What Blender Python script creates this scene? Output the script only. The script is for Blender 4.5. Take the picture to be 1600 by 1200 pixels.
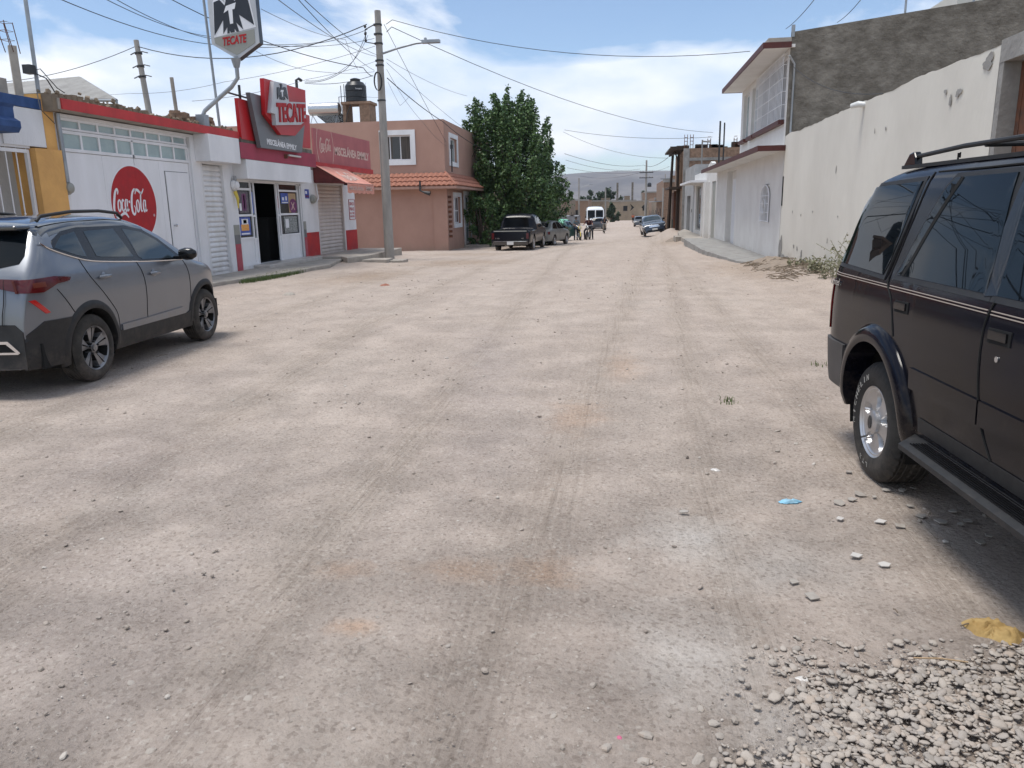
import bpy, bmesh, math, random
import numpy as np
from mathutils import Vector, Matrix
random.seed(7); rng=np.random.default_rng(7)
R=math.radians
for o in list(bpy.data.objects): bpy.data.objects.remove(o)
scn=bpy.context.scene
COL=scn.collection
# ---------------- camera ----------------
CAMR=np.array([[0.99046381683529,-0.013917101075970311,0.13706838380060635],[0.13666686847948262,0.2250696700174481,-0.9647102211017817],[-0.01742396625573223,0.9742432745140601,0.22482537104170616]])
CAMH=1.655
cam=bpy.data.cameras.new('camera'); cam.sensor_width=36; cam.lens=27.0; cam.clip_start=.05; cam.clip_end=12000
co=bpy.data.objects.new('camera',cam); COL.objects.link(co); scn.camera=co
co.matrix_world=Matrix.Translation((0,0,CAMH))@Matrix([list(r) for r in CAMR]).to_4x4()
def ray(x,y): return CAMR@np.array([(x-800)/1200.,-(y-600)/1200.,-1.])
def at(x,y,Y):            # a point at depth Y metres down the street
    d=ray(x,y); return Vector((d*(Y/d[1]))+np.array([0,0,CAMH]))
def gp(x,y,z=0.0):        # a point on the ground
    d=ray(x,y); return Vector((d*((z-CAMH)/d[2]))+np.array([0,0,CAMH]))
# ---------------- sky, sun, exposure ----------------
SUN_EL,SUN_AZ=R(75),R(247)     # azimuth clockwise from +Y
w=bpy.data.worlds.new('World'); scn.world=w; w.use_nodes=True
nt=w.node_tree; nt.nodes.clear(); N=nt.nodes.new; L=nt.links.new
out=N('ShaderNodeOutputWorld'); bg=N('ShaderNodeBackground'); bg.inputs[1].default_value=.108
sky=N('ShaderNodeTexSky'); sky.sky_type='NISHITA'; sky.sun_disc=False; sky.sun_elevation=SUN_EL; sky.sun_rotation=SUN_AZ
sky.air_density=1.0; sky.dust_density=.8; sky.ozone_density=2.2; sky.altitude=1100
tc=N('ShaderNodeTexCoord'); mp=N('ShaderNodeMapping'); mp.inputs['Scale'].default_value=(1,1,2.3); mp.inputs['Location'].default_value=(2.3,.4,.35)
L(tc.outputs['Generated'],mp.inputs[0])
n1=N('ShaderNodeTexNoise'); n1.inputs['Scale'].default_value=3.1; n1.inputs['Detail'].default_value=9; n1.inputs['Roughness'].default_value=.56; n1.inputs['Distortion'].default_value=.35
L(mp.outputs[0],n1.inputs[0])
sx=N('ShaderNodeSeparateXYZ'); L(tc.outputs['Generated'],sx.inputs[0])
band=N('ShaderNodeValToRGB'); cr=band.color_ramp; cr.interpolation='B_SPLINE'
cr.elements[0].position=0; cr.elements[0].color=(.30,)*3+(1,); cr.elements[1].position=1; cr.elements[1].color=(.42,)*3+(1,)
for p_,v_ in ((.05,.34),(.085,.62),(.15,.66),(.19,.36),(.25,.30),(.4,.5)):
    e=cr.elements.new(p_); e.color=(v_,)*3+(1,)
L(sx.outputs[2],band.inputs[0])
sm=N('ShaderNodeMath'); sm.operation='ADD'; L(n1.outputs[0],sm.inputs[0]); L(band.outputs[0],sm.inputs[1])
cf=N('ShaderNodeValToRGB'); cf.color_ramp.elements[0].position=.88; cf.color_ramp.elements[1].position=1.04
cf.color_ramp.elements[0].color=(.03,.03,.03,1)
L(sm.outputs[0],cf.inputs[0])
n2=N('ShaderNodeTexNoise'); n2.inputs['Scale'].default_value=7; n2.inputs['Detail'].default_value=7
mp2=N('ShaderNodeMapping'); mp2.inputs['Scale'].default_value=(1,1,2.6); mp2.inputs['Location'].default_value=(0,0,.06); L(tc.outputs['Generated'],mp2.inputs[0]); L(mp2.outputs[0],n2.inputs[0])
cc=N('ShaderNodeValToRGB'); cc.color_ramp.elements[0].position=.36; cc.color_ramp.elements[1].position=.66
cc.color_ramp.elements[0].color=(4.5,5.35,6.6,1); cc.color_ramp.elements[1].color=(7.0,7.15,7.45,1)
L(n2.outputs[0],cc.inputs[0])
mx=N('ShaderNodeMix'); mx.data_type='RGBA'; L(cf.outputs[0],mx.inputs[0]); L(sky.outputs[0],mx.inputs[6]); L(cc.outputs[0],mx.inputs[7])
L(mx.outputs[2],bg.inputs[0]); L(bg.outputs[0],out.inputs[0])
sl=bpy.data.lights.new('sun','SUN'); sl.energy=2.0; sl.angle=R(20); sl.color=(1,.955,.89)
so=bpy.data.objects.new('sun',sl); COL.objects.link(so)
sd=Vector((math.sin(SUN_AZ)*math.cos(SUN_EL),math.cos(SUN_AZ)*math.cos(SUN_EL),math.sin(SUN_EL)))
so.rotation_euler=sd.to_track_quat('Z','Y').to_euler(); so.location=sd*50
scn.view_settings.view_transform='Standard'; scn.view_settings.look='None'; scn.view_settings.exposure=0.62; scn.view_settings.gamma=1
scn.render.engine='CYCLES'
# ---------------- materials ----------------
M={}
def mat(name,c,c2=None,sc=3.0,det=6,rough=.8,metal=0,bump=0.0,bsc=None,spec=.5,coat=0,aniso=(1,1,1),lo=.38,hi=.62,emis=None,island=None,tr=0):
    m=bpy.data.materials.new(name); m.use_nodes=True; t=m.node_tree; b=t.nodes['Principled BSDF']
    b.inputs['Base Color'].default_value=(*c,1); b.inputs['Roughness'].default_value=rough; b.inputs['Metallic'].default_value=metal
    b.inputs['Specular IOR Level'].default_value=spec; b.inputs['Coat Weight'].default_value=coat; b.inputs['Coat Roughness'].default_value=.05
    if tr: b.inputs['Transmission Weight'].default_value=tr
    if emis: b.inputs['Emission Color'].default_value=(*emis,1); b.inputs['Emission Strength'].default_value=1
    g=t.nodes.new('ShaderNodeNewGeometry')
    mpn=t.nodes.new('ShaderNodeMapping'); mpn.inputs['Scale'].default_value=aniso; t.links.new(g.outputs['Position'],mpn.inputs[0])
    if c2:
        n=t.nodes.new('ShaderNodeTexNoise'); n.inputs['Scale'].default_value=sc; n.inputs['Detail'].default_value=det; n.inputs['Roughness'].default_value=.6
        t.links.new(mpn.outputs[0],n.inputs[0])
        r=t.nodes.new('ShaderNodeValToRGB'); r.color_ramp.elements[0].position=lo; r.color_ramp.elements[1].position=hi
        r.color_ramp.elements[0].color=(*c,1); r.color_ramp.elements[1].color=(*c2,1)
        t.links.new(n.outputs[0],r.inputs[0]); last=r.outputs[0]
        if island:
            r2=t.nodes.new('ShaderNodeValToRGB'); es=r2.color_ramp.elements
            es[0].color=(*island[0],1); es[1].color=(*island[-1],1)
            for i,cc_ in enumerate(island[1:-1]):
                e=es.new((i+1)/(len(island)-1)); e.color=(*cc_,1)
            t.links.new(g.outputs['Random Per Island'],r2.inputs[0])
            mm=t.nodes.new('ShaderNodeMix'); mm.data_type='RGBA'; mm.inputs[0].default_value=.75
            t.links.new(last,mm.inputs[6]); t.links.new(r2.outputs[0],mm.inputs[7]); last=mm.outputs[2]
        t.links.new(last,b.inputs['Base Color'])
    if bump:
        n=t.nodes.new('ShaderNodeTexNoise'); n.inputs['Scale'].default_value=bsc or sc*4; n.inputs['Detail'].default_value=5
        t.links.new(mpn.outputs[0],n.inputs[0])
        bn=t.nodes.new('ShaderNodeBump'); bn.inputs['Strength'].default_value=1; bn.inputs['Distance'].default_value=bump
        t.links.new(n.outputs[0],bn.inputs['Height']); t.links.new(bn.outputs[0],b.inputs['Normal'])
    M[name]=m; return m
mat('white_plaster',(.76,.76,.77),(.66,.66,.67),1.3,bump=.006,bsc=25,rough=.85,aniso=(1,1,.5))
mat('white_metal',(.78,.78,.80),(.70,.70,.71),1.7,rough=.45,bump=.001,bsc=3,aniso=(1,1,.25))
mat('shutter_white',(.72,.72,.73),(.60,.59,.58),2.5,rough=.5,aniso=(1,1,.4))
mat('shutter_dusty',(.60,.54,.50),(.52,.46,.43),2.5,rough=.6,aniso=(1,1,.4))
mat('cream_wall',(.66,.63,.56),(.60,.57,.505),.7,rough=.9,bump=.006,bsc=6,aniso=(1,1,.6))
mat('house_white',(.69,.675,.645),(.63,.61,.58),1.1,rough=.88,bump=.003,bsc=22)
mat('yellow_paint',(.72,.40,.13),(.60,.33,.11),1.6,rough=.85,bump=.008,bsc=14)
mat('blue_paint',(.015,.055,.17),(.03,.08,.22),4,rough=.7)
mat('red_paint',(.52,.035,.035),(.42,.03,.03),3,rough=.6)
mat('red_plaster',(.48,.03,.03),(.36,.03,.035),3,rough=.85,bump=.006,bsc=20)
mat('pink_red_plaster',(.45,.10,.12),(.38,.07,.09),5,rough=.85)
mat('maroon_paint',(.36,.05,.085),(.30,.045,.075),2,rough=.75)
mat('sign_red',(.46,.012,.018),(.40,.012,.015),1,rough=.38,coat=.08,spec=.3)
mat('sign_grey',(.15,.155,.165),(.125,.13,.14),1,rough=.4,coat=.1)
mat('sign_pink',(.44,.13,.13),(.38,.105,.11),1.5,rough=.6)
mat('sign_pale',(.72,.55,.47),(.62,.44,.38),12,rough=.7)
mat('sign_white',(.80,.80,.82),(.74,.74,.76),3,rough=.35)
mat('sign_silver',(.50,.51,.53),(.44,.45,.47),2,rough=.35)
mat('sign_black',(.012,.014,.02),(.02,.022,.03),3,rough=.35)
mat('coke_red',(.42,.004,.008),(.34,.004,.008),6,rough=.6)
mat('awning_cloth',(.70,.33,.25),(.60,.26,.20),3,rough=.9)
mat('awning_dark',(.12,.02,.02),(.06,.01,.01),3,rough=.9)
mat('pink_wall',(.44,.268,.208),(.39,.232,.18),.8,rough=.9,bump=.005,bsc=16,aniso=(1,1,.7))
mat('tile_clay',(.37,.155,.10),(.29,.12,.08),7,rough=.8,bump=.01,bsc=30)
mat('concrete',(.40,.36,.31),(.30,.27,.235),2.5,rough=.95,bump=.015,bsc=14)
mat('concrete_grey',(.32,.31,.29),(.24,.23,.215),2.5,rough=.95,bump=.012,bsc=12)
mat('pole_concrete',(.36,.34,.31),(.27,.255,.235),3,rough=.95,bump=.006,bsc=20,aniso=(1,1,.3))
mat('cement_render',(.11,.097,.08),(.225,.205,.175),2.4,det=14,rough=.97,bump=.04,bsc=9,aniso=(1,1,1.2),lo=.36,hi=.72)
mat('grey_render',(.36,.36,.36),(.29,.29,.285),1,rough=.95,bump=.01,bsc=8)
mat('brown_trim',(.085,.016,.011),(.065,.013,.01),4,rough=.6)
mat('brick',(.29,.19,.13),(.20,.13,.09),6,rough=.95,bump=.03,bsc=16)
mat('adobe',(.26,.20,.14),(.18,.14,.10),1.2,rough=.97,bump=.03,bsc=5)
mat('beige_far',(.30,.24,.175),(.23,.185,.135),.5,rough=.97)
mat('dark_wood',(.035,.024,.018),(.06,.04,.028),4,rough=.9,aniso=(1,1,.2))
mat('wood',(.22,.14,.085),(.14,.085,.05),5,rough=.9,aniso=(1,1,.2))
mat('rust_metal',(.16,.06,.03),(.09,.045,.03),5,rough=.85)
mat('galv',(.36,.38,.40),(.28,.30,.32),4,rough=.45,metal=.6)
mat('dark_metal',(.03,.032,.035),(.05,.05,.05),5,rough=.5,metal=.3)
mat('cable',(.02,.02,.022),rough=.6)
mat('cable_grey',(.10,.10,.11),rough=.6)
mat('window_dark',(.018,.02,.024),rough=.06,spec=.6)
mat('frosted',(.33,.42,.42),(.26,.34,.35),2,rough=.18)
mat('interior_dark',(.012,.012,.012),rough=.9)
mat('interior_grey',(.10,.09,.08),rough=.9)
mat('curtain',(.12,.10,.085),(.05,.045,.04),6,rough=.9,aniso=(3,3,.1))
mat('tyre',(.014,.0135,.013),(.026,.024,.022),9,rough=.85,bump=.002,bsc=60)
mat('tyre_dusty',(.028,.026,.023),(.050,.045,.039),9,rough=.92)
mat('car_black',(.004,.005,.009),(.0065,.007,.010),2,rough=.22,coat=.0,spec=.22)
mat('suv_paint',(.0035,.0045,.010),(.009,.007,.006),1.6,rough=.14,coat=.05,spec=.16,lo=.35,hi=.75)
mat('suv_grey',(.075,.07,.068),(.055,.052,.05),4,rough=.6)
mat('silver_paint',(.165,.178,.20),(.155,.168,.19),2,rough=.30,metal=.45,coat=.6)
mat('roof_black',(.01,.012,.015),rough=.12,coat=1)
mat('plastic_black',(.012,.012,.013),(.018,.018,.018),20,rough=.62)
mat('plastic_gloss',(.006,.006,.007),rough=.22,coat=.15,spec=.35)
mat('car_glass',(.004,.006,.008),rough=.01,spec=.17)
mat('car_glass_light',(.03,.045,.055),rough=.02,spec=.5)
mat('chrome',(.75,.76,.78),rough=.12,metal=1)
mat('alloy',(.50,.50,.51),(.44,.43,.42),9,rough=.32,metal=.75)
mat('alloy_dark',(.26,.26,.27),(.18,.18,.185),9,rough=.35,metal=.6)
mat('lamp_red',(.10,.003,.004),(.06,.002,.003),9,rough=.2,coat=.15)
mat('lamp_deep',(.06,.003,.005),rough=.2,coat=.15)
mat('lamp_amber',(.14,.025,.008),rough=.3)
mat('reflector_red',(.48,.01,.01),rough=.2,coat=.8)
mat('pinstripe',(.35,.30,.26),rough=.4)
mat('seam',(.003,.003,.003),rough=.9)
mat('letter_white',(.30,.29,.27),rough=.8)
mat('dusty_grey_paint',(.20,.20,.185),(.15,.15,.14),3,rough=.5,coat=.3)
mat('green_paint',(.02,.09,.08),(.015,.06,.06),3,rough=.3,coat=.6)
mat('green_cloth',(.10,.48,.30),(.30,.60,.45),3,rough=.8)
mat('navy_paint',(.035,.05,.075),(.028,.038,.06),2,rough=.25,coat=.8,metal=.2)
mat('charcoal_paint',(.05,.05,.055),rough=.3,coat=.8)
mat('bus_white',(.76,.78,.80),rough=.3,coat=.5)
mat('skin',(.25,.13,.085),rough=.6)
mat('hair',(.012,.01,.009),rough=.7)
mat('cloth_dark',(.015,.017,.022),(.025,.027,.033),20,rough=.95)
mat('cloth_maroon',(.05,.012,.014),rough=.95)
mat('cloth_denim',(.06,.085,.13),(.045,.065,.10),20,rough=.95)
mat('cloth_khaki',(.26,.21,.16),rough=.95)
mat('cloth_orange',(.50,.10,.03),rough=.95)
mat('cloth_grey',(.13,.16,.18),rough=.95)
mat('plate_white',(.6,.6,.58),rough=.5)
mat('tarp',(.22,.22,.23),(.17,.17,.18),3,rough=.9)
mat('bark',(.10,.075,.055),(.06,.045,.033),6,rough=.97,bump=.03,bsc=14)
mat('leaf',(.030,.060,.020),(.045,.085,.028),1.2,rough=.5,spec=.4,island=[(.025,.06,.02),(.06,.12,.035),(.10,.175,.055),(.17,.26,.085)])
mat('leaf_far',(.035,.06,.03),(.05,.075,.035),1.2,rough=.7,island=[(.02,.04,.02),(.05,.08,.035)])
mat('weed',(.22,.22,.14),(.27,.25,.17),5,rough=.9,island=[(.14,.16,.08),(.32,.29,.20)])
mat('grass',(.06,.11,.03),(.10,.13,.04),5,rough=.8,island=[(.04,.09,.02),(.13,.16,.05)])
mat('dry_twig',(.20,.155,.11),(.14,.11,.08),5,rough=.95)
mat('dirt_clod',(.30,.24,.185),(.235,.19,.15),6,rough=.98,bump=.02,bsc=20)
mat('pebble',(.31,.275,.24),(.38,.345,.30),30,rough=.9,bump=.002,bsc=140,island=[(.30,.265,.23),(.40,.345,.29),(.45,.39,.33),(.35,.31,.27),(.48,.42,.36),(.42,.335,.265),(.32,.285,.255),(.41,.36,.31)])
mat('litter_stone',(.30,.26,.22),(.36,.31,.27),20,rough=.95,island=[(.27,.225,.19),(.35,.30,.25),(.39,.33,.28),(.28,.24,.20),(.42,.37,.32),(.60,.56,.50)])
mat('tile_shard',(.40,.365,.32),(.34,.30,.26),20,rough=.5)
mat('tile_white',(.58,.55,.51),rough=.35)
mat('cloth_yellow',(.46,.32,.13),(.34,.22,.08),14,rough=.92,bump=.008,bsc=30)
mat('litter_blue',(.22,.50,.68),(.35,.55,.65),14,rough=.5)
mat('litter_pink',(.6,.15,.25),rough=.5)
mat('poster_blue',(.03,.06,.30),(.05,.12,.45),8,rough=.4)
mat('poster_orange',(.75,.25,.05),(.7,.45,.1),20,rough=.5)
mat('poster_purple',(.18,.02,.12),(.10,.02,.10),8,rough=.4)
mat('poster_dark',(.05,.04,.06),(.15,.12,.14),14,rough=.4)
mat('cardboard',(.42,.29,.17),rough=.9)
mat('paper_grey',(.35,.36,.36),(.12,.14,.13),24,rough=.5,lo=.45,hi=.55)
mat('tank_black',(.012,.014,.018),rough=.4)
mat('steel',(.55,.56,.57),rough=.25,metal=.9)
mat('solar_glass',(.03,.04,.05),rough=.1)
mat('meter_grey',(.28,.28,.25),rough=.5)
mat('tile_step',(.50,.46,.42),(.42,.385,.35),5,rough=.5)
mat('yellow_plastic',(.65,.50,.08),rough=.6)
mat('hose_green',(.05,.12,.04),rough=.5)
mat('hill',(.10,.09,.09),(.19,.165,.15),.006,det=8,rough=1)
mat('lamp_glass',(.6,.6,.58),rough=.3)
def dirty(name,z1,h,colr,k,sc=6,rg=None):      # dried mud splashed on the lower part, with a ragged edge of its own
    t=M[name].node_tree; b=t.nodes['Principled BSDF']; g=t.nodes.new('ShaderNodeNewGeometry'); s=t.nodes.new('ShaderNodeSeparateXYZ'); t.links.new(g.outputs['Position'],s.inputs[0])
    n=t.nodes.new('ShaderNodeTexNoise'); n.inputs['Scale'].default_value=sc; n.inputs['Detail'].default_value=9; n.inputs['Roughness'].default_value=.75; t.links.new(g.outputs['Position'],n.inputs[0])
    def mth(op,a,c):
        m_=t.nodes.new('ShaderNodeMath'); m_.operation=op
        for i,q in enumerate((a,c)):
            if isinstance(q,(int,float)): m_.inputs[i].default_value=q
            else: t.links.new(q,m_.inputs[i])
        return m_.outputs[0]
    f=mth('DIVIDE',mth('SUBTRACT',z1,s.outputs[2]),h); f=mth('ADD',f,mth('MULTIPLY',mth('SUBTRACT',n.outputs[0],.5),3.2)); f=mth('MULTIPLY',mth('MINIMUM',mth('MAXIMUM',f,0.0),1.0),k)
    mm=t.nodes.new('ShaderNodeMix'); mm.data_type='RGBA'; t.links.new(f,mm.inputs[0]); mm.inputs[7].default_value=(*colr,1)
    inp=b.inputs['Base Color']
    if inp.links: t.links.new(inp.links[0].from_socket,mm.inputs[6])
    else: mm.inputs[6].default_value=inp.default_value
    t.links.new(mm.outputs[2],inp)
    if rg is not None:
        r0=b.inputs['Roughness'].default_value; t.links.new(mth('ADD',mth('MULTIPLY',f,rg),r0),b.inputs['Roughness'])
dirty('suv_paint',.62,.5,(.085,.066,.052),.5,7,.5); dirty('silver_paint',.55,.45,(.20,.17,.145),.5,7,.35); dirty('plastic_black',.40,.4,(.11,.09,.075),.6,9,.2); dirty('tyre',.25,.3,(.12,.10,.08),.45,12); dirty('tyre_dusty',.3,.35,(.16,.13,.11),.5,12)
dirty('white_plaster',.22,.35,(.40,.32,.25),.5,4); dirty('shutter_white',.35,.5,(.38,.31,.25),.5,4); dirty('shutter_dusty',.5,.5,(.36,.30,.24),.5,4); dirty('cream_wall',.35,.6,(.40,.32,.24),.6,3); dirty('house_white',.15,.4,(.42,.36,.29),.5,3); dirty('red_plaster',.2,.3,(.30,.18,.14),.5,4); dirty('pink_wall',-.05,.6,(.36,.25,.18),.6,3)
# ---------------- mesh helpers ----------------
class MB:
    def __init__(s): s.v=[];s.f=[];s.m=[]
    def add(s,vs,fs,m=0):
        b=len(s.v); s.v+=[tuple(v) for v in vs]; s.f+=[tuple(i+b for i in f) for f in fs]; s.m+=[m]*len(fs); return s
    def box(s,x0,x1,y0,y1,z0,z1,m=0,M4=None,bev=0):
        x0,x1=min(x0,x1),max(x0,x1); y0,y1=min(y0,y1),max(y0,y1); z0,z1=min(z0,z1),max(z0,z1)
        vs=[(x,y,z) for z in (z0,z1) for y in (y0,y1) for x in (x0,x1)]
        if M4 is not None: vs=[tuple(M4@Vector(v)) for v in vs]
        return s.add(vs,[(0,2,3,1),(4,5,7,6),(0,1,5,4),(2,6,7,3),(0,4,6,2),(1,3,7,5)],m)
    def tube(s,pts,r,n=8,m=0,cap=True):
        pts=[Vector(p) for p in pts]; k=len(pts); rs=r if isinstance(r,(list,tuple)) else [r]*k
        vs=[];fs=[]; pu=None
        for i,p in enumerate(pts):
            d=(pts[min(i+1,k-1)]-pts[max(i-1,0)]).normalized()
            u=(pu-d*pu.dot(d)) if pu is not None else (Vector((0,0,1)).cross(d) if abs(d.z)<.95 else Vector((1,0,0)).cross(d))
            u.normalize(); pu=u; v=d.cross(u)
            for j in range(n):
                a=2*math.pi*j/n; vs.append(p+(u*math.cos(a)+v*math.sin(a))*rs[i])
        for i in range(k-1):
            for j in range(n): fs.append((i*n+j,i*n+(j+1)%n,(i+1)*n+(j+1)%n,(i+1)*n+j))
        if cap: fs.append(tuple(range(n-1,-1,-1))); fs.append(tuple((k-1)*n+j for j in range(n)))
        return s.add(vs,fs,m)
    def lathe(s,prof,n=24,M4=None,m=0,cap=True):   # profile (r,h) about z
        vs=[];fs=[];k=len(prof)
        for r,h in prof:
            for j in range(n):
                a=2*math.pi*j/n; vs.append((r*math.cos(a),r*math.sin(a),h))
        if M4 is not None: vs=[tuple(M4@Vector(v)) for v in vs]
        for i in range(k-1):
            for j in range(n): fs.append((i*n+j,i*n+(j+1)%n,(i+1)*n+(j+1)%n,(i+1)*n+j))
        if cap and prof[0][0]>1e-4: fs.append(tuple(range(n-1,-1,-1)))
        if cap and prof[-1][0]>1e-4: fs.append(tuple((k-1)*n+j for j in range(n)))
        return s.add(vs,fs,m)
    def plate(s,poly,fr,t,m=0,off=0):     # extruded polygon in a frame (o,u,v,n)
        o,u,v,n=fr; a=[o+u*p[0]+v*p[1]+n*off for p in poly]; b=[q+n*t for q in a]; k=len(poly)
        area=sum(poly[i][0]*poly[(i+1)%k][1]-poly[(i+1)%k][0]*poly[i][1] for i in range(k))
        idx=list(range(k))
        if area<0: a.reverse(); b.reverse()
        fs=[tuple(reversed(idx)),tuple(k+i for i in idx)]+[(i,(i+1)%k,k+(i+1)%k,k+i) for i in idx]
        return s.add(a+b,fs,m)
    def grid(s,P,m=0,closed=False):      # P[i][j] points
        ni=len(P); nj=len(P[0]); vs=[p for r_ in P for p in r_]
        fs=[(i*nj+j,i*nj+j+1,(i+1)*nj+j+1,(i+1)*nj+j) for i in range(ni-1) for j in range(nj-1)]
        return s.add(vs,fs,m)
    def build(s,name,mats,parent=None,smooth=None,merge=False,loc=None):
        me=bpy.data.meshes.new(name); me.from_pydata(s.v,[],s.f)
        if not isinstance(mats,(list,tuple)): mats=[mats]
        for q in mats: me.materials.append(M[q] if isinstance(q,str) else q)
        me.polygons.foreach_set('material_index',s.m)
        if merge:
            bm=bmesh.new(); bm.from_mesh(me); bmesh.ops.remove_doubles(bm,verts=bm.verts,dist=1e-4)
            bmesh.ops.recalc_face_normals(bm,faces=bm.faces); bm.to_mesh(me); bm.free()
        if smooth is not None:
            me.polygons.foreach_set('use_smooth',[True]*len(me.polygons)); me.set_sharp_from_angle(angle=R(smooth))
        me.update()
        o=bpy.data.objects.new(name,me); COL.objects.link(o)
        if parent: o.parent=parent
        if loc: o.location=loc
        return o
def bevel(o,wd=.01,seg=2):
    md=o.modifiers.new('bevel','BEVEL'); md.width=wd; md.segments=seg; md.limit_method='ANGLE'; return o
def tag(o,label=None,cat=None,group=None,kind=None):
    if label: o['label']=label
    if cat: o['category']=cat
    if group: o['group']=group
    if kind: o['kind']=kind
    return o
def empty(name,loc=(0,0,0),rz=0,label=None,cat=None,group=None):
    o=bpy.data.objects.new(name,None); o.empty_display_size=.2; COL.objects.link(o); o.location=loc; o.rotation_euler=(0,0,rz)
    tag(o,label,cat,group); return o
def copy_tree(o,parent=None):
    c=o.copy(); COL.objects.link(c); c.parent=parent
    for ch in list(o.children): copy_tree(ch,c)
    return c
def FX(X,Y=0,Z=0): return (Vector((X,Y,Z)),Vector((0,1,0)),Vector((0,0,1)),Vector((1,0,0)))    # faces +X, u=+Y
def FNX(X,Y=0,Z=0): return (Vector((X,Y,Z)),Vector((0,-1,0)),Vector((0,0,1)),Vector((-1,0,0)))  # faces -X, u=-Y
def FNY(Y,X=0,Z=0): return (Vector((X,Y,Z)),Vector((1,0,0)),Vector((0,0,1)),Vector((0,-1,0)))   # faces -Y, u=+X
_tx={}
def text_mesh(s,bold=.0):
    if (s,bold) in _tx: return _tx[(s,bold)]
    cu=bpy.data.curves.new('t','FONT'); cu.body=s; cu.size=1; cu.offset=bold; cu.resolution_u=3
    o=bpy.data.objects.new('t',cu); COL.objects.link(o)
    dg=bpy.context.evaluated_depsgraph_get(); dg.update()
    me=bpy.data.meshes.new_from_object(o.evaluated_get(dg))
    v=[tuple(x.co[:2]) for x in me.vertices]; f=[tuple(p.vertices) for p in me.polygons]
    bpy.data.objects.remove(o); bpy.data.meshes.remove(me)
    xs=[a[0] for a in v]; ys=[a[1] for a in v]
    x0,x1,y0,y1=min(xs),max(xs),min(ys),max(ys)
    v=[((a-x0)/(x1-x0),(b-y0)/(y1-y0)) for a,b in v]
    _tx[(s,bold)]=(v,f); return v,f
def text(mb,s,fr,u0,v0,wd,ht,t=.004,off=.001,m=0,bold=.0,shear=0,shv=0):
    v,f=text_mesh(s,bold); o,u,vv,n=fr; P=[]
    for k in (off+t,off):
        for a,b in v: P.append(o+u*(u0+a*wd+shear*b*ht)+vv*(v0+b*ht+shv*a*wd)+n*k)
    nv=len(v); fs=list(f); 
    from collections import Counter
    ed=Counter()
    for q in f:
        for i in range(len(q)): ed[(q[i],q[(i+1)%len(q)])]+=1
    for (a,b) in ed:
        if (b,a) not in ed: fs.append((a,a+nv,b+nv,b))
    mb.add(P,fs,m)
def cr(pts,n=6):  # catmull-rom on tuples
    pts=[tuple(p) for p in pts]; out=[]
    k=len(pts)
    for i in range(k-1):
        p0=pts[max(i-1,0)];p1=pts[i];p2=pts[i+1];p3=pts[min(i+2,k-1)]
        for j in range(n):
            t=j/n; out.append(tuple(.5*((2*b)+(-a+c)*t+(2*a-5*b+4*c-d)*t*t+(-a+3*b-3*c+d)*t**3) for a,b,c,d in zip(p0,p1,p2,p3)))
    out.append(pts[-1]); return out
def ribbon(mb,pts,fr,s=(1,1),o2=(0,0),t=.004,off=.001,m=0,n=5):   # pts (x,y,width)
    P=cr(pts,n); o,u,v,nn=fr; A=[];k=len(P)
    for i,(x,y,w_) in enumerate(P):
        dx=P[min(i+1,k-1)][0]-P[max(i-1,0)][0]; dy=P[min(i+1,k-1)][1]-P[max(i-1,0)][1]; l=math.hypot(dx,dy) or 1
        px,py=-dy/l*w_/2,dx/l*w_/2
        row=[]
        for q in (1,-1):
            for h in (0,t): row.append(o+u*(o2[0]+(x+q*px)*s[0])+v*(o2[1]+(y+q*py)*s[1])+nn*(off+h))
        A.append(row)
    vs=[p for r_ in A for p in r_]; fs=[]
    for i in range(k-1):
        a=i*4;b=a+4
        fs+=[(a+1,a+3,b+3,b+1),(a+3,a+2,b+2,b+3),(a,a+1,b+1,b),(a+2,a,b,b+2)]
    mb.add(vs,fs,m)
SCRIPT=[ # cursive lettering, unit height about 1
 [(.62,.98,.05),(.70,1.12,.09),(.60,1.22,.10),(.38,1.02,.15),(.18,.55,.17),(.14,.2,.15),(.3,.02,.12),(.5,.06,.06)],
 [(.2,.03,.10),(.45,-.12,.09),(.85,.04,.10),(1.2,.10,.13),(1.5,-.10,.07)],
 [(.72,.72,.06),(.60,.62,.10),(.55,.35,.11),(.65,.2,.09),(.80,.32,.10),(.85,.58,.10),(.76,.72,.07),(.72,.72,.05)],
 [(1.16,.66,.10),(1.08,.74,.07),(.98,.6,.11),(.95,.33,.11),(1.04,.2,.08),(1.2,.32,.04)],
 [(1.50,.70,.05),(1.38,.74,.06),(1.28,.55,.10),(1.27,.3,.11),(1.36,.2,.08),(1.50,.42,.06)],
 [(1.53,.76,.10),(1.48,.4,.11),(1.52,.22,.08),(1.64,.30,.04)],
 [(1.66,.62,.10),(1.80,.66,.09)],
 [(2.42,1.02,.05),(2.50,1.14,.08),(2.38,1.24,.09),(2.12,1.02,.14),(1.95,.55,.17),(1.96,.18,.15),(2.12,.04,.11),(2.28,.14,.08),(2.30,.34,.06),(2.2,.46,.05)],
 [(2.42,1.22,.07),(2.75,1.20,.12),(3.1,1.05,.09),(3.38,1.28,.06)],
 [(2.62,.72,.06),(2.50,.62,.10),(2.46,.32,.11),(2.55,.16,.08),(2.70,.28,.10),(2.75,.55,.10),(2.67,.72,.07),(2.62,.72,.05)],
 [(3.12,1.12,.05),(3.02,.98,.10),(2.92,.5,.12),(2.93,.22,.10),(3.05,.22,.05)],
 [(3.42,.68,.05),(3.30,.72,.06),(3.20,.52,.10),(3.19,.27,.11),(3.28,.17,.08),(3.42,.40,.06)],
 [(3.46,.74,.10),(3.41,.36,.11),(3.45,.2,.08),(3.58,.26,.04)]]
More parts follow.
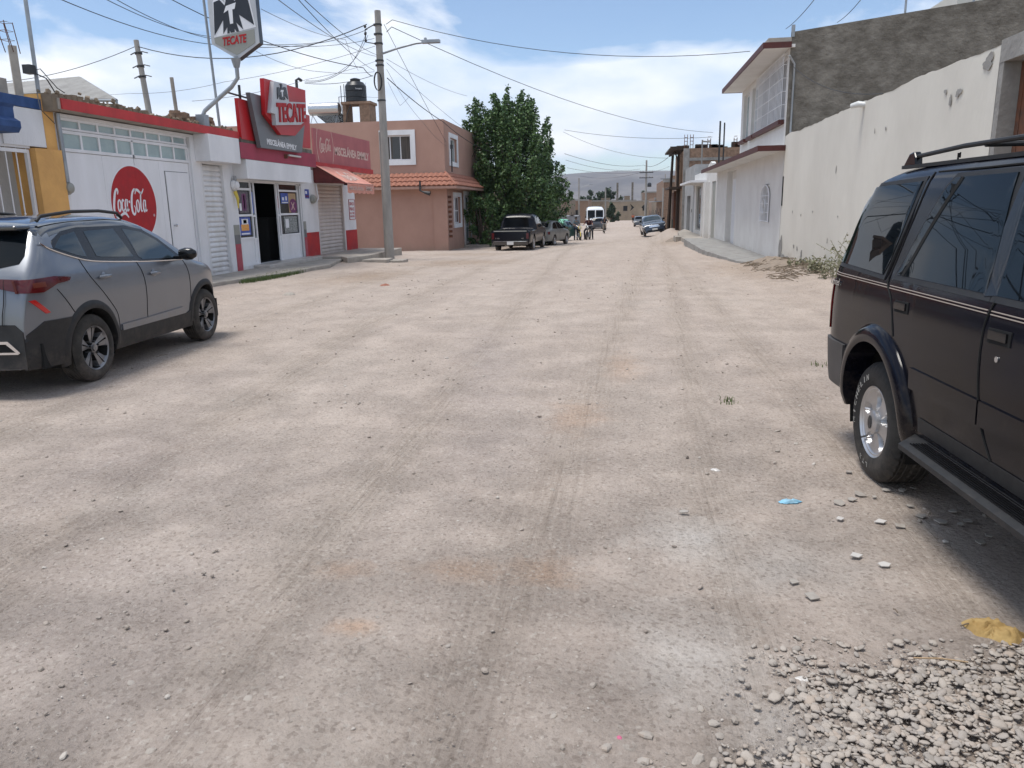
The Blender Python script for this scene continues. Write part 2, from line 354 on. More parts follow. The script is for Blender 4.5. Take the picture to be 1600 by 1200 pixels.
def script_logo(mb,fr,u0,v0,wd,ht,t=.004,off=.001,m=0,bold=1.15):
    for st in SCRIPT: ribbon(mb,[(a,b,c*bold) for a,b,c in st],fr,(wd/3.6,ht/1.35),(u0,v0+ht*.1),t,off,m)
# value noise
_P=rng.permutation(512); _V=rng.random(512)
def vn(x,y):
    x=np.asarray(x,float);y=np.asarray(y,float); xi=np.floor(x).astype(int); yi=np.floor(y).astype(int); fx=x-xi; fy=y-yi
    fx=fx*fx*(3-2*fx); fy=fy*fy*(3-2*fy)
    h=lambda a,b:_V[(_P[(a)%512]+b*37)%512]
    return (h(xi,yi)*(1-fx)+h(xi+1,yi)*fx)*(1-fy)+(h(xi,yi+1)*(1-fx)+h(xi+1,yi+1)*fx)*fy-.5
PRF=[(-50,0),(0,0),(13,0),(24,-.1),(38,-.42),(60,-.85),(85,-1.15),(120,-1.5),(154,-1.78),(200,-2.1),(300,-2.5),(9000,-3)]
def zbase(x,y):
    x=np.asarray(x,float);y=np.asarray(y,float)
    z=np.interp(y,[a for a,b in PRF],[b for a,b in PRF])
    lf=np.clip((-7.6-x)/1.6,0,1)*np.clip((33-y)/4,0,1)          # shop side stays level
    z=z*(1-lf)+lf*(-.05)
    lf=np.clip((-9.5-x)/1.6,0,1)*np.clip((34.5-y)/3,0,1); z=z*(1-lf)+lf*(-.02)
    rt=np.clip((x-2.4)/1.6,0,1)*np.clip((y-14)/5,0,1)*np.clip((60-y)/16,0,1); z=z*(1-.65*rt)+rt*.02
    z=z+.72*np.exp(-((x-3.9)/1.0)**2-((y-61)/4.0)**2)+.25*np.exp(-((x-3.6)/.9)**2-((y-54)/3)**2)
    z=z+.16*np.exp(-((x-4.3)/.7)**2)*np.clip((22.8-y)/1.5,0,1)*np.clip((y-11)/3,0,1)
    return z
def zdet(x,y):
    x=np.asarray(x,float);y=np.asarray(y,float)
    xs=x+.10*y*np.clip(1-y/30,0,1)*0
    z=.016*vn(xs*1.1+3,y*.12)+.018*vn(xs*3.2,y*.22+9)+.008*vn(x*.8+5,y*.5)+.008*vn(x*2.6,y*1.6)+.011*vn(x*5.3+y*1.7,y*5.3-x*1.7)+.006*vn(x*11-y*5,y*11+x*5)+.004*vn(x*19+y*7,y*19-x*7)+.003*vn(xs*20,y*1.1)
    return z
def zg(x,y): return float(zbase(x,y)+zdet(x,y))
# ---------------- ground ----------------
def steps(*segs):
    out=[]
    for a,b,s in segs: out+=list(np.arange(a,b-1e-6,s))
    return out
gy=steps((-14,.6,.6),(.6,8,.045),(8,14,.08),(14,34,.18),(34,70,.7),(70,130,2))+[130*1.16**i for i in range(28)]
gx=[-12-.5*1.30**i for i in range(34)][::-1]+steps((-12,-6,.12),(-6,3,.06),(3,6,.1))+[6+.4*1.30**i for i in range(34)]
GX,GY=np.meshgrid(gx,gy); GZ=zbase(GX,GY)+zdet(GX,GY)*np.clip(1.2-GY/160,0.1,1)
# tyre prints pressed into the dust
for cx,dr in ((-.55,.030),(.45,.02),(-1.9,.07),(-2.9,.08),(1.02,-.012)):
    c_=cx+dr*(GY-3)*-1; d=np.abs(GX-c_); GZ-=.010*np.exp(-(d/.12)**2)*np.clip(1-GY/40,0,1)
ny,nx=GX.shape
me=bpy.data.meshes.new('ground'); me.from_pydata(np.stack([GX,GY,GZ],-1).reshape(-1,3).tolist(),[],[(i*nx+j,i*nx+j+1,(i+1)*nx+j+1,(i+1)*nx+j) for i in range(ny-1) for j in range(nx-1)])
me.polygons.foreach_set('use_smooth',[True]*len(me.polygons))
ground=bpy.data.objects.new('ground',me); COL.objects.link(ground); tag(ground,kind='structure',label='pale unpaved dirt street with tyre tracks and loose stones')
gm=bpy.data.materials.new('dirt'); gm.use_nodes=True; t=gm.node_tree; b=t.nodes['Principled BSDF']; b.inputs['Roughness'].default_value=.97; b.inputs['Specular IOR Level'].default_value=.15
GN=t.nodes.new; GL=t.links.new
geo=GN('ShaderNodeNewGeometry')
def gnoise(sc,an=(1,1,1),det=6,rgh=.6,loc=(0,0,0),rot=0):
    m_=GN('ShaderNodeMapping'); m_.inputs['Scale'].default_value=an; m_.inputs['Location'].default_value=loc; m_.inputs['Rotation'].default_value=(0,0,rot)
    GL(geo.outputs['Position'],m_.inputs[0]); n_=GN('ShaderNodeTexNoise'); n_.inputs['Scale'].default_value=sc; n_.inputs['Detail'].default_value=det; n_.inputs['Roughness'].default_value=rgh
    GL(m_.outputs[0],n_.inputs[0]); return n_.outputs[0]
def gramp(f,p0,p1,c0=(0,0,0),c1=(1,1,1)):
    r_=GN('ShaderNodeValToRGB'); r_.color_ramp.elements[0].position=p0; r_.color_ramp.elements[1].position=p1
    r_.color_ramp.elements[0].color=(*c0,1); r_.color_ramp.elements[1].color=(*c1,1); GL(f,r_.inputs[0]); return r_.outputs[0]
def gmix(f,a,b_,typ='MIX'):
    m_=GN('ShaderNodeMix'); m_.data_type='RGBA'; m_.blend_type=typ
    if isinstance(f,float): m_.inputs[0].default_value=f
    else: GL(f,m_.inputs[0])
    for i,q in ((6,a),(7,b_)):
        if isinstance(q,tuple): m_.inputs[i].default_value=(*q,1)
        else: GL(q,m_.inputs[i])
    return m_.outputs[2]
def gmath(op,a,b_):
    m_=GN('ShaderNodeMath'); m_.operation=op
    for i,q in enumerate((a,b_)):
        if isinstance(q,(int,float)): m_.inputs[i].default_value=q
        else: GL(q,m_.inputs[i])
    return m_.outputs[0]
sxyz=GN('ShaderNodeSeparateXYZ'); GL(geo.outputs['Position'],sxyz.inputs[0]); PX,PY=sxyz.outputs[0],sxyz.outputs[1]
wob=gmath('SUBTRACT',gnoise(.7,det=3),.5); rag=gmath('SUBTRACT',gnoise(4,det=9,rgh=.75),.5)
def spot(x,y,rx,ry,sl=0,soft=.9):     # ragged dust patch lying at a place in the street
    dx=gmath('DIVIDE',gmath('SUBTRACT',gmath('SUBTRACT',PX,x),gmath('MULTIPLY',gmath('SUBTRACT',PY,y),sl)),rx); dy=gmath('DIVIDE',gmath('SUBTRACT',PY,y),ry)
    d=gmath('SQRT',gmath('ADD',gmath('MULTIPLY',dx,dx),gmath('MULTIPLY',dy,dy)),0); d=gmath('ADD',d,gmath('MULTIPLY',rag,2.2)); d=gmath('ADD',d,gmath('MULTIPLY',wob,.8))
    return gmath('MULTIPLY',gmath('SUBTRACT',1.0,gmath('MINIMUM',gmath('MAXIMUM',d,0.0),1.0)),soft)
def mx_(fs):
    o=fs[0]
    for f in fs[1:]: o=gmath('MAXIMUM',o,f)
    return o
def band(x0,sl,w,cv=0):
    c_=gmath('ADD',gmath('MULTIPLY',PY,sl),x0)
    if cv: c_=gmath('ADD',c_,gmath('MULTIPLY',gmath('MULTIPLY',PY,PY),cv))
    d=gmath('ABSOLUTE',gmath('ADD',gmath('SUBTRACT',PX,c_),gmath('MULTIPLY',wob,.25)),0)
    return gmath('SUBTRACT',1.0,gmath('MINIMUM',gmath('DIVIDE',d,w),1.0))
base=gramp(gnoise(.45,(1.6,.5,1),det=9,rgh=.65),.33,.67,(.475,.396,.338),(.52,.443,.38))
base=gmix(gramp(gnoise(.35,(1.8,.3,1),7,loc=(7,3,0),rot=-.08),.44,.66,c1=(.5,.5,.5)),base,(.455,.38,.325))
tracks=mx_([band(-.62,.055,.34),band(.36,.045,.22),band(-2.4,-.16,.42,.004),band(-3.9,-.20,.40,.005),band(-1.35,-.03,.30),band(1.45,.01,.3)])
lines=gnoise(1.0,(34,.9,1),5,.65,rot=-.05)
base=gmix(gmath('MULTIPLY',tracks,.30),base,(.42,.35,.285))
base=gmix(gmath('MULTIPLY',gmath('MULTIPLY',tracks,gramp(lines,.46,.60)),.42),base,(.30,.245,.20))
base=gmix(gramp(gnoise(1.1,(2.4,.30,1),8,.7,rot=-.10),.46,.70,c1=(.34,.34,.34)),base,(.37,.31,.275))
base=gmix(mx_([spot(-2.2,2.6,1.0,1.3,-.3,.38),spot(-3.2,4.6,1.3,1.6,-.6,.38),spot(-1.4,8,.5,3.5,-.15,.5),spot(-.9,5.4,.6,1.2,0,.35),spot(-4.8,7.0,1.5,1.2,0,.4)]),base,(.38,.325,.30))
base=gmix(mx_([spot(.38,3.75,.42,.42,0,.95),spot(.28,2.62,.38,.48,0,.85),spot(.55,2.2,.35,.4,0,.7),spot(.75,3.45,.5,.4,0,.55)]),base,(.62,.565,.51))
base=gmix(mx_([spot(-.32,3.3,.22,.22,0,.5),spot(-.75,3.25,.30,.16,0,.4),spot(-1.05,2.7,.13,.09,0,.55),spot(-1.3,3.2,.2,.12,0,.45),spot(-.35,6.0,.3,.7,0,.35),spot(.05,8,.25,1.1,0,.3)]),base,(.56,.36,.235))
base=gmix(mx_([spot(-6.6,19.5,1.6,3.2,0,.8),spot(-5.2,25.5,2.6,3.0,0,.85),spot(-6.5,33,2.5,2.5,0,.7),spot(3.2,21,1.0,5,0,.7),spot(3.0,45,1.0,10,0,.7)]),base,(.36,.275,.205))
base=gmix(gramp(gnoise(.9,(1,.7,1),6,loc=(31,12,0)),.60,.72,c1=(.3,.3,.3)),base,(.56,.50,.44))
vor=GN('ShaderNodeTexVoronoi'); vor.inputs['Scale'].default_value=70; GL(geo.outputs['Position'],vor.inputs['Vector'])
sepc=GN('ShaderNodeSeparateColor'); GL(vor.outputs['Color'],sepc.inputs[0])
base=gmix(gramp(sepc.outputs[0],.72,.98,c1=(.52,.52,.52)),base,(.25,.205,.17))
base=gmix(gramp(sepc.outputs[1],.90,.99,c1=(.5,.5,.5)),base,(.62,.56,.49))
base=gmix(gramp(gnoise(34,det=7,rgh=.85),.50,.68,c1=(.50,.50,.50)),base,gmix(1.0,base,(.55,.51,.48),'MULTIPLY'))
base=gmix(gramp(gnoise(9,det=10,rgh=.88),.50,.62,c1=(.34,.34,.34)),base,gmix(1.0,base,(.62,.58,.55),'MULTIPLY'))
base=gmix(gramp(gnoise(2.6,(1.3,.32,1),10,.8,loc=(5,1,0),rot=-.06),.48,.68,c1=(.30,.30,.30)),base,gmix(1.0,base,(.70,.67,.65),'MULTIPLY'))
GL(base,b.inputs['Base Color'])
vor2=GN('ShaderNodeTexVoronoi'); vor2.inputs['Scale'].default_value=38; GL(geo.outputs['Position'],vor2.inputs['Vector'])
vor3=GN('ShaderNodeTexVoronoi'); vor3.inputs['Scale'].default_value=95; GL(geo.outputs['Position'],vor3.inputs['Vector'])
rough_=gramp(gnoise(1.6,det=5,loc=(2,9,0)),.38,.62,(.45,.45,.45),(1,1,1))
h=gmath('MULTIPLY',gnoise(11,det=10,rgh=.82),.034)
h=gmath('ADD',h,gmath('MULTIPLY',vor2.outputs['Distance'],-.012))
h=gmath('ADD',h,gmath('MULTIPLY',vor3.outputs['Distance'],-.006))
h=gmath('MULTIPLY',h,rough_)
h=gmath('ADD',h,gmath('MULTIPLY',gmath('MULTIPLY',tracks,lines),.022))
bn=GN('ShaderNodeBump'); bn.inputs['Strength'].default_value=1; bn.inputs['Distance'].default_value=1; GL(h,bn.inputs['Height']); GL(bn.outputs[0],b.inputs['Normal'])
me.materials.append(gm); M['dirt']=gm
# ---------------- sidewalks ----------------
def slab(name,top,z,h,matn,kind='structure',label=None,jit=.03):
    P=[]
    for i in range(len(top)):
        a=Vector(top[i]);b_=Vector(top[(i+1)%len(top)]); n=max(1,int((b_-a).length/.45))
        for k in range(n):
            p=a.lerp(b_,k/n); P.append((p.x+random.uniform(-jit,jit)*(k>0),p.y+random.uniform(-jit,jit)*(k>0)))
    mb=MB(); mb.plate(P,(Vector((0,0,z-h)),Vector((1,0,0)),Vector((0,1,0)),Vector((0,0,1))),h,0)
    o=mb.build(name,matn); bevel(o,.02,2); return tag(o,kind=kind,label=label)
slab('sidewalk',[(-10.6,16.2),(-9.4,16.9),(-8.95,19.5),(-8.75,22.6),(-9.3,25.2),(-10.6,25.2)],.045,.25,'concrete',label='low concrete pavement in front of the shop door')
slab('sidewalk',[(-10.6,25.22),(-9.32,25.22),(-8.9,24.6),(-8.55,26.0),(-8.75,30.6),(-10.6,30.6)],.12,.35,'concrete',label='raised concrete pavement in front of the second shutter')
o=slab('door_step',[(-10.55,21.2),(-10.0,21.2),(-10.0,25.3),(-10.55,25.3)],.14,.2,'tile_step',kind=None,jit=0); tag(o,'pale tiled step in front of the shop door','step')
slab('pavement',[(4.6,23.4),(4.05,21.9),(3.35,23.2),(2.95,29),(3.05,38.6),(4.6,38.6)],.02,.5,'concrete_grey',label='grey concrete platform in front of the white house')
slab('pavement',[(4.6,38.62),(3.25,38.9),(3.3,45),(3.7,52),(4.6,57.5)],-.10,.6,'concrete',label='broken pale pavement before the grey house')
for (x,y,sx,sy,z,l) in ((-8.2,25.7,.42,.5,0.0,'thick broken concrete chunk at the foot of the street pole'),(-7.65,26.1,.30,.45,-.06,'small low concrete chunk right of the street pole'),(3.3,44.6,.3,.9,-.1,'broken concrete kerb piece before the cream house')):
    o=slab('concrete_chunk',[(x-sx,y-sy),(x+sx,y-sy*.8),(x+sx*.9,y+sy),(x-sx,y+sy*.9)],z,.3,'concrete',kind=None); tag(o,l,'concrete chunk')
# ---------------- hills ----------------
mb=MB(); rows=[]
hx=np.linspace(-2600,2600,150)
for j,(yy,f) in enumerate(((2050,0),(2250,.25),(2450,.62),(2700,.93),(2850,1.0),(3300,.6),(4200,0))):
    row=[]
    for x in hx:
        crest=118+14*vn(x*.0016,3.1)*2+9*vn(x*.006,7)-46*np.clip((-130-x)/620,0,1)
        row.append((x,yy+60*vn(x*.004,j),-3+f*crest+ (12*vn(x*.012,j*3.3)+7*vn(x*.03,j*5.1) if 0<f<1 else 0)-(3 if f==0 else 0)))
    rows.append(row)
mb.grid(rows); hl=mb.build('hills','hill',smooth=60); tag(hl,kind='structure',label='long hazy blue ridge beyond the town')
XL=-10.5
def window(parent,fr,u0,u1,v0,v1,fw=.05,depth=.05,pane='window_dark',frame='white_metal',mull=(),name='window',curtain=None,trans=()):
    o,u,v,n=fr; mb=MB()
    def bar(a,b_,c,d,t=.03): mb.plate([(a,c),(b_,c),(b_,d),(a,d)],fr,t,0,-depth)
    bar(u0,u1,v0,v0+fw); bar(u0,u1,v1-fw,v1); bar(u0,u0+fw,v0+fw,v1-fw); bar(u1-fw,u1,v0+fw,v1-fw)
    for q in mull: bar(q-fw*.4,q+fw*.4,v0+fw,v1-fw)
    for q in trans: bar(u0+fw,u1-fw,q-fw*.4,q+fw*.4,.026)
    f=mb.build(name,frame,parent)
    pm=MB().plate([(u0+fw,v0+fw),(u1-fw,v0+fw),(u1-fw,v1-fw),(u0+fw,v1-fw)],fr,.006,0,-depth+.008); pm.build('pane',pane,f)
    if curtain: MB().plate([(u0+fw,v0+fw),(u0+fw+(u1-u0)*curtain,v0+fw),(u0+fw+(u1-u0)*curtain,v1-fw),(u0+fw,v1-fw)],fr,.004,0,-depth+.016).build('curtain','curtain',f)
    return f
def rwall(mb,fr,u0,u1,v0,v1,holes,t=.2,m=0):      # wall slab with rectangular openings, front at frame plane
    us=sorted({u0,u1,*[h[0] for h in holes],*[h[1] for h in holes]}); 
    for a,b_ in zip(us,us[1:]):
        mid=(a+b_)/2; hs=sorted([(h[2],h[3]) for h in holes if h[0]<mid<h[1]]); z=v0
        for c,d in hs+[(v1,v1)]:
            if c>z+1e-4: mb.plate([(a,z),(b_,z),(b_,c),(a,c)],fr,t,m,-t)
            z=max(z,d)
def shutter(parent,fr,u0,u1,v0,v1,matn,depth=.10,pitch=.13):
    o,u,v,n=fr; P=[];z=v0+.05
    while z<v1:
        for dz,dn in ((0,-.012),(pitch*.04,.016),(pitch*.25,.030),(pitch*.55,.026),(pitch*.85,.004),(pitch*.97,-.010)):
            if z+dz<v1: P.append([o+u*uu+v*(z+dz)+n*(dn-depth) for uu in (u0,(u0+u1)/2,u1)])
        z+=pitch
    s=MB().grid([list(r_) for r_ in P]).build('shutter',matn,parent)
    mb=MB()
    for a in (u0-.07,u1): mb.plate([(a,v0),(a+.07,v0),(a+.07,v1),(a,v1)],fr,.09,0,-.085)
    mb.plate([(u0,v0),(u1,v0),(u1,v0+.05),(u0,v0+.05)],fr,.04,0,-depth); mb.build('guide_rail',matn,s)
    return s
def pipe_meter(root,Y,z,pz,r=.13,name='electric_meter',loop=True,matn='meter_grey'):
    mt=MB(); Mx=Matrix.Translation((XL+.02,Y,z))@Matrix.Rotation(R(90),4,'Y')
    mt.lathe([(r,0),(r,.06),(r*.92,.08),(r*.78,.085),(r*.72,.13),(r*.4,.155),(.001,.16)],20,Mx)
    o=mt.build(name,matn,root,smooth=40)
    if pz: MB().tube([(XL+.09,Y-.01,z+r*.8),(XL+.09,Y-.03,pz)],.045).build('conduit','galv',root,smooth=50)
    return o
# ======== yellow house at the far left ========
ry=empty('yellow_house',(XL,12,0),0,'yellow and blue house front with white barred gate, left edge','house')
ry_=lambda mb,n,m,**k:(lambda o:(setattr(o,'parent',ry),setattr(o,'location',(-XL,-12,0)),o)[2])(mb.build(n,m,None,**k))
fr=FX(XL)
mb=MB(); mb.box(XL-.35,XL+.12,13.02,13.70,-.2,2.83); mb.box(XL-.35,XL+.05,13.42,13.70,2.83,3.80); ry_(mb,'pillar','yellow_paint')
mb=MB(); mb.box(XL-.3,XL+.02,5.0,13.02,2.82,3.2); mb.box(XL-.3,XL+.05,12.4,13.41,2.86,3.51);ry_(mb,'upper_wall','white_plaster')
mb=MB(); P=[(0,3.02),(.40,3.02),(.46,3.10),(.46,3.20),(.36,3.26),(.36,3.42),(.40,3.48),(0,3.48)]
mb.plate(P,(Vector((XL,12.35,0)),Vector((1,0,0)),Vector((0,0,1)),Vector((0,-1,0))),7.7,0); mb.box(XL-.05,XL+.06,4.7,13.41,3.52,3.70); ry_(mb,'cornice','blue_paint')
mb=MB(); mb.box(XL-.4,XL-.3,5,13.1,3.72,4.02); mb.box(XL-4,XL-.3,5,13.7,3.6,3.72); ry_(mb,'roof_slab','concrete')
mb=MB(); mb.box(XL-2.2,XL-2.1,5,13.2,-.1,3.1); ry_(mb,'porch_wall','cream_wall')
mb=MB()
for i in range(34):
    y=12.96-.245*i; mb.tube([(XL-.02,y,.12),(XL-.02,y,3.02)],.011,6); mb.tube([(XL-.02,y,1.62),(XL-.02,y,1.66),(XL-.02,y,1.70)],[.012,.028,.012],8)
mb.box(XL-.045,XL+.01,4.8,13.0,2.74,2.80); mb.box(XL-.045,XL+.01,4.8,13.0,.10,.16); mb.box(XL-.05,XL+.01,12.94,13.0,-.05,2.74); mb.box(XL-.05,XL+.01,10.4,10.46,-.05,2.8)
ry_(mb,'barred_gate','white_metal')
# ======== garage building with painted disc ========
g=empty('garage_building',(0,0,0),0,'white garage building with red roof edge and painted red drink disc','building')
YA,YB=13.70,18.62
mb=MB(); rwall(mb,fr,YA,20.25,-.2,3.52,[(13.93,18.42,0.0,3.46),(18.82,19.98,0.05,2.86)],.2)
mb.box(XL-7,XL-.2,YA,YA+.2,-.2,3.52); mb.box(XL-7,XL-.2,20.05,20.25,-.2,3.52); mb.build('wall','white_plaster',g)
mb=MB(); mb.box(XL-7,XL+.29,YA-.15,20.5,3.545,3.74); mb.build('roof_slab','concrete',g)
mb=MB(); mb.box(XL+.292,XL+.32,13.62,20.5,3.55,3.74); mb.build('roof_edge','red_paint',g)
mb=MB()
for i in range(70):
    y=13.6+i*.1; h=.05+.07*random.random()*abs(math.sin(i*.9))+(.07 if i<30 else .0)
    mb.box(XL-.45-random.random()*.1,XL+.0+random.random()*.16,y,y+.12,3.742,3.742+h*.8,0,Matrix.Translation((0,0,0)))
    for _ in range(3): q_=random.uniform(.015,.045); mb.box(-q_,q_,-q_,q_,-q_*.7,q_*.7,0,Matrix.Translation((XL-.3+random.random()*.45,y+random.random()*.1,3.76+h*random.random()))@Matrix.Rotation(random.random()*3,4,(random.random(),random.random(),.5)))
mb.box(XL-.5,XL+.27,13.45,13.62,3.5,3.80); o=mb.build('parapet_rubble','adobe',g)
mb=MB()
for i in range(26):
    y=18.0+random.random()*1.9; z=3.76+random.random()*.22; mb.box(-.12,.12,-.06,.06,0,.11,0,Matrix.Translation((XL-.1-random.random()*.25,y,z))@Matrix.Rotation(random.random()*3,4,'Z')@Matrix.Rotation(random.uniform(-.3,.3),4,'X'))
mb.build('brick_stack','brick',g)
# door leafs
door=MB()
door.plate([(13.98,0.02),(16.17,.02),(16.17,2.83),(13.98,2.83)],fr,.03,0,-.10)
door.plate([(16.19,0.02),(18.36,.02),(18.36,2.83),(16.19,2.83)],fr,.03,0,-.10)
for a,z_ in ((13.93,0),(16.145,2.84),(18.37,0)): door.plate([(a,z_),(a+.05,z_),(a+.05,3.2),(a,3.2)],fr,.05,0,-.10)
for a,b_ in ((2.84,2.90),(3.17,3.23),(3.24,3.28),(3.41,3.46)): door.plate([(13.98,a),(18.37,a),(18.37,b_),(13.98,b_)],fr,.05,0,-.10)
for i in range(9):
    u_=13.98+i*(4.33/8); 
    for a,b_ in ((2.90,3.17),(3.28,3.41)): door.plate([(u_-.02,a),(u_+.035,a),(u_+.035,b_),(u_-.02,b_)],fr,.045,0,-.098)
for u_ in (15.1,17.1): door.plate([(u_,.05),(u_+.012,.05),(u_+.012,2.83),(u_,2.83)],fr,.006,0,-.072)
gd=door.build('garage_door','white_metal',g)
mb=MB()
for a,b_ in ((2.9,3.17),(3.28,3.41)): mb.plate([(13.98,a),(18.37,a),(18.37,b_),(13.98,b_)],fr,.005,0,-.082)
mb.build('transom_glass','frosted',gd)
mb=MB(); fd=FX(XL-.068); mb.plate([(17.32,.62),(18.28,.62),(18.28,2.60),(17.32,2.60)],fd,.02); o=mb.build('wicket_door','white_metal',gd); bevel(o,.004,1)
mb=MB(); 
for a in ((17.30,17.315,.6,2.61),(18.285,18.295,.6,2.61)): mb.plate([(a[0],a[2]),(a[1],a[2]),(a[1],a[3]),(a[0],a[3])],fd,.003,0,-.001)
mb.plate([(17.3,2.602),(18.3,2.602),(18.3,2.612),(17.3,2.612)],fd,.003,0,-.001); mb.build('door_gap','seam',gd)
MB().lathe([(.02,0),(.02,.03),(.035,.05),(.03,.075),(.001,.085)],12,Matrix.Translation((XL-.048,17.44,1.36))@Matrix.Rotation(R(90),4,'Y')).build('door_knob','steel',gd,smooth=50)
cy,cz,rr=16.02,1.86,.80
mb=MB(); P=[(cy+rr*math.cos(2*math.pi*i/64),cz+rr*math.sin(2*math.pi*i/64)) for i in range(64)]
P2=[(cy+(rr+.035)*math.cos(2*math.pi*i/64),cz+(rr+.035)*math.sin(2*math.pi*i/64)) for i in range(64)]
mb.plate(P2,fd,.002,1,0.001); mb.plate(P,fd,.003,0,.002)
mb.plate([(16.165,cz-rr*.97),(16.185,cz-rr*.97),(16.185,cz+rr*.97),(16.165,cz+rr*.97)],fd,.001,2,.0055)
script_logo(mb,fd,15.24,1.56,1.22,.60,.002,.006,1); text(mb,'®',fd,16.66,1.58,.06,.06,.002,.006,1)
mb.build('painted_disc',['coke_red','sign_white','coke_red'],gd)
shutter(g,fr,18.89,19.91,.05,2.86,'shutter_white')
o=MB().box(XL,XL+.4,18.62,20.20,2.90,3.545).build('awning_box','white_plaster',g); bevel(o,.008,2)
pipe_meter(g,13.78,2.15,3.5)
MB().tube([(XL-.35,13.42,3.75),(XL-.35,13.42,4.62)],.09,4).build('column_stub','concrete',g)
mb=MB()
for dx,dy in ((-.08,-.08),(.08,-.08),(-.08,.08),(.08,.08)): mb.tube([(XL-.35+dx,13.42+dy,4.5),(XL-.35+dx*1.1,13.42+dy*1.3-.12,5.0)],.008,5)
for z in (4.7,4.85,4.99): mb.tube([(XL-.43,13.25,z),(XL-.27,13.25,z),(XL-.27,13.41,z),(XL-.43,13.41,z),(XL-.43,13.25,z)],.005,4)
mb.build('rebar','rust_metal',g)
MB().tube([(XL-.15,13.66,3.7),(XL-.15,13.68,5.9),(XL-.17,13.6,6.3)],.035).build('service_mast','galv',g,smooth=50)
MB().box(XL-.2,XL-.05,13.40,13.56,4.15,4.3).build('junction_box','dark_metal',g)
mb=MB(); mb.tube([(XL-.12,13.5,4.2),(XL+.02,13.7,4.1),(XL+.06,13.95,3.72)],.012,5); mb.tube([(XL-.12,13.5,4.2),(XL,13.6,4.25),(XL+.1,13.85,3.95),(XL+.05,14.1,3.9)],.009,5); mb.tube([(XL+.02,13.4,3.8),(XL+.2,13.2,3.5),(XL+.12,13.62,3.3)],.008,5); mb.build('loose_wires','cable',g)
# metal solar frame on its roof
sp=empty('roof_panel',(-12.4,17,3.8),0,'tilted grey panel propped on the roof behind the red roof edge','roof panel')
ob=Vector((-12.4,17,3.8)); Q=[at(125,122,18.2)-ob,at(182,157,16.2)-ob,at(-60,156,16.2)-ob,at(-60,139,18.2)-ob]
nv_=(Q[1]-Q[0]).cross(Q[3]-Q[0]).normalized()*.04
MB().add(Q+[q-nv_ for q in Q],[(0,1,2,3),(7,6,5,4),(0,4,5,1),(1,5,6,2),(2,6,7,3),(3,7,4,0)]).build('sheet','concrete_grey',sp)
mb=MB()
for i in range(4): mb.tube([Q[i],Q[(i+1)%4]],.035,6)
mb.build('frame','galv',sp)
mb=MB()
for q in Q[:2]+[Q[2]]: mb.tube([q,Vector((q.x,q.y,-.1))],.025,6)
mb.build('support','galv',sp)
# ======== shop building ========
s=empty('corner_shop',(0,0,0),0,'white and red corner shop with open dark doorway and roller shutter','shop')
mb=MB(); rwall(mb,fr,20.25,30.31,-.2,3.0,[(20.55,25.02,0.14,2.5),(26.40,28.98,0.12,2.56)],.22)
mb.box(XL-6,XL-.22,30.09,30.31,-.2,3.6); mb.box(XL-6,XL-.22,20.27,20.45,-.2,3.0)
mb.build('wall','white_plaster',s)
mb=MB()
for a,b_ in ((20.27,20.54),(25.03,25.2)):
    pass
mb.plate([(25.22,-.15),(26.32,-.15),(26.32,.92),(25.22,.92)],fr,.012,0,0.001); mb.build('painted_base','red_plaster',s); mb=MB(); mb.plate([(29.06,-.15),(30.325,-.15),(30.325,.88),(29.06,.88)],fr,.012,0,.001)
mb.box(XL-.22,XL+.013,30.311,30.325,-.15,.88); mb.build('painted_base','red_plaster',s)
mb=MB()
for (a,b_) in ((20.23,20.54),(25.03,25.215)):
    mb=MB()
    mb.plate([(a,-.15),(b_,-.15),(b_,.78),(a,.78)],fr,.014,0,.001); mb.plate([(a,.78),(b_,.78),(b_,1.03),(a,1.03)],fr,.014,1,.001); mb.plate([(a,1.03),(b_,1.03),(b_,1.30),(a,1.30)],fr,.014,2,.001)
    mb.build('painted_band',['pink_red_plaster','grey_stripe' if 0 else 'sign_grey','meter_grey'],s)
# entrance frames
e=MB()
def ebar(a,b_,c,d,dep=.06,t=.05): e.plate([(a,c),(b_,c),(b_,d),(a,d)],fr,t,0,-dep)
for u_ in (20.55,21.42,21.62,23.12,23.28,24.72,24.92): ebar(u_,u_+.06,.14,2.5)
for a,b_ in ((20.61,21.42),(23.34,24.72)):
    for z in (.88,1.52,2.24): ebar(a,b_,z,z+.06)
    ebar(a,b_,.14,.20); ebar(a,b_,.2,.88,.05,.02)
for a,b_ in ((21.48,21.62),(23.18,23.28)):
    for z in (.14,.85,1.5): ebar(a,b_,z,z+.05,.055)
    ebar(a,b_,.19,.85,.05,.02)
ebar(20.55,24.98,2.46,2.52)
ef=e.build('entrance_frame','white_metal',s)
mb=MB()
for a,b_ in ((20.61,21.42),(21.48,21.62),(23.34,24.72)): 
    for c,d in ((.94,1.52),(1.58,2.24),(2.30,2.46)): MB().plate([(a,c),(b_,c),(b_,d),(a,d)],fr,.004,0,-.05).build('shop_glass','window_dark',ef)
def poster(u0,u1,v0,v1,m1,m2=None,nm='poster',dn=-.04,extra=None):
    mb=MB().plate([(u0,v0),(u1,v0),(u1,v1),(u0,v1)],fr,.003,0,dn)
    if m2: 
        for q in m2: mb.plate([(u0+(u1-u0)*q[0],v0+(v1-v0)*q[2]),(u0+(u1-u0)*q[1],v0+(v1-v0)*q[2]),(u0+(u1-u0)*q[1],v0+(v1-v0)*q[3]),(u0+(u1-u0)*q[0],v0+(v1-v0)*q[3])],fr,.002,q[4],dn+.0032)
    return mb.build(nm,[m1,'poster_orange','sign_white','poster_purple','poster_dark','yellow_plastic'],s)
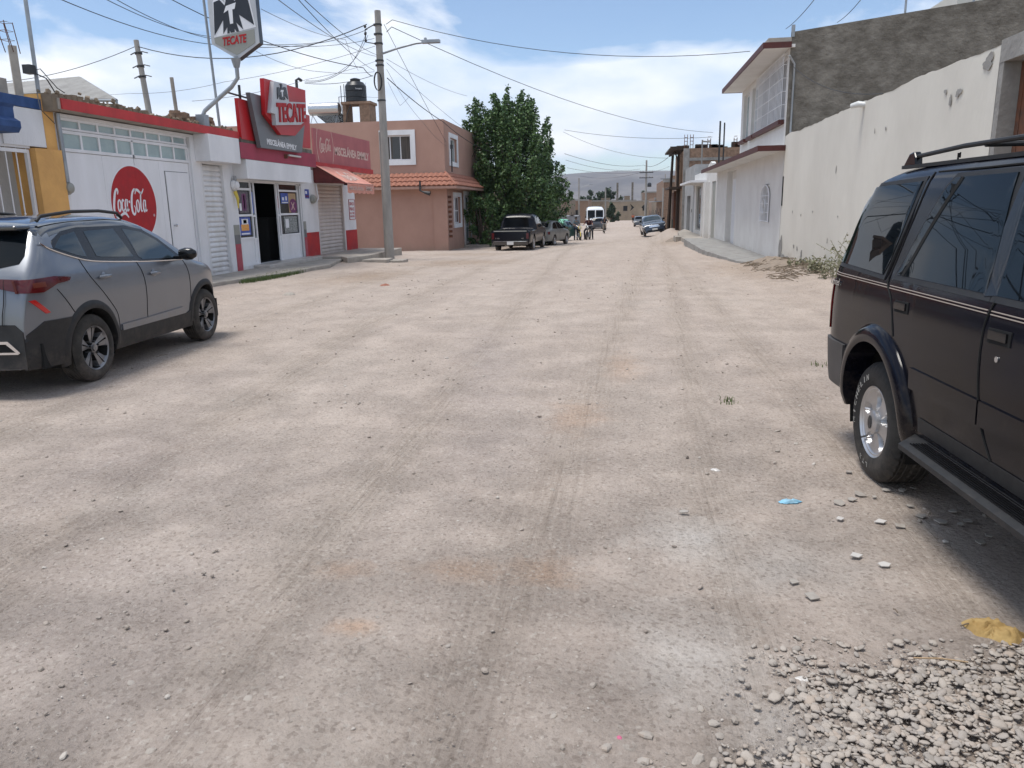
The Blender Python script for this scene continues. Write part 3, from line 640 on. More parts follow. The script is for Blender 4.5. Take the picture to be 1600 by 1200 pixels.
poster(20.66,21.30,1.0,1.50,'poster_blue',[(.12,.85,.25,.6,1),(.2,.8,.6,.9,2),(.35,.65,.65,.85,5),(.1,.9,.04,.12,2)])
poster(20.72,21.30,1.62,2.2,'poster_dark',[(.35,.75,.1,.9,3),(.05,.25,.1,.45,2),(.5,.62,.2,.85,2)])
poster(21.49,21.60,1.6,2.2,'poster_blue'); poster(23.50,24.05,1.88,2.2,'poster_blue',[(.15,.4,.3,.6,2),(.6,.8,.3,.7,2),(.1,.9,.05,.15,2)])
poster(24.05,24.62,1.60,2.2,'cardboard'); poster(23.6,24.6,.97,1.48,'paper_grey',[(.1,.35,.3,.85,2)]); poster(23.19,23.27,1.75,2.1,'sign_pink')
mb=MB(); P=[(24.38+.30*math.cos(i/24*6.283),1.80+.235*math.sin(i/24*6.283)) for i in range(24)]; mb.plate(P,fr,.003,0,-.033); text(mb,'X',fr,24.2,1.68,.3,.24,.002,-.0295,1); mb.build('poster',['poster_purple','sign_pale'],s)
poster(25.32,25.68,2.05,2.35,'poster_blue',[(.1,.9,.1,.35,3),(.1,.5,.5,.8,2)],dn=.003)
pm=pipe_meter(s,25.86,2.03,None,.15); pm2=pipe_meter(s,20.40,2.36,2.6,.14,matn='white_plaster')
MB().tube([(XL+.1,26.0,1.9),(XL+.12,26.2,2.05),(XL+.06,26.22,2.6)],.02).build('conduit','white_plaster',s)
MB().tube([(XL+.07,20.36,2.2),(XL+.10,20.42,2.0),(XL+.08,20.45,1.75)],[.05,.04,.015],6).build('hanging_bag','yellow_plastic',s)
# interior: fridge, shelves
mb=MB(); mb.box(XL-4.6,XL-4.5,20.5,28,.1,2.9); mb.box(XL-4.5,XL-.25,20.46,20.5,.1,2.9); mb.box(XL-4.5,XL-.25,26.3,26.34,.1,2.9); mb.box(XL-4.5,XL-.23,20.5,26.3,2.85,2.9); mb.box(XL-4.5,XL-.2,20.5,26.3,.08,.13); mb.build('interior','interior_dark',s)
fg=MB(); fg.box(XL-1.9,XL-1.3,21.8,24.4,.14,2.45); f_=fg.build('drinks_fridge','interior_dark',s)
mb=MB(); fq=FX(XL-1.3)
for z in (.95,1.25,1.55,1.85,2.15): mb.plate([(21.95,z),(24.3,z),(24.3,z+.015),(21.95,z+.015)],fq,.01,0,.001)
for i in range(46):
    z=random.choice((.965,1.265,1.565,1.865)); u_=22+random.random()*2.2; mb.plate([(u_,z),(u_+.06,z),(u_+.06,z+.18),(u_,z+.18)],fq,.03,random.choice((1,1,2,3)),.002)
mb.build('fridge_shelf',['dark_metal','interior_grey','poster_dark','green_paint'],f_)
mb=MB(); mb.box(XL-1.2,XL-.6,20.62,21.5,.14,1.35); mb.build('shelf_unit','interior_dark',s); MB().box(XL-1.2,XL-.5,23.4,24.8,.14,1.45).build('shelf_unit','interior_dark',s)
shutter(s,fr,26.47,28.91,.12,2.56,'shutter_dusty')
o=MB().box(XL,XL+.4,20.5,25.0,2.53,3.04).build('awning_box','white_plaster',s); bevel(o,.008,2)
mb=MB(); mb.box(XL-6,XL+.38,20.27,25.5,3.045,3.45); mb.build('parapet','concrete',s)
mb=MB(); mb.box(XL+.382,XL+.40,20.24,25.52,3.05,3.47); mb.box(XL,XL+.38,25.502,25.52,3.05,3.47);mb.build('fascia','maroon_paint',s)
mb=MB(); mb.box(XL-.1,XL+.36,20.4,25.3,3.452,3.60); mb.build('broken_ledge','cement_render',s)
mb=MB(); mb.box(XL-6,XL-.02,25.52,30.31,3.0,3.28); mb.box(XL-6,XL-.02,30.1,30.31,3.0,3.3);mb.build('roof_slab','concrete',s)
o=MB().tube([(XL+.48,23.15,3.3),(XL+.48,24.05,3.3)],.03,8).build('tube_light','lamp_glass',s,smooth=50); MB().box(XL+.40,XL+.5,23.0,23.06,3.2,3.32).build('light_bracket','rust_metal',s)
# small notice beside the second shutter
mb=MB().plate([(29.58,1.30),(30.20,1.30),(30.20,2.02),(29.58,2.02)],fr,.006,0,.004)
for i,(tx,h) in enumerate((('ESPACIO',.12),('PARA EL',.13),('NO TIRE',.08),('BASURA',.08))): text(mb,tx,fr,29.64,(1.82,1.62,1.48,1.36)[i],.50,h,.002,.011,1,bold=.02)
mb.build('notice_board',['sign_white','sign_red'],s)
MB().tube([(XL+.012,29.56,1.28),(XL+.012,30.22,1.28),(XL+.012,30.22,2.04),(XL+.012,29.56,2.04),(XL+.012,29.56,1.28)],.012,4).build('notice_frame','sign_red',s)
# ======== awning over the second shutter ========
aw=empty('awning',(XL,28,2.5),0,'faded pink cloth awning with white script over the second shutter','awning'); ol=Vector((-XL,-28,-2.5))
def ab(mb,n,m,par=aw,off=ol,**k):
    o=mb.build(n,m,par,**k); o.location=off; return o
A0=Vector((XL+.02,26.15,3.22)); D=Vector((1.18,0,-.68))
P=[[A0+D*t_+Vector((0,2.95*q,-.03*math.sin(q*3.14*5)*.3)) for q in np.linspace(0,1,15)] for t_ in np.linspace(0,1,6)]
ab(MB().grid(P),'canopy','awning_cloth')
sw=ab(MB().plate([(0,0),(1.18,-.68),(0,-.62)],(Vector((XL+.02,26.16,3.20)),Vector((1,0,0)),Vector((0,0,1)),Vector((0,-1,0))),.008),'side_flap','awning_dark')
ab(MB().plate([(0,0),(1.18,-.68),(0,-.62)],(Vector((XL+.02,29.10,3.20)),Vector((1,0,0)),Vector((0,0,1)),Vector((0,-1,0))),.008),'side_flap','awning_dark')
P=[[A0+D+Vector((.01,2.95*q,-.30*t_-(.035*abs(math.sin(q*3.1416*6)) if t_==1 else 0))) for q in np.linspace(0,1,49)] for t_ in (0,.5,1)]
ab(MB().grid(P),'valance','awning_cloth')
mb=MB(); fv=FX(XL+1.215); text(mb,'MISCELÁNEA',fv,26.35,2.32,1.5,.16,.002,.002,0,bold=.02); text(mb,'EMMILY',fv,28.1,2.32,.85,.16,.002,.002,0,bold=.02)
nn=Vector((.68,0,1.18)).normalized(); fa=(A0+D*.92,Vector((0,1,0)),-D.normalized(),nn); script_logo(mb,fa,.75,.1,1.5,.62,.003,.012,0,1.5); ab(mb,'lettering','sign_pale')
mb=MB(); mb.tube([(XL+.05,26.17,2.58),(XL+1.18,26.17,2.55),(XL+1.18,29.1,2.55),(XL+.05,29.1,2.58)],.015,6); ab(mb,'awning_frame','dark_metal')
# ======== long pink wall sign ========
ws=empty('wall_sign',(XL,29,3.9),0,'long faded pink shop sign with white script and lettering above the awning','sign'); ol2=Vector((-XL,-29,-3.9)); fs=FX(XL+.06)
ab(MB().plate([(26.28,3.28),(32.42,3.28),(32.42,4.43),(26.28,4.40)],FX(XL),.058),'board','sign_pink',ws,ol2)
mb=MB()
for c_,dr in ((26.62,1),(28.05,-1)):
    mb_=[(c_+dr*-.16*math.cos((z-3.85)/.58*1.5)+dr*.08,z,.03) for z in np.linspace(3.30,4.40,10)]; ribbon(mb,mb_,fs,(1,1),(0,0),.002,.001,0)
script_logo(mb,fs,26.78,3.62,1.1,.50,.002,.001,0,1.2); text(mb,'MISCELÁNEA EMMILY',fs,28.25,3.62,3.95,.38,.002,.001,0,bold=.03); ab(mb,'lettering','sign_pale',ws,ol2)
ab(MB().box(XL-.0,XL+.14,26.25,32.45,3.10,3.275),'lower_trim','red_paint',ws,ol2)
# posts carrying the overhanging end of the sign
ab(MB().tube([(XL-.05,30.4,3.5),(XL-.05,32.3,3.5)],.03).tube([(XL-.05,30.4,4.2),(XL-.05,32.3,4.2)],.03),'sign_bracket','dark_metal',ws,ol2)
# ======== layered brewery sign on the shop roof ========
rs_=empty('roof_sign',(-10.1,22.8,3.45),0,'layered red and grey beer sign with eagle and bold lettering on the shop roof','sign'); o3=Vector((10.1,-22.8,-3.45))
fr4=FX(-10.06)
ab(MB().plate([(20.40,4.60),(21.12,4.60),(21.42,3.56),(20.42,3.56)],fr4,.10,0,-.16),'red_panel','sign_red',rs_,o3)
ab(MB().plate([(24.6,4.68),(25.30,4.68),(25.18,3.64),(24.2,3.62)],fr4,.10,0,-.16),'red_panel','sign_red',rs_,o3)
ab(MB().plate([(20.75,4.78),(24.6,4.80),(24.0,3.42),(21.15,3.38)],fr4,.12),'grey_panel','sign_grey',rs_,o3)
P=[(21.39,5.23),(24.3,5.31),(24.2,4.34),(23.25,3.87),(22.24,3.81),(21.32,4.28)]
ab(MB().plate(P,fr4,.12,0,.14),'red_shield','sign_red',rs_,o3)
mb=MB(); text(mb,'MISCELÁNEA EMMILY',fr4,21.56,3.50,2.05,.20,.003,.121,0,bold=.03,shv=-.02); ab(mb,'lettering','sign_white',rs_,o3)
ff=FX(-9.80)
lb=MB(); lb.plate([(21.77,5.20),(22.62,5.25),(22.70,4.77),(23.93,4.90),(23.88,4.36),(23.45,4.20),(21.68,4.02),(21.68,4.32),(21.42,4.33)],ff,.12); ab(lb,'logo_block','sign_silver',rs_,o3)
ft=FX(-9.68); mb=MB(); text(mb,'TECATE',ft,21.76,4.10,2.08,.54,.03,.002,0,bold=.035,shear=.06,shv=.10); ab(mb,'logo_lettering','coke_red',rs_,o3)
EAG=[(225,130),(330,95),(412,185),(435,120),(455,0),(440,-30),(395,-45),(470,-85),(540,-80),(565,-50),(545,30),(590,130),(670,15),(800,10),(890,500),(645,335),(695,560),(585,450),(622,585),(580,590),(547,540),(545,590),(475,600),(460,560),(455,605),(415,610),(425,510),(345,610),(365,400),(190,630)]
mb=MB(); mb.plate([(21.88+(x-190)/700*.74,4.76+(600-y)/690*.44) for x,y in EAG],ft,.02,0,.002); mb.plate([(21.88+(x-190)/700*.74,4.76+(600-y)/690*.44) for x,y in ((435,195),(610,150),(580,245),(540,250),(535,460),(480,470),(470,255),(385,300))],ft,.006,1,.022)
ab(mb,'eagle_emblem',['sign_black','sign_white'],rs_,o3)
mb=MB(); 
for y in (20.9,24.6): mb.tube([(-10.3,y,3.4),(-10.3,y,5.0)],.035,6)
mb.tube([(-10.3,20.2,4.72),(-10.3,24.8,4.72)],.025,6); ab(mb,'support_frame','dark_metal',rs_,o3)
# ======== hexagonal sign on bent pipe ========
hs=empty('pole_sign',(-10.35,18.9,3.7),0,'tall shield-shaped silver beer sign with black eagle on a bent grey pipe','sign'); o4=-Vector((-10.35,18.9,3.7))
HP=(-9.38,19.1); k_=1/(10.91*61.5)
def hx_(pts): return [((x-545)*k_,5.30+(1010-y)*k_) for x,y in pts]
fh=FNY(HP[1],HP[0])
body=[(115,-700),(120,755),(545,1010),(950,770),(925,-700),(545,-860)]
ab(MB().plate(hx_(body),fh,.02,0,0),'sign_face','sign_silver',hs,o4)
ab(MB().plate(hx_(body),(fh[0],fh[1],fh[2],Vector((0,1,0))),.20,0,.001),'sign_box','sign_black',hs,o4)
mb=MB(); mb.plate(hx_(EAG),fh,.006,0,.0285); mb.plate(hx_([(435,195),(610,150),(580,245),(540,250),(535,460),(480,470),(470,255),(385,300)]),fh,.004,1,.035); ab(mb,'eagle_emblem',['sign_black','sign_white'],hs,o4)
mb=MB(); mb.plate(hx_([(210,110),(240,85),(330,70),(415,150),(420,-110),(590,-110),(600,90),(650,-10),(820,-15),(915,530),(180,660)]),fh,.004,0,.022); ab(mb,'emblem_back','sign_white',hs,o4)
mb=MB(); mb.plate(hx_([(178,668),(885,560),(880,770),(545,945),(185,750)]),fh,.008,0,.0215); ab(mb,'lower_panel','sign_grey2' if 'sign_grey2' in M else 'meter_grey',hs,o4)
mb=MB(); q=hx_([(310,800)])[0]; text(mb,'TECATE',fh,q[0],q[1],.62,.20,.01,.030,0,bold=.03,shear=.12,shv=.10); ab(mb,'lettering','coke_red',hs,o4)
mb=MB(); mb.tube([(HP[0],19.0,5.36),(HP[0],19.0,4.86),(HP[0]-.18,19.0,4.66),(-10.30,18.95,4.12),(-10.35,18.9,3.98),(-10.35,18.9,3.72)],.05,10); mb.tube([(HP[0],19.0,5.30),(HP[0],19.0,5.10)],[.12,.07],10); ab(mb,'bent_pipe','galv',hs,o4,smooth=50)
mb=MB(); mb.box(-10.47,-10.25,18.78,19.02,3.72,4.02); ab(mb,'pipe_clamp','galv',hs,o4)
o=MB().tube([(XL-.1,20.2,3.75),(XL-.15,20.0,8.6)],.035).build('antenna_mast','galv',None,smooth=50); tag(o,'thin grey metal mast rising beside the bent sign pipe','mast')
o=MB().tube([(XL-1.5,20.6,3.7),(XL-1.5,20.5,5.2)],.05).build('roof_pipe','concrete',None,smooth=50); tag(o,'short pale pipe standing on the roof behind the rubble','pipe')
o=MB().tube([(-10.9,26.3,3.3),(-10.9,26.3,5.95),(-10.85,26.4,6.0),(-10.8,26.5,5.95)],.05).build('service_mast','dark_metal',None,smooth=50); tag(o,'dark service mast with curved cap behind the layered roof sign','mast')
# ======== pink two storey house ========
ph=empty('pink_house',(0,0,0),0,'salmon pink two storey house with clay tile skirt roof','house')
XP,YP=-8.6,38.4; fp=FNY(YP); fq=FX(XP)
mb=MB(); rwall(mb,fp,-20.5,XP-.25,-.8,5.86,[(-11.62,-10.28,4.0,5.18)],.25)
rwall(mb,fq,YP,52,-.8,5.86,[(39.65,41.35,3.95,5.12),(40.25,41.85,.85,2.22),(43.0,44.6,-.35,2.32)],.25)
mb.box(-20.5,XP-.25,51.75,52,-.8,5.86); mb.box(-20.5,-20.25,YP+.25,51.75,-.8,5.86)
mb.build('wall','pink_wall',ph)
MB().box(-20.25,XP-.25,YP+.25,51.75,5.4,5.6).build('roof','concrete',ph)
MB().box(-9.25,XP+.06,YP-.06,YP-.001,-.7,2.62).box(XP+.001,XP+.06,YP-.001,YP+.5,-.7,2.62).build('corner_pillar','pink_wall',ph)
for fr_,u0,u1,v0,v1 in ((fp,-11.62,-10.28,4.0,5.18),(fq,39.65,41.35,3.95,5.12),(fq,40.25,41.85,.85,2.22),(fq,43.0,44.6,-.35,2.32)):
    wf=.24 if fr_ is fp else .22; mb=MB()
    for a,b_,c,d in ((u0-wf,u1+wf,v1,v1+wf),(u0-wf,u0,v0,v1),(u1,u1+wf,v0,v1))+(() if v0<0 else ((u0-wf,u1+wf,v0-wf,v0),)): mb.plate([(a,c),(b_,c),(b_,d),(a,d)],fr_,.05,0,.001)
    mb.build('window_trim','white_plaster',ph)
window(ph,fp,-11.62,-10.28,4.0,5.18,.06,.14,mull=(-11.35,-10.82),curtain=.24)
MB().plate([(-10.8,4.05),(-10.36,4.05),(-10.36,5.1),(-10.8,5.1)],fp,.005,0,-.11).build('curtain','curtain',ph)
window(ph,fq,39.65,41.35,3.95,5.12,.06,.14,mull=(40.5,),pane='frosted'); window(ph,fq,40.25,41.85,.85,2.22,.06,.14,mull=(40.8,41.3),trans=(1.5,))
d_=window(ph,fq,43.0,44.6,-.35,2.32,.12,.12,mull=(43.8,),trans=(.6,1.5),name='door',pane='frosted')
# tile skirt
def tiles(P0,U,len_,D,nrm,name='tile_skirt',mit0=0,mit1=0):
    U=U.normalized(); rows=[];n=int(len_/.03); mb=MB()
    for c_ in range(3):
        P=[]
        for t_ in np.linspace(0,1,5):
            tt=(c_+t_)/3; row=[]
            a0=-mit0*tt; a1=len_+mit1*tt
            for i in range(n+1):
                u_=a0+(a1-a0)*i/n; h=.085*abs(math.sin(math.pi*u_/.25))**.8+.04*t_
                row.append(P0+U*u_+D*tt+nrm*h)
            P.append(row)
        mb.grid(P)
        P=[[r_ for r_ in P[-1]],[r_-nrm*.07 for r_ in P[-1]]]; mb.grid(P)
    return mb.build(name,'tile_clay',ph,smooth=50)
D1=Vector((0,-.62,-.62)); tiles(Vector((-20.4,YP-.02,3.32)),Vector((1,0,0)),11.8,D1,Vector((0,-.7,.7)),mit1=.62)
D2=Vector((.62,0,-.62)); tiles(Vector((XP+.02,YP,3.32)),Vector((0,1,0)),12.5,D2,Vector((.7,0,.7)),mit0=.62)
MB().tube([(XP,YP,3.38),(XP+.66,YP-.66,2.74)],.07,8).build('hip_ridge','tile_clay',ph)
mb=MB(); mb.box(-20.4,XP+.68,YP-.68,YP,2.58,2.70); mb.box(XP,XP+.68,YP+.001,51,2.58,2.70); mb.build('eave_slab','pink_wall',ph)
MB().tube([(-9.7,YP-.75,2.95),(-9.7,YP-.75,2.5),(-9.5,YP-.78,2.42)],.05).tube([(-9.5,YP-.78,2.42),(-9.2,YP-.8,2.35)],[.06,.11]).build('flood_lamp','dark_metal',ph,smooth=50)
MB().tube([(-8.35,38.9,3.4),(-8.35,38.9,4.9)],.035).box(-8.4,-8.28,38.85,38.95,4.5,4.7).build('service_pipe','dark_metal',ph)
MB().box(XP,-7.2,42.6,45.2,-.7,-.36).build('door_step','concrete',ph)
mb=MB()
for i in range(9): z=.2+i*.24; mb.box(XP+.05,XP+.22,38.56+.03*math.sin(i*2),38.70,z,z+.13)
mb.build('hanging_pots','rust_metal',ph)
# roof things of the pink house
tw=empty('brick_tank_stand',(-13.3,39.5,5.6),0,'small brick tower with an opening on the pink house roof','brick stand')
o=MB(); o.box(-.55,-.38,-.5,.5,0,1.18); o.box(.32,.85,-.5,.5,0,1.18); o.box(-.62,.92,-.55,.55,1.18,1.30); o.build('brickwork','brick',tw)
wt=empty('water_tank',(-13.28,39.5,6.9),0,'black plastic water tank on the brick stand above the pink house','water tank')
o=MB().lathe([(.001,0),(.50,0),(.53,.04),(.53,.20),(.51,.22),(.53,.24),(.53,.50),(.51,.52),(.53,.54),(.53,.78),(.40,.96),(.26,1.0),(.26,1.02)],28).build('tank_body','tank_black',wt,smooth=35)
MB().lathe([(.24,1.02),(.25,1.04),(.25,1.12),(.10,1.17),(.001,1.18)],20).build('lid','tank_black',wt,smooth=40)
mb=MB(); text(mb,'Rotoplas',(Vector((.18,-.55,.55)),Vector((.95,.3,0)).normalized(),Vector((0,0,1)),Vector((.3,-.95,0)).normalized()),0,0,.3,.09,.003,.0); mb.build('lettering','sign_white',wt)
sh=empty('solar_heater',(-14.9,38.9,5.8),0,'solar water heater with silver cylinder on the pink house roof','solar heater')
MB().lathe([(.001,-.78),(.26,-.78),(.30,-.74),(.30,.74),(.26,.78),(.001,.78)],24,Matrix.Translation((.15,0,.78))@Matrix.Rotation(R(90),4,'Y')).build('tank','steel',sh,smooth=40)
mb=MB()
for i in range(14): mb.tube([(-.45+i*.1,.15,.62),(.05+i*.1,-.5 if 0 else 1.1,.02)],.03,6)
mb.build('collector_tubes','solar_glass',sh)
for x in (-.5,.8): MB().tube([(x-.1,-.3,-.2),(x,0,.5),(x+.1,.9,-.2)],.02,6).build('stand','galv',sh)
mb=MB()
for x,y,z in ((-13.95,39.2,7.7),(-13.75,39.1,7.75),(-14.15,39.4,7.2)): mb.tube([(x,y,5.6),(x,y,z)],.02,5)
mb.tube([(-14.15,39.4,7.2),(-13.6,39.3,7.2)],.015,5); mb.tube([(-13.35,39,6.9),(-13.6,38.9,6.3),(-13.7,38.95,5.8)],.02,5)
o=mb.build('roof_rods','dark_metal'); tag(o,'thin upright pipes between the solar heater and the water tank','pipes')
XR=4.5
fr=FNX(XR)
def rw(mb,y0,y1,z0,z1,holes,t=.22,X=XR): # right-facing-street wall between y0<y1
    rwall(mb,FNX(X),-y1,-y0,z0,z1,[(-h[1],-h[0],h[2],h[3]) for h in holes],t)
# ======== cream boundary wall ========
bw=empty('boundary_wall',(XR,16,0),0,'long tall cream plaster wall on the right with peeling base','wall'); o5=-Vector((XR,16,0))
def bb(mb,n,m,par,off,**k):
    o=mb.build(n,m,par,**k); o.location=off; return o
mb=MB(); P=[];ys=np.linspace(10.62,23.17,90)
top=[3.47+.05*float(vn(y*1.3,2))+.03*float(vn(y*5,3))+.05*float(vn(y*.3,8)) for y in ys]
for X,s_ in ((XR,1),(XR+.25,-1)):
    g_=[[(X-(.012*float(vn(y*.9,z*1.1)) if s_==1 else 0),y,(-.4+(tp+.4)*z/8)) for z in range(9)] for y,tp in zip(ys,top)]
    mb.grid(g_ if s_==-1 else g_[::-1])
mb.grid([[(XR,y,t_),(XR+.25,y,t_)] for y,t_ in zip(ys,top)][::-1]); bb(mb,'wall_face','cream_wall',bw,o5,smooth=60)
mb=MB(); mb.box(XR+.005,XR+.30,10.50,10.615,-.4,3.24); mb.box(XR,XR+.30,6.2,10.615,3.24,3.50+.0); bb(mb,'gate_surround','concrete_grey',bw,o5)
mb=MB(); mb.box(XR,XR+.25,-4,6.2,-.4,3.5); bb(mb,'wall_face','cream_wall',bw,o5)
mb=MB(); mb.box(XR+.20,XR+.24,6.2,10.49,-.3,3.23); 
for i in range(18): mb.box(XR+.19,XR+.2,6.3+i*.24,6.32+i*.24,-.3,3.2)
bb(mb,'metal_gate','rust_metal',bw,o5)
mb=MB()
def blotch(mb,cy,cz,ry,rz,fr_,t=.004,n=36,seed=0,off=.008):
    r_=random.Random(seed); P=[]
    for i in range(n):
        a=2*math.pi*i/n; k=.9+.22*math.sin(2*a+seed)+.16*math.sin(3*a+seed*2)+.08*math.sin(7*a+seed); P.append((-cy+ry*k*math.cos(a),cz+rz*k*math.sin(a)))
    mb.plate(P,fr_,t,0,off)
for i,(y,z,a,b_) in enumerate(((22.95,.30,.22,.45),(22.6,.12,.4,.16),(21.9,.14,.3,.10),(21.2,.52,.06,.05),(20.8,.48,.08,.05),(20.3,.30,.12,.14),(19.9,.2,.3,.12),(11.7,3.05,.09,.06),(11.95,2.98,.035,.10),(12.15,3.12,.05,.04),(14.6,2.85,.03,.03),(15.2,2.86,.015,.04),(17.6,2.3,.02,.07),(20.6,1.33,.03,.03),(19.4,1.42,.03,.03),(17.2,1.34,.02,.02),(21.6,1.40,.03,.03),(17.9,.80,.02,.05),(10.9,3.30,.16,.09))): blotch(mb,y,z,a,b_,FNX(XR),seed=i)
bb(mb,'peeled_patch','concrete_grey',bw,o5)
mb=MB(); mb.tube([(XR+.02,15.95,3.40),(XR-.10,16.0,3.42),(XR-.2,16.1,3.40)],[.05,.06,.045],10); bb(mb,'wall_lamp','lamp_glass',bw,o5,smooth=50)
mb=MB(); mb.box(XR-.012,XR,23.02,23.14,1.55,2.35); bb(mb,'open_slot','interior_dark',bw,o5)
# ======== white two storey house ========
wh=empty('white_house',(0,0,0),0,'white house with dark red brown eaves, sills and grilled upper windows','house')
mb=MB(); rw(mb,23.2,38.5,-.4,3.05,[(24.85,26.25,1.05,2.2),(32.3,35.0,-.3,2.95)])
rw(mb,23.2,31.7,3.17,5.72,[(23.5,27.85,3.9,5.62),(28.15,29.3,3.9,5.5),(29.9,31.15,3.9,5.5)])
mb.box(XR+.22,XR+.3,32.3,35.0,-.3,3.0); mb.box(XR+.22,11,31.5,31.7,3.17,5.7); mb.box(XR+.22,11,38.3,38.5,-.4,3.05)
# arch infill
for k in range(10):
    a0=math.pi*k/10;a1=math.pi*(k+1)/10
mb.build('wall','house_white',wh)
mb=MB(); fr_=FNX(XR)
P=[(-26.25,1.8)]+[(-25.55-.70*math.cos(math.pi*i/16),1.8+.38*math.sin(math.pi*i/16)) for i in range(17)]
for s_ in (0,1):
    seg=P[1:10] if s_==0 else P[9:]; c_=(-26.25,2.2) if s_==0 else (-24.85,2.2)
    mb.plate([c_]+[p for p in (seg if s_==0 else seg)],fr_,.22,0,-.221)
mb.build('arch_wall','house_white',wh)
mb=MB()
for i in range(7): y=24.93+i*.2; mb.tube([(XR-.05,y,1.06),(XR-.05,y,1.8+.36*math.sqrt(max(0,1-((y-25.55)/.7)**2)))],.012,5)
for z in (1.08,1.35,1.62,1.85): mb.tube([(XR-.05,24.87,z),(XR-.05,26.23,z)],.012,5)
ar=[(XR-.05,25.55+.69*math.cos(math.pi*i/16),1.8+.37*math.sin(math.pi*i/16)) for i in range(17)]; mb.tube([(XR-.05,24.86,1.05)]+ar[::1][0:0]+[(XR-.05,24.86,1.8)],.018,5); mb.tube(ar,.02,6); mb.tube([(XR-.05,26.24,1.05),(XR-.05,26.24,1.8)],.02,6)
mb.tube(cr([(XR-.07,25.2,1.5),(XR-.07,25.5,1.75),(XR-.07,25.8,1.5),(XR-.07,25.5,1.3),(XR-.07,25.3,1.6)],5),.014,5)
mb.build('arch_grille','white_metal',wh)
MB().box(XR+.12,XR+.16,24.8,26.3,1.0,2.2).build('arch_window','grey_render',wh)
# door in the recess
mb=MB(); fd=FNX(XR+.22)
mb.plate([(-34.4,-.1),(-32.7,-.1),(-32.7,2.62),(-34.4,2.62)],fd,.05,0,.001)
for i in range(7): mb.plate([(-34.35+i*.24,-.05),(-34.33+i*.24,-.05),(-34.33+i*.24,2.55),(-34.35+i*.24,2.55)],fd,.008,0,.051)
mb.plate([(-34.4,1.2),(-32.7,1.2),(-32.7,1.25),(-34.4,1.25)],fd,.02,0,.051); mb.build('door','white_metal',wh)
# sills, eaves
mb=MB()
for a,b_ in ((23.45,27.9),(28.1,29.35),(29.85,31.2)): mb.box(XR-.16,XR,a,b_,3.78,3.9)
o=mb.build('window_sill','brown_trim',wh); bevel(o,.01,1)
mb=MB(); mb.box(3.79,XR+.1,23.06,31.75,5.722,5.80); mb.box(3.79,XR+.2,23.06,38.55,3.052,3.17); mb.build('eave','house_white',wh)
mb=MB(); mb.box(3.75,3.788,23.02,31.79,5.71,5.86); mb.box(3.79,XR,23.02,23.058,5.71,5.86); mb.box(3.75,3.788,23.02,38.59,3.04,3.19); mb.box(3.79,XR-.002,23.02,23.058,3.04,3.19); mb.box(3.79,XR-.002,31.752,31.79,5.71,5.86); mb.build('eave_edge','brown_trim',wh)
mb=MB(); mb.box(3.9,XR+.0,23.1,31.6,5.862,5.98); mb.build('roof_slab','concrete',wh)
# upper windows & grille
for a,b_,ml in ((23.5,27.85,(-26.7,-25.6,-24.6)),(28.15,29.3,(-28.7,)),(29.9,31.15,(-30.5,))): window(wh,fr,-b_,-a,3.9,5.62 if ml[0]==-26.7 else 5.5,.05,.14,mull=ml,pane='frosted' if ml[0]!=-26.7 else 'window_dark')
mb=MB()
for i in range(24): y=23.5+i*.19; mb.tube([(XR-.10,y,3.92),(XR-.10,y,5.64)],.011,5)
for z in (3.94,4.3,4.65,5.0,5.35,5.62): mb.tube([(XR-.10,23.45,z),(XR-.10,27.9,z)],.010,5); mb.tube([(XR-.10,23.47,z),(XR,23.47,z)],.01,5)
mb.build('window_grille','white_metal',wh)
MB().box(XR+.12,XR+.125,23.55,27.8,3.95,5.58).build('curtain','grey_render',wh)
# unpainted cement side wall
mb=MB(); fs2=FNY(23.2)
P=[(XR+.001,3.17),(14.5,3.0),(14.5,7.3),(XR+.001,6.12)]; mb.plate(P,(Vector((0,23.17,0)),Vector((1,0,0)),Vector((0,0,1)),Vector((0,1,0))),.025); mb.box(XR+.001,14.5,23.21,23.4,-.4,3.1); mb.build('side_wall','cement_render',wh)
MB().tube([(XR+.12,23.14,2.9),(XR+.12,23.14,5.3),(XR-.05,23.0,5.5)],.03).build('service_pipe','galv',wh,smooth=50)
for p_,q_,r_ in (((7.4,23.3,6.3),(7.4,23.3,8.2),.03),((9.1,23.4,6.4),(9.15,23.4,7.6),.03),((XR+.05,23.2,6.0),(XR+.05,23.2,6.3),.05)): MB().tube([p_,q_],r_).build('roof_pipe','galv',wh)
MB().box(9.3,14,25,28,6.2,7.35).build('roof_room','cream_wall',wh)
# ======== cream house with glass door ========
ch=empty('cream_house',(0,0,0),0,'narrow cream house with tall dark glass door and thin white canopy','house')
mb=MB(); rw(mb,38.55,50.0,-.6,3.35,[(39.0,40.6,-.3,2.7),(44.4,48.8,.1,2.66)]); mb.box(XR+.22,9,49.8,50,-.6,3.3)
P=[(-43.9,3.352),(-41,3.352),(-41,3.62),(-41.5,3.72),(-42.4,3.6),(-43.4,3.42)]; mb.plate(P,FNX(XR),.2,0,-.2); mb.build('wall','house_white',ch)
mb=MB(); mb.box(XR+.05,XR+.1,39,40.6,-.3,2.7); mb.build('side_door','meter_grey',ch)
mb=MB(); mb.box(3.65,XR+.1,43.2,50.6,2.75,2.86); mb.build('canopy','white_plaster',ch)
mb=MB(); mb.box(4.28,XR-.001,41.6,42.3,-.5,2.72); mb.box(4.33,XR-.001,43.2,44.1,-.5,2.72); o=mb.build('pillar','house_white',ch)
window(ch,fr,-48.8,-44.4,.1,2.66,.10,.12,mull=(-46.8,-45.6),name='glass_door',frame='meter_grey')
mb=MB(); mb.box(XR-.03,XR,42.6,42.95,1.2,1.4); mb.build('meter_box','meter_grey',ch)
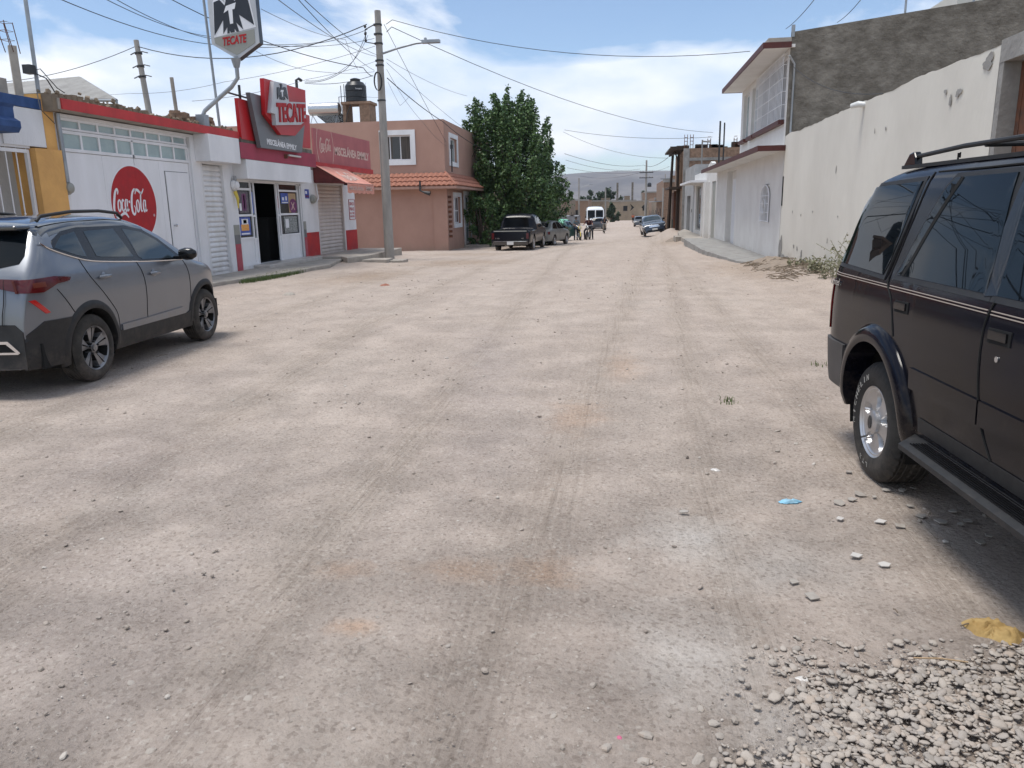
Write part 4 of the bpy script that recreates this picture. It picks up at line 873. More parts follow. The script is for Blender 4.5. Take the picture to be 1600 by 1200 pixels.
# ======== grey rendered house ========
gh=empty('grey_house',(0,0,0),0,'grey rendered low house with dark doorway, beyond the cream house','house')
mb=MB(); rw(mb,50.02,57.5,-.7,4.0,[(52.7,55.4,-.3,2.15)]); mb.box(XR+.22,9,50.03,50.25,-.6,4); mb.build('wall','grey_render',gh)
MB().box(XR+.3,XR+.35,52.6,55.5,-.4,2.2).build('door','interior_grey',gh)
MB().box(XR-.02,XR,51.4,51.6,1.1,1.3).build('meter_box','dark_metal',gh)
bh=empty('brick_house',(0,0,0),0,'raw brick upper storey with roof rods, rising behind the grey house','house')
mb=MB(); mb.box(4.35,9.6,57.6,57.8,-.7,5.45); mb.box(4.35,4.55,57.8,66,-.7,5.3); mb.build('wall','brick',bh)
mb=MB(); mb.box(4.33,4.75,57.55,57.59,-.7,5.45); mb.box(4.36,9.6,57.56,57.59,4.6,4.8); mb.build('concrete_frame','concrete_grey',bh)
for x in (4.5,4.9,6.1,7.9):
    mb=MB()
    for dx in (-.1,.1):
        for dy in (-.1,.1): mb.tube([(x+dx,57.9+dy,5.4),(x+dx,57.9+dy,6.4-.3*(x>6))],.013,4)
    for z in (5.7,5.95,6.2): mb.tube([(x-.1,57.8,z),(x+.1,57.8,z),(x+.1,58,z),(x-.1,58,z)],.012,4)
    mb.build('rebar','rust_metal',bh)
mb=MB()
for i in range(14): x=5+random.random()*4; mb.box(x,x+.3+random.random()*.3,57.8,58.3,5.452,5.5+random.random()*.35)
mb.build('roof_clutter','dark_wood',bh)
o=MB().tube([(6.65,56.5,3.4),(6.65,56.5,7.1)],.06).tube([(6.95,56.6,3.4),(6.95,56.6,7.0)],.05).build('service_masts','dark_metal'); tag(o,'pair of dark service masts above the grey and cream houses','mast')
o=MB().tube([(5.35,55,3.6),(5.35,55,5.8)],.05).tube([(5.35,55,5.7),(5.9,55,5.65)],.05).build('roof_post','concrete_grey'); tag(o,'pale roof post with small arm above the grey house','post')
# ======== makeshift wooden shed ========
ws2=empty('wooden_shed',(4.6,61,-.4),0,'dark two level makeshift wooden shed with rough posts','shed'); o6=-Vector((4.6,61,-.4))
mb=MB()
for x,y,z0,z1,r_,lx in ((3.62,61.8,-.7,5.5,.13,.25),(3.85,63.6,-.7,5.4,.09,.1),(4.3,60.2,-.6,2.9,.09,0),(4.1,59.2,-.6,5.3,.10,0),(4.55,58.6,-.6,5.3,.10,-.05)): mb.tube([(x,y,z0),(x+lx,y,z1)],[r_,r_*.8],6)
mb.tube([(3.9,60,5.4),(4.4,59.5,3.6)],.05,6); mb.tube([(4.1,60.3,5.4),(4.5,59.8,4.0)],.05,6); mb.tube([(3.6,61.8,5.2),(4.5,58.4,5.45)],.07,6); bb(mb,'post','dark_wood',ws2,o6)
mb=MB(); mb.box(3.45,4.7,58.4,64,2.72,2.86); mb.box(3.4,4.7,58.3,64.2,5.42,5.55); 
for i in range(12): x=3.5+random.random(); y=58.5+random.random()*5.4; mb.box(x,x+.5,y,y+.3,5.551,5.6+random.random()*.2)
bb(mb,'platform','dark_wood',ws2,o6)
mb=MB()
for i in range(9):
    y=58.5+i*.58; mb.box(4.25,4.30,y,y+.35,2.87,2.87+random.uniform(1.0,2.3))
for i in range(7):
    x=4.15+i*.1; mb.box(x,x+.07,58.42,58.46,2.87,5.0)
bb(mb,'plank_wall','wood',ws2,o6)
mb=MB(); mb.box(3.95,4.35,60.7,60.76,-.6,2.6); mb.box(3.98,4.02,61.2,63.4,-.6,2.5); mb.box(4.5,4.55,58.5,64,-.6,2.6); bb(mb,'sheet_panel','rust_metal',ws2,o6)
mb=MB(); mb.box(4.31,4.44,58.52,58.56,-.6,2.6); mb.box(4.12,4.2,60.3,60.36,-.55,2.4); bb(mb,'light_plank','concrete',ws2,o6)
mb=MB(); mb.box(3.9,4.1,61.6,61.64,-.4,.5); bb(mb,'painted_board','green_paint',ws2,o6)
# ======== far buildings: (x0,x1,y0,y1,z0,z1,mat,label,roof stuff)
FB=[(4.6,9,66,76,-1.0,2.35,'adobe','low adobe building just beyond the wooden shed'),
(4.2,10,80,96,-1.3,4.0,'brick','raw brick house with posts, right of the tall cross-armed pole'),
(4.5,11,98,118,-1.6,2.0,'adobe','low tan building behind the parked dark vehicle on the right'),
(5.2,14,124,150,-1.9,2.6,'brick','far brick building on the right side of the street'),
(-3.0,12.5,192,194,-2.4,2.6,'beige_far','long beige wall with dark openings closing the far end of the street'),
(-15,-7.4,84,98,-1.3,2.2,'adobe','low tan shack beyond the leafy tree'),
(-17,-8.0,104,120,-1.6,2.2,'brick','reddish brick house beyond the white bus, left side'),
(-24,-8.3,128,146,-1.9,2.7,'adobe','tan flat roofed house left of the lamp pole'),
(-22,-6.4,156,176,-2.1,2.8,'brick','far reddish brick house behind the bus'),
(-12,4,215,235,-2.4,2.9,'adobe','brown block of houses above the far beige wall'),
(6,30,212,240,-2.4,4.9,'brick','brick houses at the far right end of the street'),
(-48,-16,200,225,-2.4,5.4,'beige_far','pale houses far left beyond the tree'),
(-70,-30,300,330,-3,8.2,'adobe','most distant tan houses on the left below the ridge')]
for i,(x0,x1,y0,y1,z0,z1,m_,lb_) in enumerate(FB):
    root=empty('far_house' if i!=4 else 'far_wall',((x0+x1)/2,y0,z0),0,lb_,'house' if i!=4 else 'wall'); off=-Vector(((x0+x1)/2,y0,z0)); r_=random.Random(i*7+1)
    mb=MB(); mb.box(x0,x1,y0,y1,z0,z1)
    if i!=4:
        n=max(1,int((x1-x0)/6)) 
        for k in range(n): a=r_.uniform(x0,x1-2); mb.box(a,a+r_.uniform(1.5,3),y0+.5,y0+3,z1+.001,z1+r_.uniform(.3,1.1))
    bb(mb,'wall',m_,root,off)
    street=x0>0; X_=x0 if street else x1
    wn=lambda *a: bb(MB().box(*a),'window','interior_dark',root,off)
    if i==4:
        for xx in (-1.9,.6,1.1,5.2,7.0): wn(xx,xx+.5,y0-.02,y0-.001,.2,1.4)
        for xx,s_ in ((2.2,1),(5.9,-1)): bb(MB().plate([(xx,.1),(xx+s_*1.0,1.0),(xx,1.9),(xx+s_*.4,1.0)],FNY(y0),.02,0,.002),'painted_arrow','interior_dark',root,off)
    else:
        for k in range(int((y1-y0)/4)):
            yy=y0+1+k*4; d_=k%2==0; a=(X_-.02,X_-.001) if street else (X_+.001,X_+.02)
            wn(a[0],a[1],yy,yy+(1.0 if d_ else 1.3),z0 if d_ else z0+1.4,z0+2.1+.4*(not d_))
        for k in range(int((x1-x0)/3)):
            xx=x0+.8+k*3; wn(xx,xx+1,y0-.02,y0-.001,z0+1.8,z0+2.9)
    mb=MB()
    if i!=4: mb.box(x0-.1,x1+.1,y0-.12,y0-.021,z1-.25,z1-.02); mb.box((x0-.1),(x1+.1),y0-.02,y0+.2,z1+.001,z1+.06)
    else: mb.box(x0,x1,y0-.06,y0-.001,z1-.2,z1-.05); mb.box(7.2,12.4,y0-.3,y0+2,z1+.15,z1+.4)
    bb(mb,'cornice','concrete_grey',root,off)
for lb_,x,y,z in (('upper tin canopy along the brick house on the right',4.0,88,1.9),):
    o=MB().box(3.3,4.19,81,95,z,z+.08).build('tin_canopy','galv'); tag(o,lb_,'canopy')
# small roof tanks and dark columns at the far end
for x,y,z,h,l in ((-.9,205,2.2,7.2,'dark roof column, left one of the pair above the far beige wall'),(2.9,205,2.2,7.2,'dark roof column, right one of the pair above the far beige wall')):
    o=MB().box(x-.25,x+.25,y-.25,y+.25,-2,h).build('roof_column','cement_render'); tag(o,l,'column')
for x,y,z,l in ((-20,150,3.6,'black water tank on the tan house left of the lamp pole'),(7.5,215,6.2,'black water tank on the far right brick houses')):
    o=MB().lathe([(.5,0),(.55,.1),(.55,.8),(.3,1.1),(.001,1.15)],14,Matrix.Translation((x,y,z))).build('water_tank','tank_black',smooth=40); tag(o,l,'water tank')
# ======== poles ========
def pole(name,x,y,z0,h,label,r=(.15,.09),arm=None,cross=(),lean=0,cat='pole'):
    root=empty(name,(x,y,z0),0,label,cat)
    MB().tube([(0,0,-.6),(lean*.5,0,h*.5),(lean,0,h)],[r[0],(r[0]+r[1])/2,r[1]],10).build('shaft','pole_concrete',root,smooth=60)
    for z in cross:
        MB().box(lean-.95,lean+.95,-.16,-.06,z,z+.1).build('cross_arm','dark_metal',root)
        mb=MB()
        for q in (-.85,-.45,.45,.85): mb.lathe([(.05,0),(.07,.04),(.04,.08),(.06,.12),(.001,.17)],8,Matrix.Translation((lean+q,-.11,z+.1)))
        mb.build('insulators','meter_grey',root)
    if arm:
        a=arm; mb=MB(); mb.tube([(lean*a[0]/h,0,a[0]),(lean*a[0]/h+a[1]*.35,0,a[0]+a[2]*.55),(lean*a[0]/h+a[1]*.7,0,a[0]+a[2]*.95),(lean*a[0]/h+a[1]*.85,0,a[0]+a[2])],.035,8); ar_=mb.build('lamp_arm','galv',root,smooth=50)
        bx=lean*a[0]/h+a[1]*.82; mb=MB(); mb.box(bx,bx+.62,-.10,.10,a[0]+a[2]-.03,a[0]+a[2]+.07); mb.lathe([(.05,0),(.05,.07),(.001,.10)],10,Matrix.Translation((bx+.12,0,a[0]+a[2]+.07)))
        o_=mb.build('lamp_head','galv',ar_); bevel(o_,.03,2)
    return root
mp_=pole('street_pole',-8.33,27.5,-.1,8.35,'tall concrete utility pole with curved street lamp arm beside the shop',(.17,.105),(6.95,1.85,.32),(),.02,'utility pole')
mb=MB(); mb.tube([(-.12,-.05,7.9),(-.42,-.1,7.75),(-.42,-.1,7.35),(-.12,-.05,7.3)],.02,6)
for z in (7.85,7.62,7.4): mb.lathe([(.03,-.05),(.05,0),(.03,.05)],8,Matrix.Translation((-.42,-.1,z)))
mb.build('insulator_rack','dark_metal',mp_)
mb=MB()
for k in range(5): mb.tube([( -.02+.13*math.cos(a),-.20-.02*k,6.05+.30*math.sin(a)) for a in np.linspace(0,6.283,17)],.014,5)
mb.build('cable_coil','cable',mp_)
mb=MB()
for z in (7.9,7.3,6.75,6.6,5.45,7.6): MB().lathe([(.15,z-.025),(.15,z+.025)],14).build('steel_band','dark_metal',mp_,smooth=50)
mb=MB(); mb.tube([(-.14,-.06,.0),(-.13,-.06,2.6),(-.12,-.06,4.4)],.03,6); mb.build('ground_pipe','pole_concrete',mp_)
pole('utility_pole',-18.9,31,-.1,8.6,'bare concrete pole behind the garage roof, left',(.16,.10),lean=-.15,cat='utility pole')
up_=bpy.data.objects['utility_pole']
for z_ in (8.1,7.6,7.2):
    mb=MB(); mb.tube([(-.42,-.12,z_-.05),(-.20,-.12,z_+.02),(.12,-.12,z_+.02),(.34,-.12,z_-.05)],.022,6); mb.lathe([(.145,z_-.04),(.145,z_+.04)],12,Matrix.Translation((-.14,0,0))); mb.build('wire_bracket','dark_metal',up_)
up_.rotation_euler=(0,R(-3),0)
pole('cross_armed_pole',3.45,112,-1.4,9.0,'tall pole with double cross arms at the end of the street',(.19,.12),None,(7.3,6.6),cat='utility pole')
pole('far_lamp_pole',-7.25,138,-1.6,7.9,'distant lamp pole left of the white bus',(.17,.12),(6.2,2.2,.5),cat='utility pole')
pole('far_pole',-3.3,172,-1.9,7.0,'bare far pole right behind the white bus',(.20,.14),cat='utility pole')
pole('far_pole',5.2,205,-2.2,6.4,'short pale far pole left of the cross-armed pole base',(.20,.16),cat='utility pole')
pole('far_pole',8.9,165,-2,9.6,'farthest small cross-armed pole above the brick house',(.16,.12),None,(8.6,6.6),cat='utility pole')
pole('far_pole',4.05,78,-1.0,4.2,'thin pole before the brick house on the right',(.09,.07),cat='utility pole')
# ======================= vehicles =======================
def pch(pts,n=None):
    xs=np.array([p[0] for p in pts],float);ys=np.array([p[1] for p in pts],float); h=np.diff(xs);d=np.diff(ys)/h; m=np.zeros(len(xs)); m[0]=d[0];m[-1]=d[-1]
    for i in range(1,len(xs)-1):
        m[i]=0 if d[i-1]*d[i]<=0 else 2/(1/d[i-1]+1/d[i])
    def f(x):
        x=np.clip(x,xs[0],xs[-1]); i=np.clip(np.searchsorted(xs,x)-1,0,len(h)-1); t_=(x-xs[i])/h[i]
        return (2*t_**3-3*t_**2+1)*ys[i]+(t_**3-2*t_**2+t_)*h[i]*m[i]+(-2*t_**3+3*t_**2)*ys[i+1]+(t_**3-t_**2)*h[i]*m[i+1]
    return f
class Car:
    def __init__(s,outline,W,bottom,arches,crown=.03,rs=.07,plan=(.16,.45,.13,.6),fine=.04,rows=16):
        s.zt=pch(outline); s.Wp=pch(W) ; s.bot=lambda y:np.interp(y,[a for a,b in bottom],[b for a,b in bottom]); s.arch=arches; s.crown=crown; s.rs=rs; s.plan=plan
        s.Y0,s.Y1=outline[0][0],outline[-1][0]; s.fine=fine; s.rows=rows; s.ol=outline
    def W(s,y,z):
        ar,lr,af,lf=s.plan; f=1-ar*max(0,1-(y-s.Y0)/lr)**2.4-af*max(0,1-(s.Y1-y)/lf)**2.4
        w=float(s.Wp(z))*f; d=float(s.zt(y))-z
        if d<s.rs: q=max(0,min(1,1-d/s.rs)); w-=s.rs*(1-math.sqrt(max(0,1-q*q)))*.9
        return w
    def low(s,y):
        z=float(s.bot(y))
        for yc,zc,r in s.arch:
            if abs(y-yc)<r: z=max(z,zc+math.sqrt(r*r-(y-yc)**2))
        return z
    def stations(s):
        Y=list(np.arange(s.Y0,s.Y1,s.fine))+[p[0] for p in s.ol]
        for yc,zc,r in s.arch: Y+=[yc+r*math.cos(a) for a in np.linspace(0,math.pi,25)]+[yc-r-.001,yc+r+.001]
        Y+=[s.Y0+.002,s.Y0+.006,s.Y0+.012,s.Y0+.02]
        Y=sorted(set(round(float(y),4) for y in Y if s.Y0<=y<=s.Y1)); return [y for i,y in enumerate(Y) if i==0 or y-Y[i-1]>.0012]
    def body(s,parent,matf,mats,name='body'):
        Y=s.stations(); mb=MB()
        for sg in (1,-1):
            P=[]
            for y in Y:
                zt=float(s.zt(y)); zl=min(s.low(y),zt-.004); col=[]
                for k in range(s.rows+1):
                    q=k/s.rows; q=q if k<s.rows-4 else q
                    z=zl+(zt-zl)*(1-(1-q)**1.25); col.append((sg*s.W(y,z),y,z))
                P.append(col)
            nj=s.rows+1; b0=len(mb.v); mb.v+=[p for r_ in P for p in r_]
            for i in range(len(Y)-1):
                for j in range(s.rows):
                    f=(b0+i*nj+j,b0+i*nj+j+1,b0+(i+1)*nj+j+1,b0+(i+1)*nj+j); f=f if sg==1 else f[::-1]
                    zc=sum(mb.v[q][2] for q in f)/4; mb.f.append(f); mb.m.append(matf((Y[i]+Y[i+1])/2,zc,'side'))
        P=[];ts=np.linspace(-1,1,15)
        for i,y in enumerate(Y):
            zt=float(s.zt(y)); a=Y[max(i-1,0)];b_=Y[min(i+1,len(Y)-1)]; dy=b_-a;dz=float(s.zt(b_)-s.zt(a)); l=math.hypot(dy,dz) or 1; ny_,nz_=-dz/l,dy/l
            w_=s.W(y,zt); P.append([(t_*w_,y+ny_*s.crown*(1-t_*t_),zt+nz_*s.crown*(1-t_*t_)) for t_ in ts])
        b0=len(mb.v);nj=len(ts); mb.v+=[p for r_ in P for p in r_]
        for i in range(len(Y)-1):
            for j in range(nj-1): mb.f.append((b0+i*nj+j,b0+i*nj+j+1,b0+(i+1)*nj+j+1,b0+(i+1)*nj+j)); mb.m.append(matf((Y[i]+Y[i+1])/2,float(s.zt((Y[i]+Y[i+1])/2)),'top'))
        o=mb.build(name,mats,parent,smooth=42,merge=True)
        u=MB(); zb=float(s.bot((s.Y0+s.Y1)/2)); wm=float(s.Wp(zb+.1))
        for yc,zc,r in s.arch:
            for sg in (1,-1):
                A=np.linspace(-.35,math.pi+.35,16); u.grid([[(sg*(wm-.03),yc+(r+.004)*math.cos(a),zc+(r+.004)*math.sin(a)),(sg*(wm-.34),yc+(r+.004)*math.cos(a),zc+(r+.004)*math.sin(a))] for a in A])
        Ys=[s.Y0+.12]+sum([[yc-r-.0,yc+r+.0] for yc,zc,r in sorted(s.arch)],[])+[s.Y1-.15]
        u.box(-(wm-.32),wm-.32,s.Y0+.12,s.Y1-.15,zb+.02,zb+.5)
        for a,b_ in ((Ys[0],Ys[1]),(Ys[2],Ys[3]),(Ys[4],Ys[5])): u.box(-(wm-.05),wm-.05,a,b_,zb+.01,zb+.25)
        u.build('underbody','seam',parent); return o
    def P(s,y,z,off=0,sg=1): return (sg*(s.W(y,z)+off),y,z)
    def patch(s,poly,off,sg=1,dy=.03,nz=6,thick=.02,yr=None):
        ys=sorted(set(list(np.arange(min(p[0] for p in poly)+1e-4,max(p[0] for p in poly),dy))+[p[0] for p in poly]))
        rows=[];k=len(poly)
        for y in ys:
            hit=[]
            for i in range(k):
                (a,b_),(c,d)=poly[i],poly[(i+1)%k]
                if abs(a-c)<1e-9:
                    if abs(a-y)<1e-6: hit+=[b_,d]
                elif min(a,c)-1e-9<=y<=max(a,c)+1e-9: hit.append(b_+(d-b_)*(y-a)/(c-a))
            if not hit: continue
            z0,z1=min(hit),max(hit); zz=[z0+(z1-z0)*j/nz for j in range(nz+1)]
            pr=[s.P(y,z,off,sg) for z in zz]; pr=[s.P(y,z0,off-thick,sg)]+pr+[s.P(y,z1,off-thick,sg)]; rows.append(pr)
        rows=[[(p[0]-sg*thick,p[1],p[2]) for p in rows[0]]]+rows+[[(p[0]-sg*thick,p[1],p[2]) for p in rows[-1]]]
        mb=MB(); mb.grid(rows if sg==1 else rows[::-1]); 
        mb.f=[f[::-1] for f in mb.f]; return mb
    def line(s,pts,sg=1,r=.004,off=0,n=5):
        P=cr(pts,5); return MB().tube([s.P(a,b_,off,sg) for a,b_ in P],r,n)
    def ring(s,yc,zc,r1,r2,a0,a1,off,sg=1,n=40):
        rows=[]
        for a in np.linspace(a0,a1,n):
            row=[]
            for q,of in ((0,-.12),(0,off*.9),(.25,off),(.7,off*.8),(1,.0),(1,-.02)):
                r=r1+(r2-r1)*q; y=yc+r*math.cos(a); z=zc+r*math.sin(a); row.append(s.P(y,z,of,sg))
            rows.append(row)
        mb=MB(); mb.grid(rows if sg==1 else rows[::-1]); return mb
    def rearY(s,z):
        lo,hi=s.Y0,s.Y0+1.6; 
        for _ in range(40):
            m=(lo+hi)/2
            if float(s.zt(m))<z: lo=m
            else: hi=m
        return lo
    def frontY(s,z):
        lo,hi=s.Y1-1.0,s.Y1
        for _ in range(40):
            m=(lo+hi)/2
            if float(s.zt(m))>z: lo=m
            else: hi=m
        return lo
    def rpatch(s,poly,off,front=False,dx=.06,nz=6,thick=.02):
        xs=sorted(set(list(np.arange(min(p[0] for p in poly)+1e-4,max(p[0] for p in poly),dx))+[p[0] for p in poly])); rows=[];k=len(poly)
        fy=s.frontY if front else s.rearY; sg=1 if front else -1
        for x in xs:
            hit=[]
            for i in range(k):
                (a,b_),(c,d)=poly[i],poly[(i+1)%k]
                if abs(a-c)<1e-9:
                    if abs(a-x)<1e-6: hit+=[b_,d]
                elif min(a,c)-1e-9<=x<=max(a,c)+1e-9: hit.append(b_+(d-b_)*(x-a)/(c-a))
            if not hit: continue
            z0,z1=min(hit),max(hit); row=[]
            for j in range(nz+1):
                z=z0+(z1-z0)*j/nz; y=fy(z); w_=max(.3,s.W(y,z)); ya,yb_=max(y-.01,s.Y0),min(y+.01,s.Y1); dz=float(s.zt(yb_)-s.zt(ya)); l=math.hypot(yb_-ya,dz) or 1; kk=s.crown*(1-min(1,(x/w_)**2))+off; row.append((x,y-dz/l*kk,z+(yb_-ya)/l*kk))
            row=[(row[0][0],row[0][1]-sg*thick,row[0][2])]+row+[(row[-1][0],row[-1][1]-sg*thick,row[-1][2])]; rows.append(row)
        rows=[[(p[0],p[1]-sg*thick,p[2]) for p in rows[0]]]+rows+[[(p[0],p[1]-sg*thick,p[2]) for p in rows[-1]]]
        mb=MB(); mb.grid(rows if front else rows[::-1]); return mb
def make_wheel(parent,x,y,r,w_,rr,side,style,hi=True,tm='tyre',rm='alloy',steer=0):
    # x is the outer face position (signed); axis along x
    n=220 if hi else 40; mb=MB(); sd=1 if x>0 else -1
    prof=[(rr*.97,-w_/2+.01),(rr+.01,-w_/2),(r*.80,-w_/2-.008),(r*.93,-w_/2+.006),(r*.985,-w_/2+.03)]
    tr=[-.36,-.30,-.285,-.16,-.145,-.02,0.02,.145,.16,.285,.30,.36]
    half=[(r*(.995 if abs(q)>.34 else 1.0)-(0.009 if hi and i in (2,4,6,8,10) and 0 else 0),q*w_) for i,q in enumerate(tr)]
    prof2=prof+half+[(a,-b_) for a,b_ in prof[::-1]]
    P=[]
    for k,(a,b_) in enumerate(prof2):
        row=[]
        isT=5<=k<5+len(half)
        for j in range(n+1):
            th=2*math.pi*j/n; rad=a
            if isT and hi:
                q=k-5; phase=(j+ (q*2 if style!='suv' else q*3))%(5 if style=='suv' else 4)
                if q in (1,2,4,5,7,8,10,11)[0:0]: pass
                if q in (2,4,6,8,10)[:5] and q%2==0: rad-=.0065
                if phase==0 and style=='suv': rad-=.006
            if hi and style=='suv' and k in (3,4,len(prof2)-4,len(prof2)-5) and j%5==0: rad-=.004
            row.append((rad*math.cos(th),rad*math.sin(th),b_))
        P.append(row)
    Mx=Matrix.Translation((x-sd*w_/2,y,r))@Matrix.Rotation(steer,4,'Z')@Matrix.Rotation(R(90)*sd,4,'Y')
    # local +z -> outward
    P=[[tuple(Mx@Vector(p)) for p in row] for row in P]
    mb.grid(P); t_=mb.build('wheel',tm,parent,smooth=40,merge=True)
    # rim
    rb=MB(); nth=150 if hi else 40; ho=w_/2-.012
    def rimface(q,a):   # q radius fraction 0..1, returns depth, material
        if style=='suv':
            k=(a*5/(2*math.pi))%1; d=abs(k-.5)*2     # 0 at window centre
            dep=-.045*max(0,math.sin(math.pi*min(1,max(0,(q-.25)/.70))))*.5-.012
            if q<.30: return .012-.02*(q/.3)**2,0
            win=max(0,1-((q-.60)/.26)**2); lim=.40*math.sqrt(win)
            if d<lim: return (-.075,1) if (d<lim*.42 and .42<q<.70) else (-.038,0)
            if q>.90: return -.002,0
            return -.004-.016*math.sin(math.pi*(q-.3)/.65),0
        if style=='twin':
            k=(a*5/(2*math.pi))%1; d=abs(k-.5)       # .5 = spoke pair centre
            if q<.24: return -.012,0
            if q>.93: return -.002,0
            wd=.25+.05*q; slot=.03*(q>.36)
            if d<slot: return -.06,1
            if d<wd: return -.006-.03*(1-q)-.012*(d/wd),0
            return -.085,1
        k=(a*6/(2*math.pi))%1
        if q>.9 or q<.3 or abs(k-.5)<.2: return -.01,0
        return -.06,1
    qs=[0.001,.12,.22,.26,.31,.36,.42,.48,.54,.60,.66,.72,.78,.84,.885,.91,.95,1.0] if hi else [.001,.25,.35,.6,.88,1.0]
    b0=0; vs=[]
    for q in qs:
        for j in range(nth):
            a=2*math.pi*j/nth; dp,_=rimface(q,a); 
            if q==1.0: dp=.008
            vs.append(tuple(Mx@Vector((rr*q*math.cos(a),rr*q*math.sin(a),ho+dp))))
    fs=[];ms=[]
    for i in range(len(qs)-1):
        for j in range(nth):
            fs.append((i*nth+j,(i+1)*nth+j,(i+1)*nth+(j+1)%nth,i*nth+(j+1)%nth)); _,m_=rimface((qs[i]+qs[i+1])/2,2*math.pi*(j+.5)/nth); ms.append(m_)
    rb.v=vs; rb.f=fs; rb.m=ms
    rb.lathe([(rr,ho+.008),(rr*1.015,ho+.004),(rr*1.01,ho-.03)],nth,Mx,0,False)
    rim=rb.build('rim',[rm,'seam'],t_,smooth=35)
    hb=MB()
    if style=='suv':
        hb.lathe([(rr*.34,ho-.01),(rr*.33,ho+.012),(rr*.25,ho+.022),(.001,ho+.026)],28,Mx); hb.lathe([(.042,ho+.0262),(.040,ho+.0285),(.001,ho+.030)],24,Mx@Matrix.Diagonal((1,.65,1,1)),1)
        hb.tube([tuple(Mx@Vector((rr*.55,-rr*.52,ho-.01))),tuple(Mx@Vector((rr*.62,-rr*.60,ho+.02)))],.006,6,1)
    else:
        hb.lathe([(rr*.16,ho-.02),(rr*.155,ho+.004),(.001,ho+.008)],20,Mx)
        if hi:
            for k in range(5):
                a=2*math.pi*(k+.5)/5; hb.lathe([(.010,ho-.02),(.010,ho),(.001,ho+.004)],8,Mx@Matrix.Translation((rr*.30*math.cos(a),rr*.30*math.sin(a),0)),1)
    hb.build('hub_cap',['alloy' if rm=='alloy' else rm,'dark_metal'],t_,smooth=35)
    return t_,Mx,ho
def part(mb,n,m,root,**k): return mb.build(n,m,root,**k)
# ---------- silver crossover, left foreground ----------
a_=math.atan2(.055,.998)
sl_=empty('silver_crossover',(-6.12,6.94,0),a_,'silver grey crossover car with black roof parked at the left edge','car')
sl_.rotation_euler=(0,0,a_+R(.6))
OL=[(-.80,.28),(-.797,.42),(-.790,.60),(-.775,.80),(-.745,.98),(-.70,1.09),(-.60,1.22),(-.49,1.35),(-.40,1.46),(-.33,1.525),(-.15,1.575),(.3,1.615),(.8,1.625),(1.15,1.605),(1.45,1.545),(1.7,1.445),(1.95,1.30),(2.22,1.135),(2.34,1.075),(2.55,1.03),(2.75,.98),(2.90,.91),(2.98,.82),(3.04,.68),(3.07,.52),(3.09,.38),(3.095,.26)]
WP=[(.2,.83),(.40,.865),(.55,.872),(.70,.885),(.86,.892),(.98,.885),(1.08,.868),(1.20,.825),(1.35,.765),(1.5,.70),(1.58,.665),(1.66,.63)]
c=Car(OL,WP,[(-.8,.30),(-.3,.26),(2.9,.24),(3.1,.26)],[(0.02,.345,.405),(2.48,.345,.40)],crown=.045,rs=.075,plan=(.17,.55,.22,.75))
def mf(y,z,k): 
    if k=='top' and z>1.44 and y<1.62: return 1
    if k=='side' and z>1.475+.0*y and -.40<y<1.7: return 1
    return 0
c.body(sl_,mf,['silver_paint','roof_black'])
